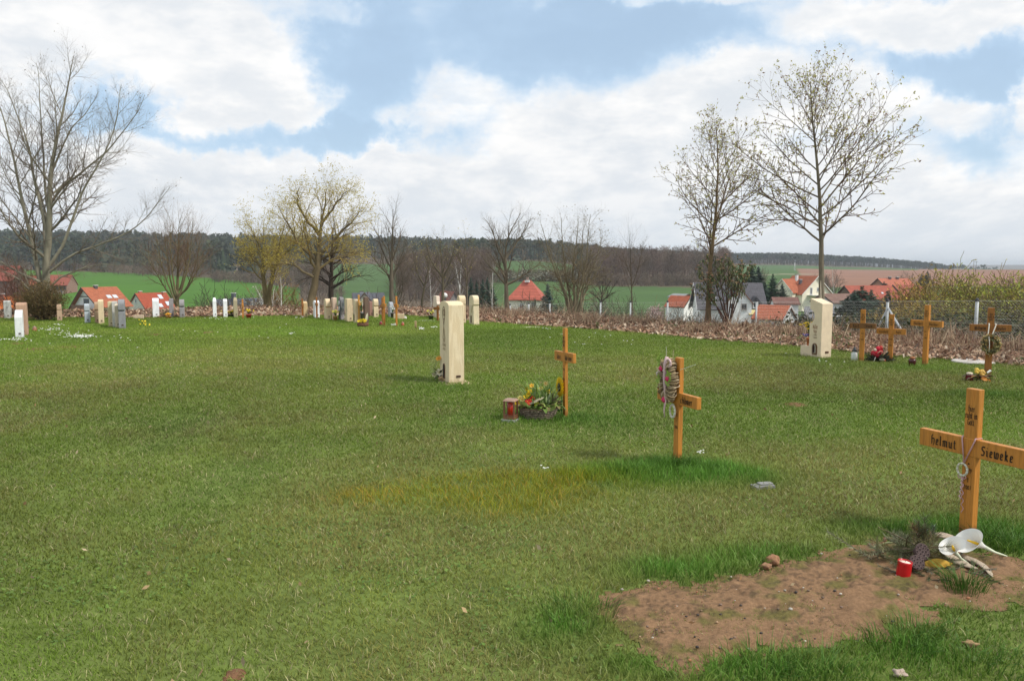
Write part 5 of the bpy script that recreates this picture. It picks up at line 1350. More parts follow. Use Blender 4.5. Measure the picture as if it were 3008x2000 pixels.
    for k in range(64):
        a = r.random() * 6.28; l = .09 + .17 * r.random(); x, y = r.normal(.03, .06), r.normal(0, .04)
        leafblade(q, (x, y, .03 + .05 * r.random()), (x + math.cos(a) * l, y + math.sin(a) * l * .6, .012 + .06 * r.random()), .018, np.array([(.16, .065, .045), (.07, .045, .04), (.10, .10, .055), (.26, .15, .08), (.30, .20, .06), (.055, .075, .045)][k % 6]) * (.7 + .6 * r.random()), .02)
    q.build('dry_leaf', M_col(), o)
    QB().tube([(.12, -.02, .12), (.17, -.02, .155)], np.array([.014, .018]), 6, (.75, .76, .70)).build('card', M_plain(), o)
    b = GP(2847, 1119); o = tag(empty('grave_lantern', b), 'dark red grave light with a perforated pale lid, in front of the yellow roses', 'lantern')
    QB().lathe([(.032, .0), (.052, .018), (.058, .05), (.045, .085), (.048, .092), (.036, .096)], 18, col=(.13, .006, .014)).build('glass', mat('glaze', None), o, True)
    q = QB().lathe([(.042, .095), (.045, .10), (.044, .118), (.03, .128), (.003, .13)], 18, col=(.62, .52, .38))
    for k in range(10): a = k * 2 * PI / 10; q.ball((.0445 * math.cos(a), .0445 * math.sin(a), .108), .006, 6, 4, (.02, .015, .01))
    q.build('lid', M_plain(), o, True)
    # dried wreath on the weathered cross
    c, cb, zt, zb = cr['c7']; o = tag(empty('dried_wreath', loc(c, (.01, -.03, zb - .30)), -R(21)), 'wreath of dried yellow flowers on a white ribbon, hung on the weathered brown cross', 'wreath')
    q = QB(); n = 620; a = r.random(n) * 6.28; b_ = r.random(n) * 6.28; rr = .042 * np.sqrt(r.random(n))
    p = np.stack([(.095 + rr * np.cos(b_)) * np.cos(a), -.04 + rr * np.sin(b_), (.115 + rr * np.cos(b_)) * np.sin(a)], 1)
    leafquads(q, p, .038, np.array([(.50, .36, .14), (.46, .26, .09), (.34, .30, .12), (.55, .46, .24), (.14, .15, .06)]), r, asp=.7); q.torus((0, -.04, 0), .095, .03, 30, 8, (.12, .10, .05), sz=1.2); q.build('ring', M_col(), o)
    q = QB(); wt = (.76, .70, .60)
    for x0, x1 in ((-.035, -.045), (.055, .01)):
        q.tube([(x0, .035, .30), (x0, .03, .315), (x0, -.005, .315), (x0, -.012, .29), (x1, -.02, .14), (x1, -.035, .10)], .0085, 6, wt)
    q.tube([(-.04, -.075, .12), (-.03, -.09, .0), (-.03, -.08, -.12)], .006, 5, wt); q.build('ribbon', M_plain(), o, True)
    b = GP(2858, 1065); q = QB().lathe([(.33, -.02), (.33, .025), (.32, .035), (.001, .036)], 40, col=(.47, .44, .40), cap=False); q.lathe([(.335, -.02), (.34, .02), (.33, .026)], 40, col=(.36, .34, .3), cap=False)
    q.box((-.12, -.12, .037), (.10, .03, .004), col=(.25, .18, .13)); q.box((.1, .15, .037), (.10, .03, .004), col=(.2, .14, .11)); o = q.build('shaft_cover', mat('concrete_lid', None, .9, .18, 14, bump=.3), None); o.location = b; tag(o, 'round pale concrete shaft cover lying in the grass behind the weathered cross', 'manhole cover')


def pot(u, v, label, col, fl, h=.16, w=.16, r=None, spread=1.0, cat='flower pot', name='flower_pot'):
    b = GP(u, v); o = tag(empty(name, b), label, cat); k = h
    QB().lathe([(w * .36, 0), (w * .48, k * .55), (w * .5, k * .55), (w * .5, k * .66), (w * .42, k * .66)], 14, col=col).build('pot', M_plain(), o, True)
    q = QB()
    for i in range(30): a = r.random() * 6.28; l = w * .6 * r.random() * spread; leafblade(q, (0, 0, k * .6), (math.cos(a) * l, math.sin(a) * l, k * (.9 + .5 * r.random())), .014, np.array([.06, .14, .03]) * (.7 + .6 * r.random()))
    q.build('foliage', M_col(), o)
    q = QB()
    for i in range(16): q.ball((r.normal(0, w * .35 * spread), r.normal(0, w * .3), k * (1.05 + .35 * r.random())), w * .13, 6, 5, np.array(fl) * (.75 + .35 * r.random()))
    q.build('blossom', M_plain(), o, True)


def deco_far():
    r = np.random.default_rng(51); Yl = (.78, .60, .04)
    pot(731, 936, 'red pot of yellow flowers beside the thin far left cross', (.42, .05, .03), Yl, .22, .18, r, 1.2)
    pot(679, 932, 'low bowl of yellow flowers at the foot of the weathered tan stele', (.10, .08, .05), Yl, .16, .2, r, 1.2)
    pot(985, 943, 'ochre pot with a pale yellow plant at the foot of the pinkish stele', (.45, .26, .10), (.72, .66, .10), .24, .15, r, .8)
    pot(495, 935, 'orange flower bowl at the foot of the grey split stele', (.55, .22, .03), (.80, .38, .03), .12, .17, r, 1.0)
    pot(1266, 940, 'small clump of yellow and white flowers left of the cross-shaped stele', (.06, .08, .03), (.72, .62, .12), .22, .16, r, 1.3)
    pot(1154, 935, 'white lily bouquet in a dark vase at the small grey rounded stele', (.12, .10, .09), (.76, .76, .72), .28, .16, r, .9, 'vase', 'flower_vase')
    pot(1062, 948, 'tall white and yellow bouquet in front of the dark brown stele', (.2, .2, .2), (.78, .70, .35), .5, .13, r, .8, 'vase', 'flower_vase')
    # hollow log with flowers
    b = GP(1066, 961); o = tag(empty('hollow_log', b), 'hollowed brown log planted with yellow flowers below the pale orange cross', 'planter')
    q = QB(); q.ball((0, 0, .075), (.17, .10, .085), 16, 9, (.16, .075, .045)); q.V[-1][:, 2] = np.minimum(q.V[-1][:, 2], .12 + .05 * np.abs(q.V[-1][:, 0]) / .17); q.build('log', mat('log', None, .9, .35, 18, bump=.5), o, True)
    q = QB()
    for (x, z) in ((-.05, .19), (-.02, .16), (.04, .20), (.08, .19), (-.1, .17), (.0, .2), (.06, .16)): flower(q, (x, -.06, z), .05, Yl, (.7, .5, .03), r)
    q.build('yellow_flower', M_col(), o)
    q = QB()
    for k in range(30): a = r.random() * 6.28; leafblade(q, (0, -.02, .12), (.13 * math.cos(a), .07 * math.sin(a) - .03, .13 + .1 * r.random()), .02, np.array([.03, .06, .02]))
    leafblade(q, (.10, -.02, .12), (.14, -.02, .40), .035, (.72, .66, .48), .02, (0, -1, 0)); q.build('foliage', M_col(), o)
    # small lights and markers
    for (u, v, c, h, w, lab) in ((1119, 956, (.28, .012, .015), .13, .10, 'small red grave light left of the far orange cross'), (1183, 958, (.42, .10, .05), .13, .09, 'small red and white grave light right of the far orange crosses'), (102, 973, (.30, .13, .06), .14, .11, 'small brown clay light on the lawn right of the tall brown stele'), (84, 968, (.05, .045, .04), .14, .05, 'dark little vase at the foot of the tall brown stele'), (1190, 937, (.66, .62, .55), .10, .12, 'cluster of pale ornaments right of the low beige block')):
        lantern('grave_light', GP(u, v), lab, h, w, c, tuple(np.array(c) * .7 + .12), None, 'round')
    b = GP(1221, 965); o = QB().box((0, 0, .10), (.055, .055, .22), col=(.45, .33, .17)).build('wooden_peg', wood('peg', (.42, .30, .15)), None, False, .004); o.location = b; tag(o, 'short light wooden peg in the lawn to the left of the tall near stele', 'peg')
    # path lamp beyond the graves
    b = P(1307, 905, 38.); b[2] = gz(b[0], b[1]); o = tag(empty('path_lamp', b), 'dark post with a white globe behind the cross-shaped stele', 'lamp'); h = P(1307, 868, 38.)[2] - b[2]
    QB().tube([(0, 0, 0), (0, 0, h - .12)], .045, 8, (.04, .04, .045)).build('post', M_plain(), o, True); QB().ball((0, 0, h), .13, 12, 8, (.7, .7, .66)).build('globe', M_plain(), o, True)
# ------------------------------------------------------------------ fence
def fence():
    us = [1409, 1498, 1560, 1765, 1960, 2222, 2607, 2870, 3060, 3400]; Y = np.interp(us, FU, FY); vt = [906, 897, 893, 889, 888, 886, 885, 883, 883, 884]
    pts = []
    for u, y, v in zip(us, Y, vt):
        x = (u - 1504) / F * y; pts.append((x, y, gz(x, y) + .01, P(u, v, y)[2]))
    pts = np.array(pts); l = np.concatenate([[0], np.cumsum(np.linalg.norm(np.diff(pts[:, :2], axis=0), axis=1))])
    o = tag(empty('fence', (pts[6][0], pts[6][1], pts[6][2])), 'grey chain link fence on metal posts behind the strip of wood chips', 'fence'); off = np.array([pts[6][0], pts[6][1], pts[6][2]])
    f = lambda s: np.array([np.interp(s, l, pts[:, k]) for k in range(4)])
    p = .040; n = int(l[-1] / p / 2); K = 33; s0 = np.arange(n) * 2 * p
    t = np.linspace(0, 1, K)
    S_ = s0[:, None] + p * (np.arange(K) % 2)[None] * 2 + 0 * t
    S_ = np.clip(S_, 0, l[-1]); a = f(S_.ravel()); x, y, z0, z1 = a
    z = z0.reshape(n, K) + t[None] * (z1 - z0).reshape(n, K)
    Pp = np.stack([x.reshape(n, K), y.reshape(n, K), z], -1)
    q = QB(); nn = np.array([.004, 0, 0])
    Pp[:, ::2, 1] += .002; Pp[:, 1:-1, 2] += rng.normal(0, .006, (n, K - 2)); Pp[:, :, 0] += rng.normal(0, .004, (n, K))
    V, Fc = tubes(Pp - off, np.full((n, K), .0028), 3); q.add(V, Fc, (.40, .40, .36))
    for hgt in (1.0, .5, .03):
        ss = np.linspace(0, l[-1], 120); a = f(ss); q.tube(np.stack([a[0], a[1] + .006, a[2] + (a[3] - a[2]) * hgt], 1) - off, .0022, 4, (.36, .37, .35))
    q.build('wire_mesh', mat('galvanised', None, .5, .2, 15, spec=.5), o)
    posts = [(1498, .035), (1553, .04), (1615, .035), (1764, .035), (1852, .03), (1961, .035), (2086, .035), (2222, .033), (2410, .03), (2607, .034), (2870, .034), (3120, .034)]
    for u, rad in posts:
        y = np.interp(u, FU, FY) + .04; x = (u - 1504) / F * y; z0 = gz(x, y) - .1; z1 = P(u, float(np.interp(u, us, vt)) - 3, y)[2]
        q = QB(); q.tube([(x, y, z0), (x, y, z1)], rad, 12, (.46, .48, .48)); q.V[-1] -= off; e = q.build('post', mat('galvanised', None), o, True)
        q = QB(); q.lathe([(rad * 1.12, z1 - .04), (rad * 1.12, z1), (rad * .6, z1 + .03), (.002, z1 + .035)], 12, (x, y, 0), (.05, .05, .055)); q.V[-1] -= off; q.build('cap', M_plain(), e, True)
    y = np.interp(2607, FU, FY) - .02; top = P(2609, 905, y)
    for (u, v, yy) in ((2556, 985, y + .55), (2668, 1000, y - 1.0)):
        c = P(u, v, yy); c[2] = min(c[2], gz(c[0], c[1]) + .02); q = QB(); q.tube([c - off, top - off], .026, 10, (.46, .48, .48)); q.build('brace', mat('galvanised', None), o, True)


# ------------------------------------------------------------------ houses
M_wall = lambda: mat('render_wall', None, .9, .10, 1.5)
M_frame = lambda: mat('window_frame', None, .5, .05, 5)
M_pane = lambda: mat('window_pane', (.03, .036, .045), .08, .2, 2, spec=.6)


def tilemat(kind):
    name = 'tiles_' + kind
    if name in MATS: return MATS[name]
    m = mat(name, None, .85, .22, 1.6); nt = m.node_tree; N = nt.nodes.new; L = nt.links.new; b = nt.nodes['Principled BSDF']
    tc = N('ShaderNodeTexCoord'); br = N('ShaderNodeTexBrick'); br.inputs['Scale'].default_value = 1.0
    br.inputs['Mortar Size'].default_value = .025; br.inputs['Brick Width'].default_value = .30; br.inputs['Row Height'].default_value = .34
    br.inputs['Color1'].default_value = (1.05, 1.05, 1.05, 1); br.inputs['Color2'].default_value = (.86, .86, .86, 1); br.inputs['Mortar'].default_value = (.5, .5, .5, 1)
    sp = N('ShaderNodeSeparateXYZ'); cb = N('ShaderNodeCombineXYZ'); mu = N('ShaderNodeMath'); mu.operation = 'MULTIPLY'; mu.inputs[1].default_value = 1.25
    L(tc.outputs['Object'], sp.inputs[0]); L(sp.outputs['Y'], cb.inputs['X']); L(sp.outputs['Z'], mu.inputs[0]); L(mu.outputs[0], cb.inputs['Y']); L(cb.outputs[0], br.inputs['Vector'])
    mx = N('ShaderNodeMix'); mx.data_type = 'RGBA'; mx.blend_type = 'MULTIPLY'; mx.inputs['Factor'].default_value = 1.0
    src = b.inputs['Base Color'].links[0].from_socket; L(src, mx.inputs[6]); L(br.outputs[0], mx.inputs[7]); L(mx.outputs[2], b.inputs['Base Color'])
    return m


def xf(q, M):
    for k in range(len(q.V)): q.V[k] = (np.c_[q.V[k], np.ones(len(q.V[k]))] @ np.array(M).T)[:, :3]
    return q


def window(parent, M, face, a, z, w, h, dims, frame=(.72, .72, .70), pane=None, sub=True):
    """face 0 gable front, 1 long side +x, 2 long side -x; a along the face"""
    W, Lh = dims; q, p = QB(), QB()
    rz, c = {0: (0, (a, -.02, z)), 1: (PI / 2, (W / 2 + .02, a, z)), 2: (-PI / 2, (-W / 2 - .02, a, z))}[face]
    T = Matrix.Translation(c) @ Matrix.Rotation(rz, 4, 'Z'); t = .11
    for sx in (-1, 1): q.box((sx * (w / 2 - t / 2), 0, 0), (t, .10, h), col=frame)
    for sz in (-1, 1): q.box((0, -.003, sz * (h / 2 - t / 2)), (w - .002, .10, t), col=frame)
    q.box((0, -.001, 0), (.07, .09, h - .02), col=frame); q.box((0, -.08, -h / 2 - .04), (w + .12, .16, .06), col=(.5, .5, .48))
    e = xf(q, M @ T).build('window', M_frame(), parent)
    p.box((0, -.0, 0), (w - .12, .05, h - .12), col=(.03, .035, .045)); xf(p, M @ T).build('pane', M_pane() if pane is None else pane, e)


def house(name, label, base, yaw, W, L, eave, ridge, wall=(.68, .66, .60), roof=(.36, .085, .03), parent=None, M=None, wins=(), chim=(), sky=(), over=.45, gable=None, th=.16, verge=(.10, .06, .04), cat='house', eave_r=None, group='houses in the valley', hip=0):
    if parent is None:
        o = tag(empty(name, base, yaw), label, cat, group); M = Matrix.Identity(4)
    else: o = parent
    x = W / 2; er = eave if eave_r is None else eave_r
    q = QB()
    if not hip:
        pts = [(-x, -1.5), (x, -1.5), (x, er), (0, ridge), (-x, eave)]; q.prism(pts, 0, L, wall)
    else: q.box((0, L / 2, eave / 2 - .75), (W, L, eave + 1.5), col=wall)
    wl = xf(q, M).build('wall', M_wall(), o)
    if gable:                                  # boards in the gable
        q = QB(); q.prism([(-x * .98, eave - .25), (x * .98, er - .25), (x * .96, er), (0, ridge - .12), (-x * .96, eave)], -.05, .0, gable); xf(q, M).build('gable_boarding', M_frame(), o)
    q = QB()
    if not hip:
        for s, ez in ((-1, eave), (1, er)):
            k = (ridge - ez) / x; xo = x + over; zo = ez - k * over
            A = [(0, ridge), (s * xo, zo), (s * xo, zo + th), (0, ridge + th)]
            if s > 0: A = [(0, ridge + .002), (0, ridge + th + .002), (s * xo, zo + th), (s * xo, zo)][::-1]; A = [(0, ridge + .002), (s * xo, zo), (s * xo, zo + th), (0, ridge + th + .002)]
            q.prism(A if s > 0 else A[::-1], -over, L + over, roof)
    else:
        xo, e = x + over, eave; r0 = L / 2 - hip / 2; V = [(-xo, -over, e), (xo, -over, e), (xo, L + over, e), (-xo, L + over, e), (-hip / 2, L / 2, ridge), (hip / 2, L / 2, ridge)]
        q.add(V + [(v[0], v[1], v[2] - .2) for v in V[:4]], [np.array([[0, 1, 5, 4], [2, 3, 4, 5]]), np.array([[1, 2, 5], [3, 0, 4]]), np.array([[0, 6, 7, 1], [1, 7, 8, 2], [2, 8, 9, 3], [3, 9, 6, 0], [9, 8, 7, 6]])], roof)
    rf = xf(q, M).build('roof', tilemat('clay'), o)
    if not hip:
        q = QB()
        for s, ez in ((-1, eave), (1, er)):
            k = (ridge - ez) / x; xo = x + over + .02
            q.prism([(0, ridge - .08), (s * xo, ez - k * over - .1), (s * xo, ez - k * over + th + .02), (0, ridge + th + .03)][::s], -over - .06, -over, verge)
        xf(q, M).build('verge', M_frame(), rf)
    for (cx, cy, hh, cc) in chim:
        ez = er if cx > 0 else eave; zz = ridge - abs(cx) / x * (ridge - ez); q = QB(); q.box((cx, cy, zz + hh / 2 - .3), (.6, .7, hh + .6), col=cc); q.box((cx, cy, zz + hh + .04), (.75, .85, .12), col=(.6, .6, .58) if cc[0] < .5 else (.12, .1, .1)); xf(q, M).build('chimney', M_wall(), rf)
    for (s, cy, t, w, h) in sky:
        ez = er if s > 0 else eave; k = (ridge - ez) / x; an = math.atan(k); cx = s * x * t; zz = ridge - k * x * t + th / math.cos(an)
        q = QB(); q.box((0, 0, .03), (h, w, .10), col=(.62, .64, .66)); q.box((0, 0, .085), (h - .2, w - .2, .02), col=(.55, .6, .66))
        xf(q, M @ Matrix.Translation((cx, cy, zz)) @ Matrix.Rotation(s * an, 4, 'Y')).build('skylight', M_frame(), rf)
    for wn in wins: window(o, M, *wn[:5], (W, L), *wn[5:])
    return o, M


def hb(u, Y, z):
    return np.array([(u - 1504) / F * Y, Y, z])


def village():
    CRM, WH, ORG, RED = (.80, .75, .62), (.86, .85, .82), (.40, .125, .060), (.36, .075, .040)
    # left pair
    o, M = house('house', 'white gabled house with a brown balcony and orange roof below the left field', hb(252, 170, -9.6), -R(31), 10.2, 6.4, 2.2, 6.9, WH, ORG, eave_r=3.3, over=.9, gable=None, verge=(.06, .035, .025), chim=((.3, 2.2, .7, (.08, .07, .07)),), sky=((1, 3.5, .60, 1.0, 1.1), (1, 4.9, .60, 1.0, 1.1)), wins=((0, .3, 3.55, 2.0, 2.0, (.09, .05, .035)), (0, -2.6, .9, 1.6, 1.3), (0, 2.6, .9, 1.6, 1.3)))
    q = QB().box((.3, -.75, 2.2), (6.6, 1.5, .15), col=(.25, .2, .16)); q.box((.3, -1.45, 2.75), (6.6, .10, 1.0), col=(.16, .07, .04)); q.box((.3, -.04, 5.0), (4.8, .08, .22), col=(.10, .06, .04)); q.build('balcony', M_frame(), o)
    o, M = house('house', 'pale grey gabled house with red roof and skylights, right of the balcony house', hb(402, 186, -10.2), -R(33), 7.4, 7.4, 2.3, 5.7, (.66, .63, .57), (.37, .075, .035), over=.35, chim=((-.4, 1.2, .9, (.42, .13, .07)), (.5, 6.8, .7, (.42, .13, .07))), sky=((1, 5.4, .32, 1.0, 1.4), (1, 6.2, .80, 1.0, 1.4), (1, 4.0, .90, 1.0, 1.2)), wins=((0, -.3, 4.0, .7, 1.0, (.7, .7, .7)), (0, -1.9, 1.0, 1.6, 1.2), (0, 1.6, 1.0, 1.0, 1.0)))
    # farm buildings at the far left
    B = (.22, .13, .09)
    o, M = house('barn', 'long red-roofed barn with a white door and open bay, behind the big left tree', hb(145, 302, -9.2), -R(84), 9, 8.8, 4.3, 8.0, (.28, .17, .13), (.30, .085, .055), cat='barn', over=.3, group='farm buildings on the left')
    q = QB().box((4.56, 1.6, 1.8), (.1, 2.6, 4.0), col=(.56, .52, .48)); q.prism([(.35, 3.6), (2.85, 3.6), (2.4, 4.6), (.8, 4.6)], 4.51, 4.61, (.56, .52, .48), ax='x'); q.build('door', M_frame(), o)
    q = QB().box((4.53, 5.9, 3.3), (.08, 4.9, 1.7), col=(.05, .035, .03)); q.build('shaded_bay', M_frame(), o)  # near-black box on the wall, the bay's interior shade as colour
    q = QB()
    for k in range(8): q.box((4.62, 4.0 + k * .55, 1.2 + .2 * (k % 3)), (.2, .5, 1.6 + .4 * (k % 3)), col=[(.4, .36, .34), (.25, .15, .12), (.12, .12, .13)][k % 3])
    q.build('stacked_boards', M_frame(), o)
    o, M = house('barn', 'open-fronted barn with a low red roof, left of the barn with the white door', hb(40, 300, -9.4), -R(86), 9, 10.5, 4.6, 7.8, (.10, .07, .06), (.42, .13, .075), cat='barn', over=.4, group='farm buildings on the left')
    QB().box((4.7, 5.2, 1.0), (.3, 10.4, 2.6), col=(.27, .15, .11)).build('low_wall', M_wall(), o); QB().box((4.56, 5.4, 3.4), (.1, 9.6, 2.0), col=(.018, .015, .015)).build('shaded_bay', M_frame(), o)  # closed front: a near-black slab paints the shade of the opening
    house('barn', 'tall dark-walled barn with a dull red roof at the left edge of the photo', hb(-20, 255, -8.6), -R(80), 12, 8.5, 6.3, 10.8, (.13, .07, .055), (.28, .075, .05), cat='barn', group='farm buildings on the left')
    house('house', 'bright orange-roofed house at the lower left edge behind the mottled stele', hb(-45, 118, -9.9), -R(78), 9, 6.6, 3.6, 7.1, (.45, .40, .35), (.50, .14, .03), chim=((.4, 2.5, .8, (.3, .12, .08)),))
    # small roofs behind the white and beige steles
    house('house', 'small cream house with a blue-grey roof behind the white stele pair', hb(634, 150, -9.6), -R(42), 7.6, 9.5, 2.2, 5.1, (.68, .58, .42), (.115, .125, .15), chim=((1.0, 3.2, 2.0, (.10, .11, .13)),), wins=((0, .3, 3.0, .6, .7),), over=.3)
    o, M = house('house', 'grey slate-roofed house with a small dormer gable behind the beige steles', hb(1040, 150, -9.6), -R(76), 8, 5.5, 3.0, 6.3, CRM, (.10, .105, .12), over=.3, chim=((-.4, 1.5, .7, (.5, .5, .5)),))
    house('', '', None, 0, 2.6, 4.5, 4.9, 6.5, CRM, (.10, .105, .12), parent=o, M=Matrix.Translation((4.4, 1.8, 0)) @ Matrix.Rotation(R(76), 4, 'Z'), over=.3)
    QB().prism([(-.5, 0), (.5, 0), (.25, .4), (-.25, .4)], -.05, .05, (.05, .06, .09)).build('dormer_window', M_pane(), o).matrix_local = Matrix.Translation((4.5, 1.85, 5.15)) @ Matrix.Rotation(R(76), 4, 'Z')
    house('shed', 'small stone shed with a reddish pitched roof above the tall near stele', hb(1334, 140, -8.3), R(34), 3.6, 4.5, 2.9, 5.6, (.27, .25, .25), (.30, .12, .09), over=.2, cat='shed', verge=(.12, .08, .07))
    house('shed', 'tiny grey garden hut to the left of the dark spruces', hb(1374, 118, -6.5), -R(10), 1.1, 1.2, 1.5, 2.0, (.40, .37, .38), (.22, .12, .11), over=.1, cat='shed')
    # hip-roofed house
    o, M = house('house', 'square cream house with a steep red hipped roof and one chimney', hb(1542, 180, -10.2), -R(10), 7.6, 7.6, 4.55, 9.0, (.84, .77, .63), (.44, .115, .075), hip=1.6, over=.55, wins=((0, -.75, 3.0, 1.0, 1.2, (.6, .6, .58)), (0, 2.0, 2.9, 1.1, 2.0, (.5, .5, .48)), (0, 2.9, .2, 1.2, 1.2)))
    QB().box((.1, 2.9, 9.2), (.55, .55, 1.1), col=(.30, .20, .16)).box((.1, 2.75, 8.75), (1.1, .7, .5), col=(.66, .65, .63)).build('chimney', M_wall(), o)
    # big white house
    o, M = house('house', 'large white house with a dark slate roof, front gable and yellow awning', hb(2046, 132, -10.3), -R(95), 8.6, 10.2, 5.6, 9.3, WH, (.105, .10, .11), over=.6, verge=(.62, .62, .60), wins=((1, 8.3, 3.2, 1.6, 1.3, (.6, .6, .6)), (1, 2.0, 6.8, 1.0, 1.1)))
    MW = Matrix.Translation((6.0, 5.9, 0)) @ Matrix.Rotation(R(86), 4, 'Z')
    house('', '', None, 0, 3.9, 5.0, 6.35, 8.75, WH, (.105, .10, .11), parent=o, M=MW, over=.25, verge=(.20, .11, .08), wins=((0, .75, 5.7, .85, 1.0, (.3, .25, .22)), (0, .9, 2.9, 1.2, 1.1), (0, -1.1, 5.8, .9, 1.0)))
    MD = Matrix.Translation((4.75, 8.75, 0)) @ Matrix.Rotation(R(88), 4, 'Z')
    house('', '', None, 0, 1.5, 2.6, 6.35, 7.2, (.12, .12, .13), (.105, .10, .11), parent=o, M=MD, over=.2, verge=(.09, .09, .10), wins=((0, 0, 5.95, .85, .95, (.78, .78, .78)),))
    q = QB(); A = [(4.3, 5.45), (6.4, 4.55), (6.4, 4.45), (4.3, 5.35)]; q.prism(A[::-1], 7.4, 10.3, (.62, .52, .24)); q.build('awning', M_frame(), o)
    q = QB().box((5.6, 8.9, 2.35), (.1, 3.4, 1.0), col=(.40, .13, .10)); q.box((4.95, 8.9, 1.8), (1.4, 3.4, .14), col=(.5, .45, .38)); q.build('balcony', M_frame(), o)
    o, M = house('house', 'small white house with a red pitched roof left of the slate-roofed one', hb(2026, 150, -8.6), R(40), 3.6, 4.4, 2.9, 4.7, (.85, .84, .79), (.44, .12, .06), over=.25, wins=((0, -.1, 2.9, .6, .8, (.2, .16, .14)), (0, .0, .6, .8, 1.0)))
    house('shed', 'brown wooden shed with a grey roof between the two white houses', hb(2020, 172, -8.2), R(35), 3.5, 4.0, 3.4, 4.0, (.24, .09, .04), (.30, .31, .30), over=.3, cat='shed')
    # cream house with orange roof
    o, M = house('house', 'cream house with a steep orange roof, seen either side of the big budding tree', hb(2398, 212, -8.8), R(20), 9.6, 9.5, 3.6, 8.1, (.86, .79, .62), ORG, over=.5, verge=(.72, .70, .64), chim=((-2.2, 4, 1.2, (.12, .11, .12)), (-1.4, 6.5, 1.8, (.7, .7, .68))), wins=((0, -1.9, 4.2, .8, 1.9), (0, .4, 4.6, .8, 1.1), (0, 3.6, 2.1, 1.2, 1.2), (0, .2, 2.0, 1.0, 1.5, (.3, .1, .08))))
    house('', '', None, 0, 6.0, 5.5, 4.0, 7.3, (.86, .79, .62), ORG, parent=o, M=Matrix.Translation((-8.0, 4.2, 0)) @ Matrix.Rotation(-R(70), 4, 'Z'), over=.4, verge=(.70, .68, .62), wins=((0, 0, 2.4, 1.2, 1.4), (0, 0, 5.0, .9, 1.0)))
    QB().box((-1.0, -1.0, 3.05), (4.4, 2.0, .14), col=(.55, .55, .53)).build('porch_roof', M_frame(), o)
    # farmstead to the right
    house('farmhouse', 'long low farmhouse with a plain red roof behind the dark conifers', hb(2482, 182, -8.8), -R(78), 9.5, 11.8, 2.6, 6.2, (.20, .13, .09), (.37, .095, .06), over=.4, cat='farmhouse', verge=(.05, .035, .03), group='farm buildings on the right', sky=((1, 8, .5, .5, .5),))
    house('farmhouse', 'orange-red farmhouse roof with two chimneys, highest of the right farm', hb(2578, 232, -7.2), -R(80), 9, 9.4, 2.8, 5.6, (.45, .22, .15), (.46, .145, .085), over=.4, cat='farmhouse', group='farm buildings on the right', chim=((.3, 3.4, .8, (.12, .09, .08)), (.3, 5.9, .7, (.12, .09, .08))), sky=((1, 8, .8, .8, .8),))
    house('barn', 'dull red barn roof between the long farmhouse and the yellow willows', hb(2624, 205, -8.4), -R(76), 9, 7.5, 2.4, 5.5, (.25, .10, .07), (.34, .095, .06), over=.4, cat='barn', group='farm buildings on the right')
    # garage roofs just below the fence
    house('garage', 'low garage with a red tiled roof and pale plaster gable, below the fence', hb(2318, 98, -7.6), R(52), 5.0, 3.6, 2.9, 4.4, (.56, .56, .54), (.42, .12, .06), over=.25, cat='garage', verge=(.45, .42, .4))
    house('shed', 'white lean-to with a brown roof behind the tiled garage', hb(2338, 112, -7.6), R(80), 4.0, 3.2, 4.1, 4.9, (.68, .68, .67), (.20, .10, .08), over=.2, cat='shed')
    house('apartment_building', 'white flats with a brown roof and dark windows beside the bitten beige stele', hb(2420, 140, -9.2), -R(82), 7, 5.0, 4.8, 6.1, (.60, .60, .60), (.22, .13, .10), over=.5, wins=((1, 2.0, 4.0, .8, 1.2, (.1, .06, .06)), (1, 3.3, 4.0, .8, 1.2, (.1, .06, .06)), (1, 4.4, 4.0, .6, 1.2, (.1, .06, .06))))
    house('shed', 'grey tiled outbuilding below the flats, right of the beige stele with the bite', hb(2448, 112, -7.7), R(70), 3.4, 3.6, 2.3, 3.6, (.62, .61, .60), (.22, .22, .23), over=.3, cat='shed')
    house('shed', 'brown-roofed shed lowest of the roofs right of the beige stele', hb(2462, 98, -7.8), -R(80), 3.2, 2.6, 1.6, 2.7, (.58, .57, .55), (.26, .14, .09), over=.2, cat='shed')
    # sign, poles
    b = hb(2469, 190, gz((2469 - 1504) / F * 190, 190)); o = tag(empty('sign', b), 'white square sign in the meadow right of the cream house', 'sign'); zt = P(2469, 858, 190)[2] - b[2]
    QB().tube([(0, 0, 0), (0, 0, zt)], .05, 6, (.4, .4, .4)).build('post', M_plain(), o); q = QB().box((0, -.08, zt), (.62, .05, .66), col=(.75, .75, .74)); q.box((.0, -.11, zt), (.09, .01, .5), ry=.8, col=(.2, .25, .22)); q.build('panel', M_frame(), o)
    b = hb(2331, 700, 0); b[2] = gz(b[0], b[1]); QBt = QB().tube([(0, 0, 0), (0, 0, 7.0)], np.array([.30, .2]), 8, (.72, .72, .72)); QBt.box((0, 0, .2), (.9, .9, .5), col=(.6, .6, .6)); o = QBt.build('pole', M_plain(), None, True); o.location = b; tag(o, 'slim white pole on the far green field', 'pole')
    b = hb(2861, 640, 0); b[2] = gz(b[0], b[1]); zt = P(2861, 768, 640)[2] - b[2]; q = QB().tube([(0, 0, 0), (0, 0, zt)], np.array([.22, .14]), 8, (.12, .10, .09)); q.box((0, 0, zt - .2), (2.6, .2, .2), col=(.12, .10, .09)); o = q.build('utility_pole', M_plain(), None); o.location = b; tag(o, 'dark utility pole with a short crossarm on the right horizon', 'utility pole')
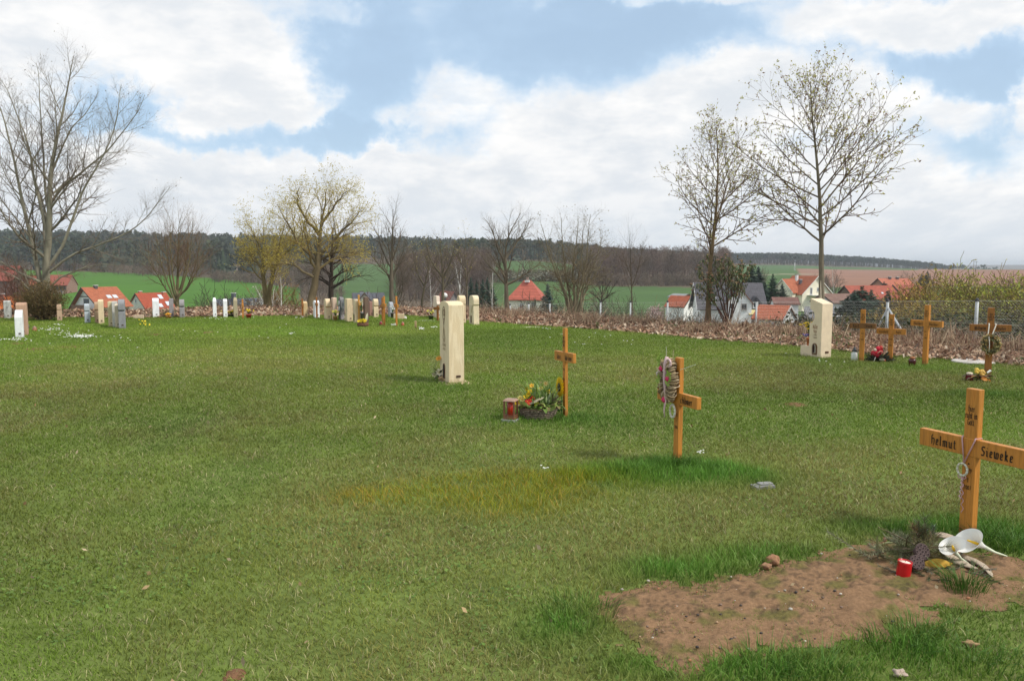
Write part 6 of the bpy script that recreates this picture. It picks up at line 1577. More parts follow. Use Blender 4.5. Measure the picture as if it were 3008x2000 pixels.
# ------------------------------------------------------------------ the single trees
def trees():
    GB, DB, YB = (.235, .215, .155), (.085, .068, .05), (.145, .115, .055)
    # big bare tree on the left
    main = [(128, 940), (133, 850), (140, 740), (147, 620), (142, 520), (162, 420), (188, 310), (208, 230), (216, 165)]
    st = [(main, 27, .165, .009),
          ([(130, 880), (104, 770), (80, 640), (62, 560), (44, 470), (18, 360), (-20, 250)], 27, .10, .009),
          ([(140, 690), (120, 600), (98, 520), (82, 420), (40, 320), (0, 230)], 27, .065, .008),
          ([(146, 640), (128, 540), (125, 430), (118, 320), (112, 250), (106, 185)], 27.4, .05, .007),
          ([(146, 780), (180, 730), (210, 650), (235, 575), (280, 500), (325, 420), (350, 330), (356, 250)], 26.7, .06, .008),
          ([(145, 800), (215, 745), (300, 720), (390, 680), (430, 640), (470, 590), (500, 550)], 26.5, .048, .007),
          ([(147, 600), (185, 545), (235, 510), (300, 460), (350, 400), (400, 330), (425, 280)], 27.5, .055, .006),
          ([(145, 520), (175, 450), (210, 380), (262, 330), (290, 270)], 27.2, .045, .006),
          ([(120, 830), (60, 800), (0, 770), (-70, 720)], 26.6, .055, .007), ([(135, 860), (170, 815), (235, 790), (300, 772), (360, 780)], 26.4, .04, .005), ([(128, 870), (80, 850), (30, 800), (-20, 790)], 26.3, .045, .006)]
    tree('bare_tree', 'tall bare grey-barked tree with ascending limbs at the left edge of the cemetery', st,
         [dict(m=15, t0=.18, t1=.99, ang=(50, 34), L=(.27, .21, .10), K=7, wander=.09, up=.10, rr=.5, tip=.22), dict(m=10, t0=.15, t1=1, ang=(48, 30), L=(.46, .34), K=5, wander=.11, up=.07, rr=.65, tip=.3), dict(m=7, t0=.2, t1=1, ang=(45, 30), L=(.55, .46), K=4, wander=.13, up=.05, rr=.7, tip=.4)],
         (900, .05, [(.13, .10, .05), (.16, .13, .05)]), GB, (.175, .135, .10), seed=3, wob=.02, K=18)
    maple = [dict(m=30, t0=.35, t1=.99, ang=(62, 50, 28), L=(.27, .33, .29, .20, .10), K=9, wander=.05, up=.05, rr=.50, tip=.25, jit=.2), dict(m=11, t0=.15, t1=1, ang=(46, 32), L=(.42, .24), K=6, wander=.08, up=.05, rr=.7, tip=.45), dict(m=5, t0=.25, t1=1, ang=(46, 32), L=(.38, .32), K=4, wander=.1, up=.06, rr=.85, tip=.7)]
    bud = [(.46, .44, .13), (.36, .30, .10), (.52, .50, .18), (.26, .15, .08)]
    tree('maple_tree', 'large symmetrical maple with opening buds behind the beige stele with the bite', [([(2413, 985), (2414, 850), (2413, 740), (2410, 600), (2398, 450), (2388, 350), (2380, 240)], 20.0, .098, .010)], maple, (4600, .06, bud), (.17, .145, .10), (.13, .08, .055), seed=12)
    tree('maple_tree', 'smaller budding maple left of the large one, rising behind the leathery shrub', [([(2078, 962), (2086, 820), (2094, 720), (2106, 600), (2110, 470), (2104, 375)], 22.2, .092, .009)], [dict(maple[0], m=24, t0=.33, L=(.34, .36, .28, .2, .10)), maple[1], maple[2]], (3300, .06, bud), (.17, .12, .065), (.13, .085, .055), seed=15)
    o = [k for k in COL.objects if k.get('label', '').startswith('large symmetrical')][0]; b = np.array(o.location)
    pts = np.array([P(2409, 960, 19.93), P(2409, 915, 19.92), P(2410, 870, 19.92), P(2411, 825, 19.93)]) - b
    QB().tube(pts, np.array([.010, .026, .030, .008]), 8, (.40, .34, .25)).build('bark_scar', mat('scar', None, .9, .35, 25, bump=.4), o, True)
    # willows in the middle
    wl = [(.52, .44, .08), (.44, .35, .06), (.56, .48, .14)]
    tree('willow_tree', 'tallest yellow-twigged willow in the middle of the far edge', [([(912, 912), (920, 820), (935, 755), (938, 690), (945, 630), (955, 565)], 31, .20, .012), ([(922, 805), (935, 770), (890, 735), (862, 690), (835, 640), (815, 600)], 31, .10, .01), ([(930, 760), (985, 700), (1030, 660), (1070, 615)], 31, .09, .01), ([(938, 690), (900, 640), (880, 600), (880, 550)], 31.4, .08, .01), ([(920, 815), (870, 775), (825, 765), (780, 768)], 30.6, .06, .008), ([(940, 660), (985, 610), (1010, 570), (1040, 560)], 31.3, .07, .008), ([(925, 790), (960, 745), (1010, 730), (1075, 735)], 31.5, .07, .008)],
         [dict(m=12, t0=.3, t1=1, ang=(50, 30), L=(.38, .28, .2), K=6, wander=.2, up=.05, rr=.5), dict(m=8, t0=.2, t1=1, ang=(50, 35), L=(.55, .45), K=6, wander=.17, up=.0, rr=.6), dict(m=5, t0=.2, t1=1, ang=(45, 30), L=(.75, .6), K=6, wander=.14, up=-.05, rr=.7)], (11000, .05, wl), (.14, .11, .06), (.38, .285, .09), seed=21, wob=.05)
    tree('willow_tree', 'two-stemmed yellow willow with a pale sawn stump, left of the tallest willow', [([(786, 900), (795, 840), (812, 760), (828, 705), (840, 650)], 32.5, .13, .01), ([(782, 895), (776, 840), (768, 760), (748, 705), (732, 665)], 32.5, .12, .01), ([(776, 830), (760, 780), (735, 760), (715, 720)], 32.2, .05, .006), ([(810, 770), (850, 730), (880, 690)], 32.8, .05, .006)],
         [dict(m=15, t0=.25, t1=1, ang=(45, 28), L=(.42, .32, .2), K=6, wander=.16, up=.06, rr=.5), dict(m=8, t0=.2, t1=1, ang=(50, 35), L=(.5, .4), K=5, wander=.15, up=.03, rr=.6), dict(m=5, t0=.2, t1=1, ang=(45, 30), L=(.6, .5), K=4, wander=.14, up=.0, rr=.7)], (8000, .05, wl), (.16, .13, .06), (.36, .27, .09), seed=22, wob=.03)
    o = bpy.data.objects[-1] if False else None
    for ob in COL.objects:
        if ob.name.startswith('willow_tree') and 'stump' in ob.get('label', ''): o = ob
    q = QB(); q.lathe([(.17, 0), (.15, .22)], 14, (-.06, -.12, 0), (.12, .09, .06)); q.add([(-.06 + .125 * math.cos(a), -.30, .16 + .125 * math.sin(a)) for a in np.linspace(0, 2 * PI, 15)[:-1]], np.arange(14)[::-1], (.62, .36, .17)); q.tube([(-.06, -.10, .16), (-.06, -.298, .16)], .135, 14, (.13, .095, .06)); q.build('stump', M_plain(), o)
    # vase-shaped tree on the left
    tree('bare_tree', 'vase-shaped bare bushy tree with reddish twigs behind the left steles', [([(520, 915), (521, 860), (523, 790), (526, 700), (530, 640)], 32, .085, .008)] + [([(520, 900 - 6 * i), (520 + (x - 520) * .35, 850), (520 + (x - 520) * .75, 780), (x, y)], 32 + d, .045, .006) for i, (x, y, d) in enumerate(((425, 740, .2), (455, 680, -.3), (485, 650, .5), (565, 650, -.4), (595, 690, .4), (612, 745, -.1), (500, 660, -.8), (550, 670, .9)))],
         [dict(m=14, t0=.3, t1=1, ang=(40, 26), L=(.36, .26), K=6, wander=.08, up=.08, rr=.55), dict(m=8, t0=.2, t1=1, ang=(42, 28), L=(.5, .36), K=4, wander=.1, up=.06, rr=.6), dict(m=4, t0=.2, t1=1, ang=(40, 30), L=(.5, .4), K=3, wander=.1, up=.04, rr=.7)], None, (.15, .125, .065), (.21, .125, .075), seed=31)
    # dark spreading tree below the willow
    tree('bare_tree', 'dark bare tree with level spreading boughs to the right of the tallest willow', [([(972, 915), (972, 850), (974, 780), (975, 700), (978, 650)], 35, .16, .01)] + [([(972, y0), (972 + (x - 972) * .5, y0 - 40 * abs(x - 972) / 130), (x, y)], 35 + d, .055, .006) for (y0, x, y, d) in ((850, 1095, 812, .3), (840, 870, 830, .2), (820, 1060, 780, -.5), (805, 885, 770, -.4), (780, 1050, 745, .5), (770, 900, 735, .4), (845, 1030, 800, -1.0), (835, 910, 790, 1.0))],
         [dict(m=12, t0=.25, t1=1, ang=(50, 32), L=(.38, .26), K=6, wander=.12, up=.06, rr=.5), dict(m=7, t0=.2, t1=1, ang=(45, 30), L=(.5, .4), K=4, wander=.12, up=.05, rr=.6), dict(m=4, t0=.2, t1=1, ang=(45, 30), L=(.55, .4), K=3, wander=.12, up=.03, rr=.7)], None, (.055, .042, .032), (.075, .055, .04), seed=33)
    gen = [dict(m=15, t0=.25, t1=1, ang=(45, 28), L=(.36, .26, .16), K=6, wander=.10, up=.09, rr=.5), dict(m=8, t0=.2, t1=1, ang=(45, 30), L=(.5, .36), K=5, wander=.11, up=.07, rr=.6), dict(m=4, t0=.2, t1=1, ang=(45, 30), L=(.5, .4), K=3, wander=.12, up=.05, rr=.7)]
    tree('bare_tree', 'slender upright bare tree with several suckers, between the willow and the orange crosses', [([(1152, 912), (1150, 850), (1152, 760), (1152, 680), (1154, 615)], 33, .13, .008)] + [([(1156 + 3 * i, 905), (1162 + 8 * i, 850), (x, y)], 33 + .2 * i, .028, .005) for i, (x, y) in enumerate(((1185, 790), (1200, 770), (1215, 780), (1170, 760)))] + [([(1151, 840), (1130, 780), (1112, 720)], 33, .04, .006), ([(1151, 830), (1175, 760), (1195, 700)], 33, .04, .006), ([(1151, 790), (1140, 720), (1130, 660)], 33.2, .04, .006)], gen, None, (.14, .12, .085), (.15, .115, .08), seed=41)
    tree('bare_tree', 'small crooked bare tree between the suckered tree and the cross-shaped stele', [([(1238, 912), (1240, 870), (1252, 820), (1262, 770), (1270, 720)], 34, .06, .006), ([(1246, 840), (1225, 800), (1215, 760), (1212, 720)], 34, .04, .005)], gen, (160, .05, wl), (.13, .11, .07), (.16, .125, .08), seed=42)
    tree('bare_tree', 'bare tree with a rounded crown right above the cross-shaped stele', [([(1300, 915), (1302, 850), (1300, 810), (1298, 760), (1295, 700)], 33, .085, .007), ([(1300, 815), (1275, 780), (1255, 745), (1250, 700)], 33, .05, .006), ([(1301, 815), (1320, 780), (1335, 740), (1335, 700)], 33, .05, .006)], gen, (150, .05, wl), (.13, .11, .07), (.15, .12, .08), seed=43)
    tree('bare_tree', 'thin bare tree left of the dark spruces, above the sandstone steles', [([(1372, 915), (1370, 850), (1366, 780), (1368, 700)], 33, .05, .006), ([(1369, 830), (1385, 770), (1395, 720)], 33, .03, .005), ([(1368, 800), (1350, 760), (1345, 720)], 33, .03, .005)], gen, (120, .05, wl), (.14, .115, .08), (.15, .12, .08), seed=44)
    tree('bare_tree', 'windswept bare tree directly left of the hip-roofed house', [([(1490, 925), (1488, 870), (1485, 825), (1484, 760), (1490, 690), (1530, 625)], 28, .10, .007), ([(1485, 835), (1455, 800), (1425, 770), (1400, 735)], 28, .05, .006), ([(1486, 838), (1525, 815), (1560, 790), (1590, 765)], 28, .05, .006), ([(1484, 780), (1455, 720), (1440, 670), (1420, 640)], 28.3, .045, .006), ([(1485, 760), (1520, 710), (1550, 670), (1565, 640)], 27.7, .045, .006), ([(1484, 820), (1460, 770), (1452, 720)], 28.4, .04, .005)], [dict(gen[0], up=.05), dict(gen[1], up=.04, ang=(50, 34)), dict(gen[2], up=.03, m=5)], None, (.15, .125, .085), (.15, .115, .085), seed=45, wob=.02)
    tree('bare_tree', 'many-stemmed spreading tree with small buds right of the hip-roofed house', [([(1685, 935), (1690, 880), (1680, 800), (1690, 720), (1700, 650)], 26.5, .065, .006)] + [([(1685 + 3 * (i - 3), 932), (1685 + (x - 1685) * .3, 860), (1685 + (x - 1685) * .65, 790), (x, y)], 26.5 + d, .05, .006) for i, (x, y, d) in enumerate(((1590, 660, .2), (1610, 720, -.3), (1650, 640, .4), (1735, 630, -.3), (1770, 690, .3), (1795, 740, -.1), (1640, 790, .6), (1720, 660, .8), (1755, 800, -.6)))],
         [dict(gen[0], up=.03, wander=.14, ang=(55, 35)), dict(gen[1], up=.03, wander=.15, ang=(52, 36)), dict(gen[2], up=.02, m=5)], (900, .05, [(.24, .20, .09), (.28, .24, .12), (.16, .12, .06)]), (.17, .145, .09), (.19, .145, .09), seed=46, wob=.02)
    tree('sapling', 'thin bare sapling standing alone behind the fence, right of the many-stemmed tree', [([(1857, 935), (1858, 850), (1856, 780), (1852, 682)], 33, .035, .005), ([(1857, 840), (1880, 780), (1892, 710)], 33, .02, .004), ([(1857, 820), (1835, 770), (1825, 720)], 33, .02, .004)], gen, None, (.10, .075, .05), (.12, .085, .06), seed=47)
    tree('bare_tree', 'small round bare fruit tree in the meadow behind the fence', [([(1765, 905), (1766, 880), (1768, 860), (1770, 835)], 75, .12, .02), ([(1766, 885), (1745, 868), (1730, 858)], 75, .08, .02), ([(1766, 885), (1790, 870), (1805, 860)], 75, .08, .02)], gen, None, (.055, .042, .032), (.075, .055, .042), seed=48)
    # white-stemmed birches on the slope
    for i, (u, v0, v1, Y, lab) in enumerate(((830, 905, 815, 40, 'white-stemmed birch right of the twin-stemmed willow'), (765, 908, 830, 40, 'white-stemmed birch left of the twin-stemmed willow'), (801, 905, 850, 41, 'thin white birch stem just right of the sawn stump'), (1272, 880, 770, 95, 'white birch left of the rounded bare tree, in the brown wood'), (1346, 870, 760, 100, 'forked white birch in the brown wood above the tall near stele'), (1445, 860, 770, 110, 'white birch behind the dark spruces'), (2452, 868, 790, 170, 'white birch leaning beside the cream house'))):
        dx = (-6, 14, 4, -14, 10, 4, -8)[i]; k = Y / 40
        b0 = hb(u, Y, gz((u - 1504) / F * Y, Y)); vg = 787 + (H - b0[2]) / Y * F
        tree('birch_tree', lab, [([(u, vg), (u + dx * .3, (vg + v0) / 2), (u + dx * .5, v0 - 20), (u + dx, v1)], Y, .055 * k ** .6, .012 * k ** .5)] + ([([(u + dx * .5, v0 - 20), (u - dx, v1 + 10)], Y, .04 * k ** .6, .01 * k ** .5)] if i in (1, 4) else []),
             [dict(m=22, t0=.3, t1=1, ang=(50, 30), L=(.3, .16), K=5, wander=.1, up=.05, rr=.35), dict(m=7, t0=.2, t1=1, ang=(45, 30), L=(.5, .4), K=4, wander=.12, up=-.02, rr=.6)], None, (.55, .52, .47), (.17, .10, .055) if i < 3 else (.12, .085, .065), seed=60 + i, K=8, group='white birches beyond the graves')


def shrubs():
    g = lambda u, v, Y: P(u, v, Y)
    b = GP(128, 944)
    bush('shrub', 'big dense dark brown-olive bush at the foot of the tall left tree', b + [-.25, .4, 0], 1.25, 1.42, 60, ((.12, .085, .04), (.16, .10, .05), (.14, .11, .045)), (3400, .05, [(.13, .095, .03), (.17, .105, .04), (.10, .085, .03), (.2, .14, .05)]), seed=5, m2=12, m3=5, thick=.8)
    bush('shrub', 'reddish-twigged shrub at the left edge of the photo', GP(-22, 945) + [-1.0, 3.0, 0], 1.7, 2.0, 13, ((.20, .085, .055), (.16, .08, .06)), None, seed=6, m2=12, m3=6)
    # evergreen leathery shrub by the small maple
    b = P(2137, 958, 21.9); b[2] = gz(b[0], b[1]) - .03; r = np.random.default_rng(8); o = tag(empty('evergreen_shrub', b), 'leathery-leaved evergreen shrub with brown flower heads by the small maple', 'shrub')
    SP = []; Y0 = b[1]
    for (x1, y1, x2, y2, d) in ((2105, 900, 2060, 800, .1), (2125, 880, 2110, 790, -.2), (2140, 860, 2140, 765, .1), (2155, 880, 2165, 790, .3), (2165, 890, 2190, 800, -.1), (2118, 890, 2085, 770, .4), (2150, 870, 2150, 800, -.4), (2112, 905, 2055, 840, -.3), (2135, 870, 2125, 770, .5), (2160, 880, 2185, 775, .4)):
        SP.append(smoothpath([b * 0 + r.normal(0, .03, 3) * [1, 1, 0], P(x1, y1, Y0 + d * .5) - b, P(x2, y2, Y0 + d) - b], 9))
    SP = np.array(SP); SR = np.ones((len(SP), 1)) * np.linspace(.024, .007, 9)
    V, Fc = tubes(SP, SR, 6); QB().add(V, Fc, np.array((.10, .055, .04))).build('stem', M_twig(), o, True)
    P1, R1 = grow(SP, SR, 9, .45, 1, (50, 30), (.32, .16), 5, .12, .08, r=r); V, Fc = tubes(P1, np.maximum(R1, .004), 4); QB().add(V, Fc, np.array((.12, .08, .05))).build('crown', M_twig(), o, True)
    q = QB()
    for k in range(1400):
        i = r.integers(0, len(P1)); t = r.integers(1, 5); a = P1[i, t] + r.normal(0, .03, 3); an = r.random() * 6.28; l = .075 + .06 * r.random()
        c = np.array([(.09, .125, .045), (.12, .15, .06), (.06, .085, .035), (.28, .2, .09), (.2, .18, .08)][r.choice(5, p=[.32, .25, .2, .11, .12])]) * (.7 + .6 * r.random())
        leafblade(q, a, a + [math.cos(an) * l * .7, math.sin(an) * l * .7, -l * (.3 + .7 * r.random())], .017, c, .015, n=3)
    q.build('foliage', M_col(), o)
    for i in r.choice(len(P1), 46, False):
        c = P1[i, -1] + [0, 0, .03]; q = QB()
        for k in range(9): q.ball(c + r.normal(0, .028, 3) * [1, 1, .25], (.016, .016, .010), 5, 4, np.array((.36, .21, .12)) * (.7 + .6 * r.random()))
        q.build('flower_head', M_plain(), o)
    # blossom bush and shrubs on the slope
    bush('blossom_shrub', 'white-blossomed bush left of the twin-stemmed willow', g(762, 880, 46), 2.3, 3.4, 26, ((.13, .115, .085),), (2300, .10, [(.55, .55, .48), (.42, .43, .33), (.20, .22, .12)]), seed=71, m2=8)
    for i, (u, Y, w, h, c, lab) in enumerate(((835, 60, 3.4, 818, (.24, .13, .05), 'orange-brown twiggy shrub right of the twin-stemmed willow'), (790, 58, 2.6, 825, (.22, .125, .05), 'orange-brown twiggy shrub behind the twin-stemmed willow'), (620, 80, 4.2, 852, (.085, .075, .052), 'grey-green round shrub above the gap left of the white stele pair'), (690, 84, 4.6, 850, (.08, .078, .05), 'grey-green round shrub above the white stele pair'), (742, 78, 3.6, 848, (.09, .085, .055), 'grey shrub below the blossom bush'), (585, 70, 2.8, 880, (.10, .085, .05), 'low scrubby shrub left of the white stele pair'), (870, 90, 4.5, 862, (.10, .09, .07), 'grey twiggy shrub left of the tallest willow'), (1100, 120, 6, 862, (.14, .085, .075), 'purplish round shrub behind the grey slate roof'), (1240, 70, 4.5, 868, (.16, .12, .085), 'tan twiggy shrub left of the cross-shaped stele'), (1630, 95, 4.0, 862, (.09, .085, .05), 'grey-green shrub beside the blue spruce'), (2000, 60, 1.9, 885, (.085, .085, .065), 'silvery shrub in front of the small white house'), (2060, 55, 2.6, 885, (.10, .10, .075), 'twiggy shrub in front of the large white house'), (1900, 66, 4.2, 885, (.12, .10, .06), 'low brown shrub behind the fence left of the small white house'), (1700, 70, 3.0, 880, (.11, .10, .055), 'low olive shrub behind the many-stemmed tree'), (2265, 48, 2.6, 938, (.14, .12, .085), 'pale twiggy scrub in front of the tiled garage'), (1590, 88, 4.5, 858, (.13, .11, .07), 'olive-brown shrub right of the blue-green spruce'), (1755, 100, 5.0, 850, (.14, .11, .08), 'round brown shrub between the many-stemmed tree and the fruit tree'), (1830, 92, 4.6, 866, (.12, .11, .065), 'grey-olive shrub behind the lone sapling'), (1440, 70, 3.6, 868, (.17, .13, .09), 'twiggy tan shrub under the windswept tree'), (1190, 66, 4.0, 845, (.16, .12, .085), 'twiggy brown shrub behind the suckered tree'), (1330, 76, 4.4, 850, (.15, .115, .085), 'dense brown shrub behind the stone shed'), (1020, 88, 4.4, 858, (.12, .10, .07), 'grey-brown shrub under the dark spreading tree'), (930, 80, 4.0, 850, (.15, .12, .075), 'tan shrub at the trunk of the tallest willow'))):
        x = (u - 1504) / F * Y; h = P(u, h, Y)[2] - gz(x, Y); bush('shrub', lab, (x, Y, 0), w, h, 20, (c, tuple(np.array(c) * .75)), None, seed=80 + i, m2=9, m3=6, thick=1.0, group='shrubs on the slope')
    # pink blossom tree + hedge
    bush('blossom_shrub', 'small pink blossoming tree on the meadow left of the small white house', hb(1940, 165, 0), 5.2, 5.4, 16, ((.2, .14, .12),), (1500, .38, [(.60, .40, .38), (.45, .30, .28), (.5, .42, .38)]), seed=99, m2=7, thick=1.4)
    bush('blossom_shrub', 'whitish blossoming bush at the left end of the small white house hedge', hb(1912, 120, 0), 4.0, 3.6, 16, ((.15, .14, .09),), (1100, .26, [(.45, .45, .34), (.28, .30, .16)]), seed=98, m2=7, thick=1.4)
    for i, (u, Y, w, h) in enumerate(((1560, 392, 13, 6), (1600, 395, 15, 6.5), (1640, 398, 16, 6), (1520, 390, 12, 5), (1690, 390, 14, 7))):
        x = (u - 1504) / F * Y; bush('blossom_shrub', ('pale blossoming hedge bush, %s in the row across the field' % ('second from the left', 'third and palest', 'fourth from the left', 'leftmost', 'rightmost')[i]), (x, Y, 0), w, h, 10, ((.16, .14, .10),), (480, .95, [(.40, .38, .30), (.22, .21, .14), (.14, .14, .09)]), seed=110 + i, m2=5, m3=4, thick=2.2, group='hedge bushes across the middle field')
    # conifers
    for i, (u, vt, Y, w, lab, c) in enumerate(((1384, 812, 125, 3.6, 'leftmost dark spruce of the group by the hip-roofed house', (.020, .042, .024)), (1400, 820, 128, 3.4, 'second spruce from the left in the group by the hip-roofed house', (.018, .038, .022)), (1418, 817, 124, 3.6, 'middle dark spruce of the group by the hip-roofed house', (.021, .044, .024)), (1432, 812, 126, 4.0, 'tall full spruce of the group by the hip-roofed house', (.020, .040, .022)), (1448, 838, 120, 3.8, 'lower right spruce of the group by the hip-roofed house', (.024, .046, .024)),
                                               (1346, 858, 112, 2.2, 'small yellowish conifer by the stone shed', (.10, .085, .025)), (1609, 830, 128, 4.6, 'blue-green spruce in front of the right corner of the hip-roofed house', (.036, .062, .055)), (1572, 868, 118, 1.4, 'narrow young conifer in front of the hip-roofed house', (.05, .075, .04)),
                                               (2205, 775, 170, 7.5, 'tall dark spruce left behind the slate-roofed white house', (.020, .036, .022)), (2225, 781, 172, 8.0, 'broad dark spruce behind the right end of the slate roof', (.018, .034, .020)), (2190, 800, 168, 7, 'lower dark conifer partly hidden by the slate roof', (.02, .034, .02)), (2268, 803, 160, 6.5, 'separate pointed spruce between the two white houses', (.024, .046, .022)), (2245, 825, 158, 5.5, 'dark green conifer filling the gap beside the slate roof', (.022, .040, .022)), (2296, 830, 160, 5.0, 'small conifer at the right of the pointed spruce', (.035, .05, .025)))):
        x = (u - 1504) / F * Y; z = gz(x, Y); h = P(u, vt, Y)[2] - z
        conifer('spruce_tree', lab, (x, Y, 0), h, w, tuple(np.array(c) * 1.5), seed=130 + i, group='spruces in the valley')
    for i, (u, vt, Y, w, lab, c) in enumerate(((2530, 838, 90, 4.2, 'bushy dark green pine in front of the long red roof, left of the fence post', (.055, .085, .055)), (2508, 850, 88, 3.4, 'left part pine of the bushy group in front of the long red roof', (.048, .078, .050)), (2558, 848, 92, 3.2, 'right pine of the bushy group in front of the long red roof', (.06, .092, .06)), (2608, 851, 86, 3.2, 'round dark conifer directly above the braced fence post', (.045, .078, .042)), (2490, 866, 80, 2.6, 'low dark conifer at the timbered gable', (.022, .036, .022)))):
        x = (u - 1504) / F * Y; z = gz(x, Y); h = P(u, vt, Y)[2] - z
        conifer('pine_tree', lab, (x, Y, 0), h, w, c, seed=160 + i, group='bushy pines below the fence', round_=True)
    for i in range(7):
        u = 2346 + i * 11; Y = 168; x = (u - 1504) / F * Y; conifer('cypress_hedge', 'clipped dark hedge tree, %s of seven along the garden of the cream house' % ('first', 'second', 'third', 'fourth', 'fifth', 'sixth', 'seventh')[i], (x, Y, 0), 3.1 + .4 * (i % 2), 1.2, (.018, .032, .018), seed=170 + i, group='clipped hedge by the cream house', round_=True, cat='hedge')
    conifer('ivy_patch', 'dark creeper mound on the orange-red farmhouse roof', hb(2594, 226, 0), P(2594, 826, 226)[2] - gz((2594 - 1504) / F * 226, 226), 3.4, (.025, .045, .02), seed=190, round_=True, cat='creeper')
    # yellow-green willows on the right
    yl = [(.20, .19, .035), (.23, .17, .035), (.15, .15, .03), (.25, .22, .05), (.09, .07, .03)]
    for i, (u, vt, Y, w, lab) in enumerate(((2790, 788, 60, 4.2, 'yellow-olive willow in full bud behind the fence, centre of the right thicket'), (2850, 797, 64, 4.0, 'greener willow between the yellow-olive one and the right edge'), (2740, 815, 66, 4.2, 'orange-tinged willow at the left of the right thicket'), (2955, 818, 52, 3.6, 'yellow-green bush tree towards the right edge of the photo'), (3010, 812, 48, 3.4, 'yellow-green bush tree cut by the right edge of the photo'), (2690, 846, 62, 3.4, 'low rust-brown willow shrub below the red farm roofs'), (2655, 862, 58, 2.6, 'smallest ochre shrub beside the round dark conifer'), (2905, 835, 50, 3.2, 'rounded olive willow under the utility pole'))):
        x = (u - 1504) / F * Y; z = gz(x, Y); h = P(u, vt + 12, Y)[2] - z
        tint = np.array(yl) * ((1, 1, 1), (.85, 1.05, .9), (1.1, .85, .9), (.9, 1.05, 1), (1, 1.12, 1.1), (1.1, .75, .8), (1.1, .85, .8), (.9, .95, .9))[i]
        bush('willow_shrub', lab, (x, Y, 0), w * 1.2, h * 1.05, 30, ((.20, .15, .07), (.25, .18, .07)), (12000, .17, np.minimum(tint * (1.9, 2.0, 1.5), .6)), seed=200 + i, m2=14, m3=7, thick=.9, cat='tree', group='yellow willows on the right')
    for i, (u, vt, Y, w, h, lab) in enumerate(((2402, 800, 240, 6, 0, 'bare bush behind the left of the large maple trunk'), (2440, 785, 235, 7, 0, 'tall hazy bare tree right of the cream house'), (2670, 790, 260, 8, 0, 'hazy bare tree right of the farmhouse chimneys'), (2285, 835, 190, 6, 0, 'bare shrub left of the cream house'), (2600, 812, 280, 6, 0, 'faint bare bush above the farmhouse'), (2970, 785, 130, 7, 0, 'bare dark-twigged tree near the right edge'), (2235, 780, 300, 5, 0, 'thin bare tree at the field path'))):
        x = (u - 1504) / F * Y; z = gz(x, Y); h = P(u, vt, Y)[2] - z
        bush('bare_bush', lab, (x, Y, 0), w, h, 12, ((.115, .09, .065), (.14, .11, .07)), None, seed=230 + i, m2=9, m3=6, thick=.9, cat='tree', group='bare trees by the farms')
    for i, (u, vt, Y, w, lab) in enumerate(((2720, 795, 300, 5, 'pointed dark fir above the right farm'), (2703, 803, 300, 4.5, 'smaller dark fir left of the pointed one above the right farm'))):
        x = (u - 1504) / F * Y; z = gz(x, Y); conifer('fir_tree', lab, (x, Y, 0), P(u, vt, Y)[2] - z, w, (.02, .038, .022), seed=250 + i, group='firs above the right farm')


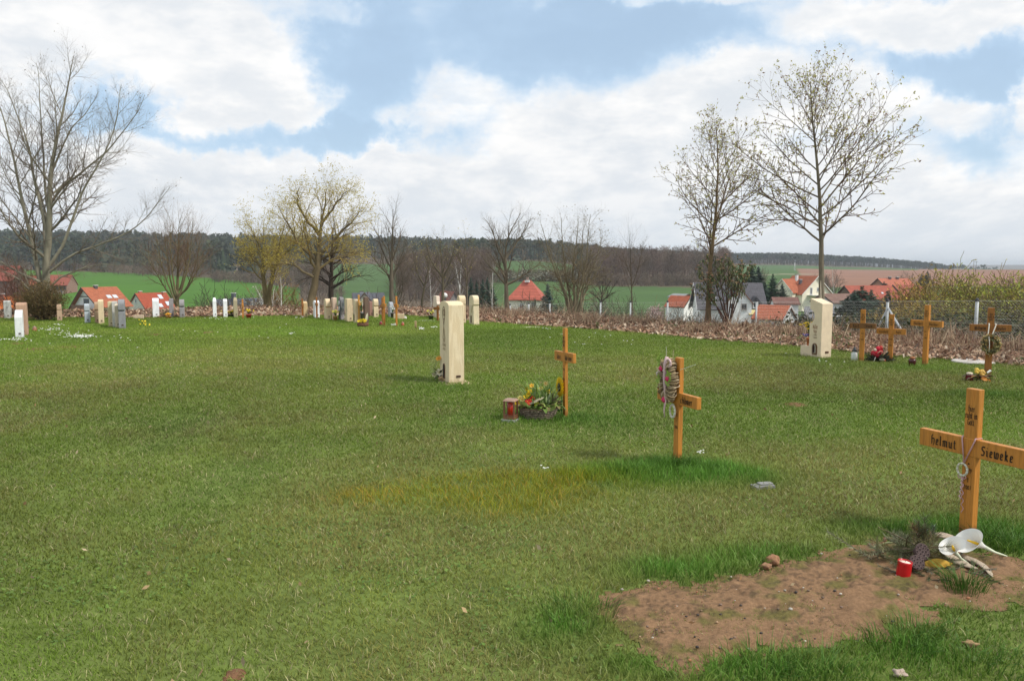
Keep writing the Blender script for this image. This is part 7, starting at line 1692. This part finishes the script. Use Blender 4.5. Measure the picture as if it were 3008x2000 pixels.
# ------------------------------------------------------------------ sky, light, air
def sky():
    w = bpy.data.worlds.new('World'); S.world = w; w.use_nodes = True; nt = w.node_tree; N = nt.nodes.new; L = nt.links.new
    bg = nt.nodes['Background']; bg.inputs['Strength'].default_value = .10
    SE, SR = R(48), R(114)
    st = N('ShaderNodeTexSky'); st.sky_type = 'NISHITA'; st.sun_disc = False; st.sun_elevation = SE; st.sun_rotation = SR; st.air_density = 1.0; st.dust_density = 1.2; st.ozone_density = 1.5

    def m(op, a, b=None, c=None):
        n = N('ShaderNodeMath'); n.operation = op
        for i, q in enumerate((a, b, c)):
            if q is None: continue
            if isinstance(q, (int, float)): n.inputs[i].default_value = q
            else: L(q, n.inputs[i])
        return n.outputs[0]

    def ss(x, a, b):
        n = N('ShaderNodeMapRange'); n.interpolation_type = 'SMOOTHSTEP'; n.inputs[1].default_value = a; n.inputs[2].default_value = b; L(x, n.inputs[0]); return n.outputs[0]
    tc = N('ShaderNodeTexCoord'); sp = N('ShaderNodeSeparateXYZ'); L(tc.outputs['Generated'], sp.inputs[0])
    y = m('MAXIMUM', m('ABSOLUTE', sp.outputs['Y']), .12)
    X = m('DIVIDE', sp.outputs['X'], y); Z = m('DIVIDE', m('MAXIMUM', sp.outputs['Z'], 0), y)
    cb = N('ShaderNodeCombineXYZ'); L(X, cb.inputs['X']); L(Z, cb.inputs['Y'])
    # plane of the cloud layer, so that clouds get smaller and flatter towards the horizon
    hgt = m('ADD', Z, .10)
    cl = N('ShaderNodeCombineXYZ'); L(m('DIVIDE', X, m('POWER', hgt, .45)), cl.inputs['X']); L(m('MULTIPLY', m('POWER', hgt, .55), 4.2), cl.inputs['Y'])

    def noise(scale, det, vec, off=0., rough=.55):
        n = N('ShaderNodeTexNoise'); n.inputs['Scale'].default_value = scale; n.inputs['Detail'].default_value = det; n.inputs['Roughness'].default_value = rough
        v = N('ShaderNodeVectorMath'); v.inputs[1].default_value = (off, off * 1.7, off * .6); L(vec, v.inputs[0]); L(v.outputs[0], n.inputs['Vector']); return n
    wn = noise(5.5, 9, cb.outputs[0], 3.1, .62)
    wv = N('ShaderNodeVectorMath'); wv.operation = 'SUBTRACT'; L(wn.outputs['Color'], wv.inputs[0]); wv.inputs[1].default_value = (.5, .5, .5)
    wsc = N('ShaderNodeVectorMath'); wsc.operation = 'MULTIPLY'; L(wv.outputs[0], wsc.inputs[0]); wsc.inputs[1].default_value = (.34, .17, 0)
    q = N('ShaderNodeVectorMath'); L(cb.outputs[0], q.inputs[0]); L(wsc.outputs[0], q.inputs[1])
    # (centre x, centre y, half width, half height, weight) in 2358-wide picture units
    blobs = [(120, 60, 560, 150, 1.1), (470, 110, 270, 185, .8), (560, 220, 200, 85, .8), (90, 260, 270, 80, .45), (730, 20, 90, 55, .45), (1010, 205, 165, 60, .62), (960, 250, 150, 40, .5),
             (520, 395, 300, 85, .9), (900, 380, 200, 75, 1.1), (1250, 300, 230, 110, 1.1), (1500, 290, 220, 125, 1.0), (1720, 220, 240, 120, 1.1), (1960, 220, 190, 110, .95), (2160, 250, 110, 55, .6),
             (2060, 30, 380, 60, .95), (2340, 190, 75, 130, .8), (1480, -20, 260, 25, .5), (2330, 330, 90, 40, .45), (1179, 540, 2400, 210, 1.3), (300, 480, 500, 90, .7), (1700, 440, 700, 70, .7), (2330, 470, 200, 60, .5)]
    holes = [(800, 120, 160, 140, .34), (1350, 60, 300, 90, .42), (310, 255, 130, 55, .65), (780, 300, 120, 40, .7), (2180, 150, 130, 60, .38), (2190, 350, 100, 45, .25), (560, 300, 180, 28, .4)]

    def blob(x0, y0, rx, ry):
        c = ((x0 / .784 - 1504) / F, (787 - y0 / .784) / 2378)
        s = N('ShaderNodeVectorMath'); s.operation = 'SUBTRACT'; L(q.outputs[0], s.inputs[0]); s.inputs[1].default_value = (*c, 0)
        d = N('ShaderNodeVectorMath'); d.operation = 'DIVIDE'; L(s.outputs[0], d.inputs[0]); d.inputs[1].default_value = (rx / .784 / F, ry / .784 / F, 1)
        l = N('ShaderNodeVectorMath'); l.operation = 'LENGTH'; L(d.outputs[0], l.inputs[0])
        n = N('ShaderNodeMapRange'); n.interpolation_type = 'SMOOTHSTEP'; n.inputs[1].default_value = 1.35; n.inputs[2].default_value = .35; L(l.outputs['Value'], n.inputs[0]); return n.outputs[0]
    D = None
    for (x0, y0, rx, ry, wt) in blobs: b_ = m('MULTIPLY', blob(x0, y0, rx, ry), wt); D = b_ if D is None else m('MAXIMUM', D, m('ADD', m('MULTIPLY', D, .45), b_))
    for (x0, y0, rx, ry, wt) in holes: D = m('SUBTRACT', D, m('MULTIPLY', blob(x0, y0, rx, ry), wt))
    far = ss(Z, .38, .75); D = m('ADD', D, m('MULTIPLY', far, .55))          # broken cloud overhead
    f1 = noise(3.0, 9, cl.outputs[0], 1.3, .58); f2 = noise(9.0, 7, cl.outputs[0], 7.7, .6)
    D = m('ADD', D, m('MULTIPLY', m('SUBTRACT', f1.outputs['Fac'], .5), 1.15)); D = m('ADD', D, m('MULTIPLY', m('SUBTRACT', f2.outputs['Fac'], .5), .5))
    mask = ss(D, -.12, .85); thin = ss(D, -.55, .5)
    # lit rims, greyer hearts
    core = ss(D, .55, 1.45); f3 = noise(5.5, 8, cl.outputs[0], 4.4, .6); lum = m('ADD', m('MULTIPLY', ss(f3.outputs['Fac'], .36, .64), .62), m('MULTIPLY', m('SUBTRACT', 1, core), .38))
    cr = N('ShaderNodeValToRGB'); e = cr.color_ramp.elements; e[0].position = 0; e[0].color = (.72, .76, .805, 1); e[1].position = 1; e[1].color = (1.0, .985, .965, 1)
    k = cr.color_ramp.elements.new(.5); k.color = (.86, .872, .885, 1); L(lum, cr.inputs[0])
    cs_ = N('ShaderNodeVectorMath'); cs_.operation = 'SCALE'; L(cr.outputs[0], cs_.inputs[0]); cs_.inputs['Scale'].default_value = 9.8
    hz = N('ShaderNodeMix'); hz.data_type = 'RGBA'                              # veil of high thin cloud over the blue
    L(m('ADD', m('MULTIPLY', thin, .22), .52), hz.inputs['Factor']); L(st.outputs[0], hz.inputs[6]); hz.inputs[7].default_value = (5.9, 7.8, 9.8, 1)
    mx = N('ShaderNodeMix'); mx.data_type = 'RGBA'; L(mask, mx.inputs['Factor']); L(hz.outputs[2], mx.inputs[6]); L(cs_.outputs[0], mx.inputs[7])
    lo = N('ShaderNodeMix'); lo.data_type = 'RGBA'; L(m('MULTIPLY', m('SUBTRACT', 1, ss(Z, .0, .12)), .6), lo.inputs['Factor']); L(mx.outputs[2], lo.inputs[6]); lo.inputs[7].default_value = (7.0, 7.6, 8.2, 1)
    L(lo.outputs[2], bg.inputs['Color'])
    sun = bpy.data.lights.new('sun', 'SUN'); sun.energy = 3.0; sun.angle = R(8); sun.color = (1.0, .955, .88)
    o = bpy.data.objects.new('sun', sun); COL.objects.link(o)
    d = Vector((math.sin(SR) * math.cos(SE), math.cos(SR) * math.cos(SE), math.sin(SE)))
    o.rotation_euler = d.to_track_quat('Z', 'Y').to_euler()


def haze():
    m = bpy.data.materials.new('air'); m.use_nodes = True; nt = m.node_tree; nt.nodes.remove(nt.nodes['Principled BSDF'])
    v = nt.nodes.new('ShaderNodeVolumePrincipled'); v.inputs['Color'].default_value = (.76, .82, .89, 1); v.inputs['Density'].default_value = .00020
    nt.links.new(v.outputs[0], nt.nodes['Material Output'].inputs['Volume'])
    o = QB().box((0, 3600, 20.5), (20000, 7600, 70)).build('haze', m); tag(o, kind='stuff')


def camera():
    c = bpy.data.cameras.new('camera'); c.sensor_width = 36; c.lens = F / 3008 * 36; c.clip_start = .05; c.clip_end = 30000
    o = bpy.data.objects.new('camera', c); COL.objects.link(o); o.location = (0, 0, H); o.rotation_euler = (PI / 2 - TH, 0, 0); S.camera = o
    S.view_settings.view_transform = 'Standard'; S.view_settings.look = 'None'; S.view_settings.gamma = 1; S.view_settings.exposure = EXPO
    S.cycles.use_denoising = True; S.cycles.max_bounces = 6; S.cycles.transparent_max_bounces = 12; S.cycles.volume_bounces = 0; S.cycles.sample_clamp_indirect = 6


EXPO = 0.15
import time
_t = time.time()


def run(*fs):
    for f in fs:
        t = time.time(); f(); print('%-12s %.1fs' % (f.__name__, time.time() - t))


run(camera, sky, haze, make_ground, woods, turf, litter, soil, daisies, mulch, fence, village, steles)
CR = crosses()
deco_front(CR); deco_mid(CR)
run(deco_far, trees, shrubs)
print('objects', len(COL.objects), 'polys', sum(len(o.data.polygons) for o in COL.objects if o.type == 'MESH'), 'time %.1f' % (time.time() - _t))
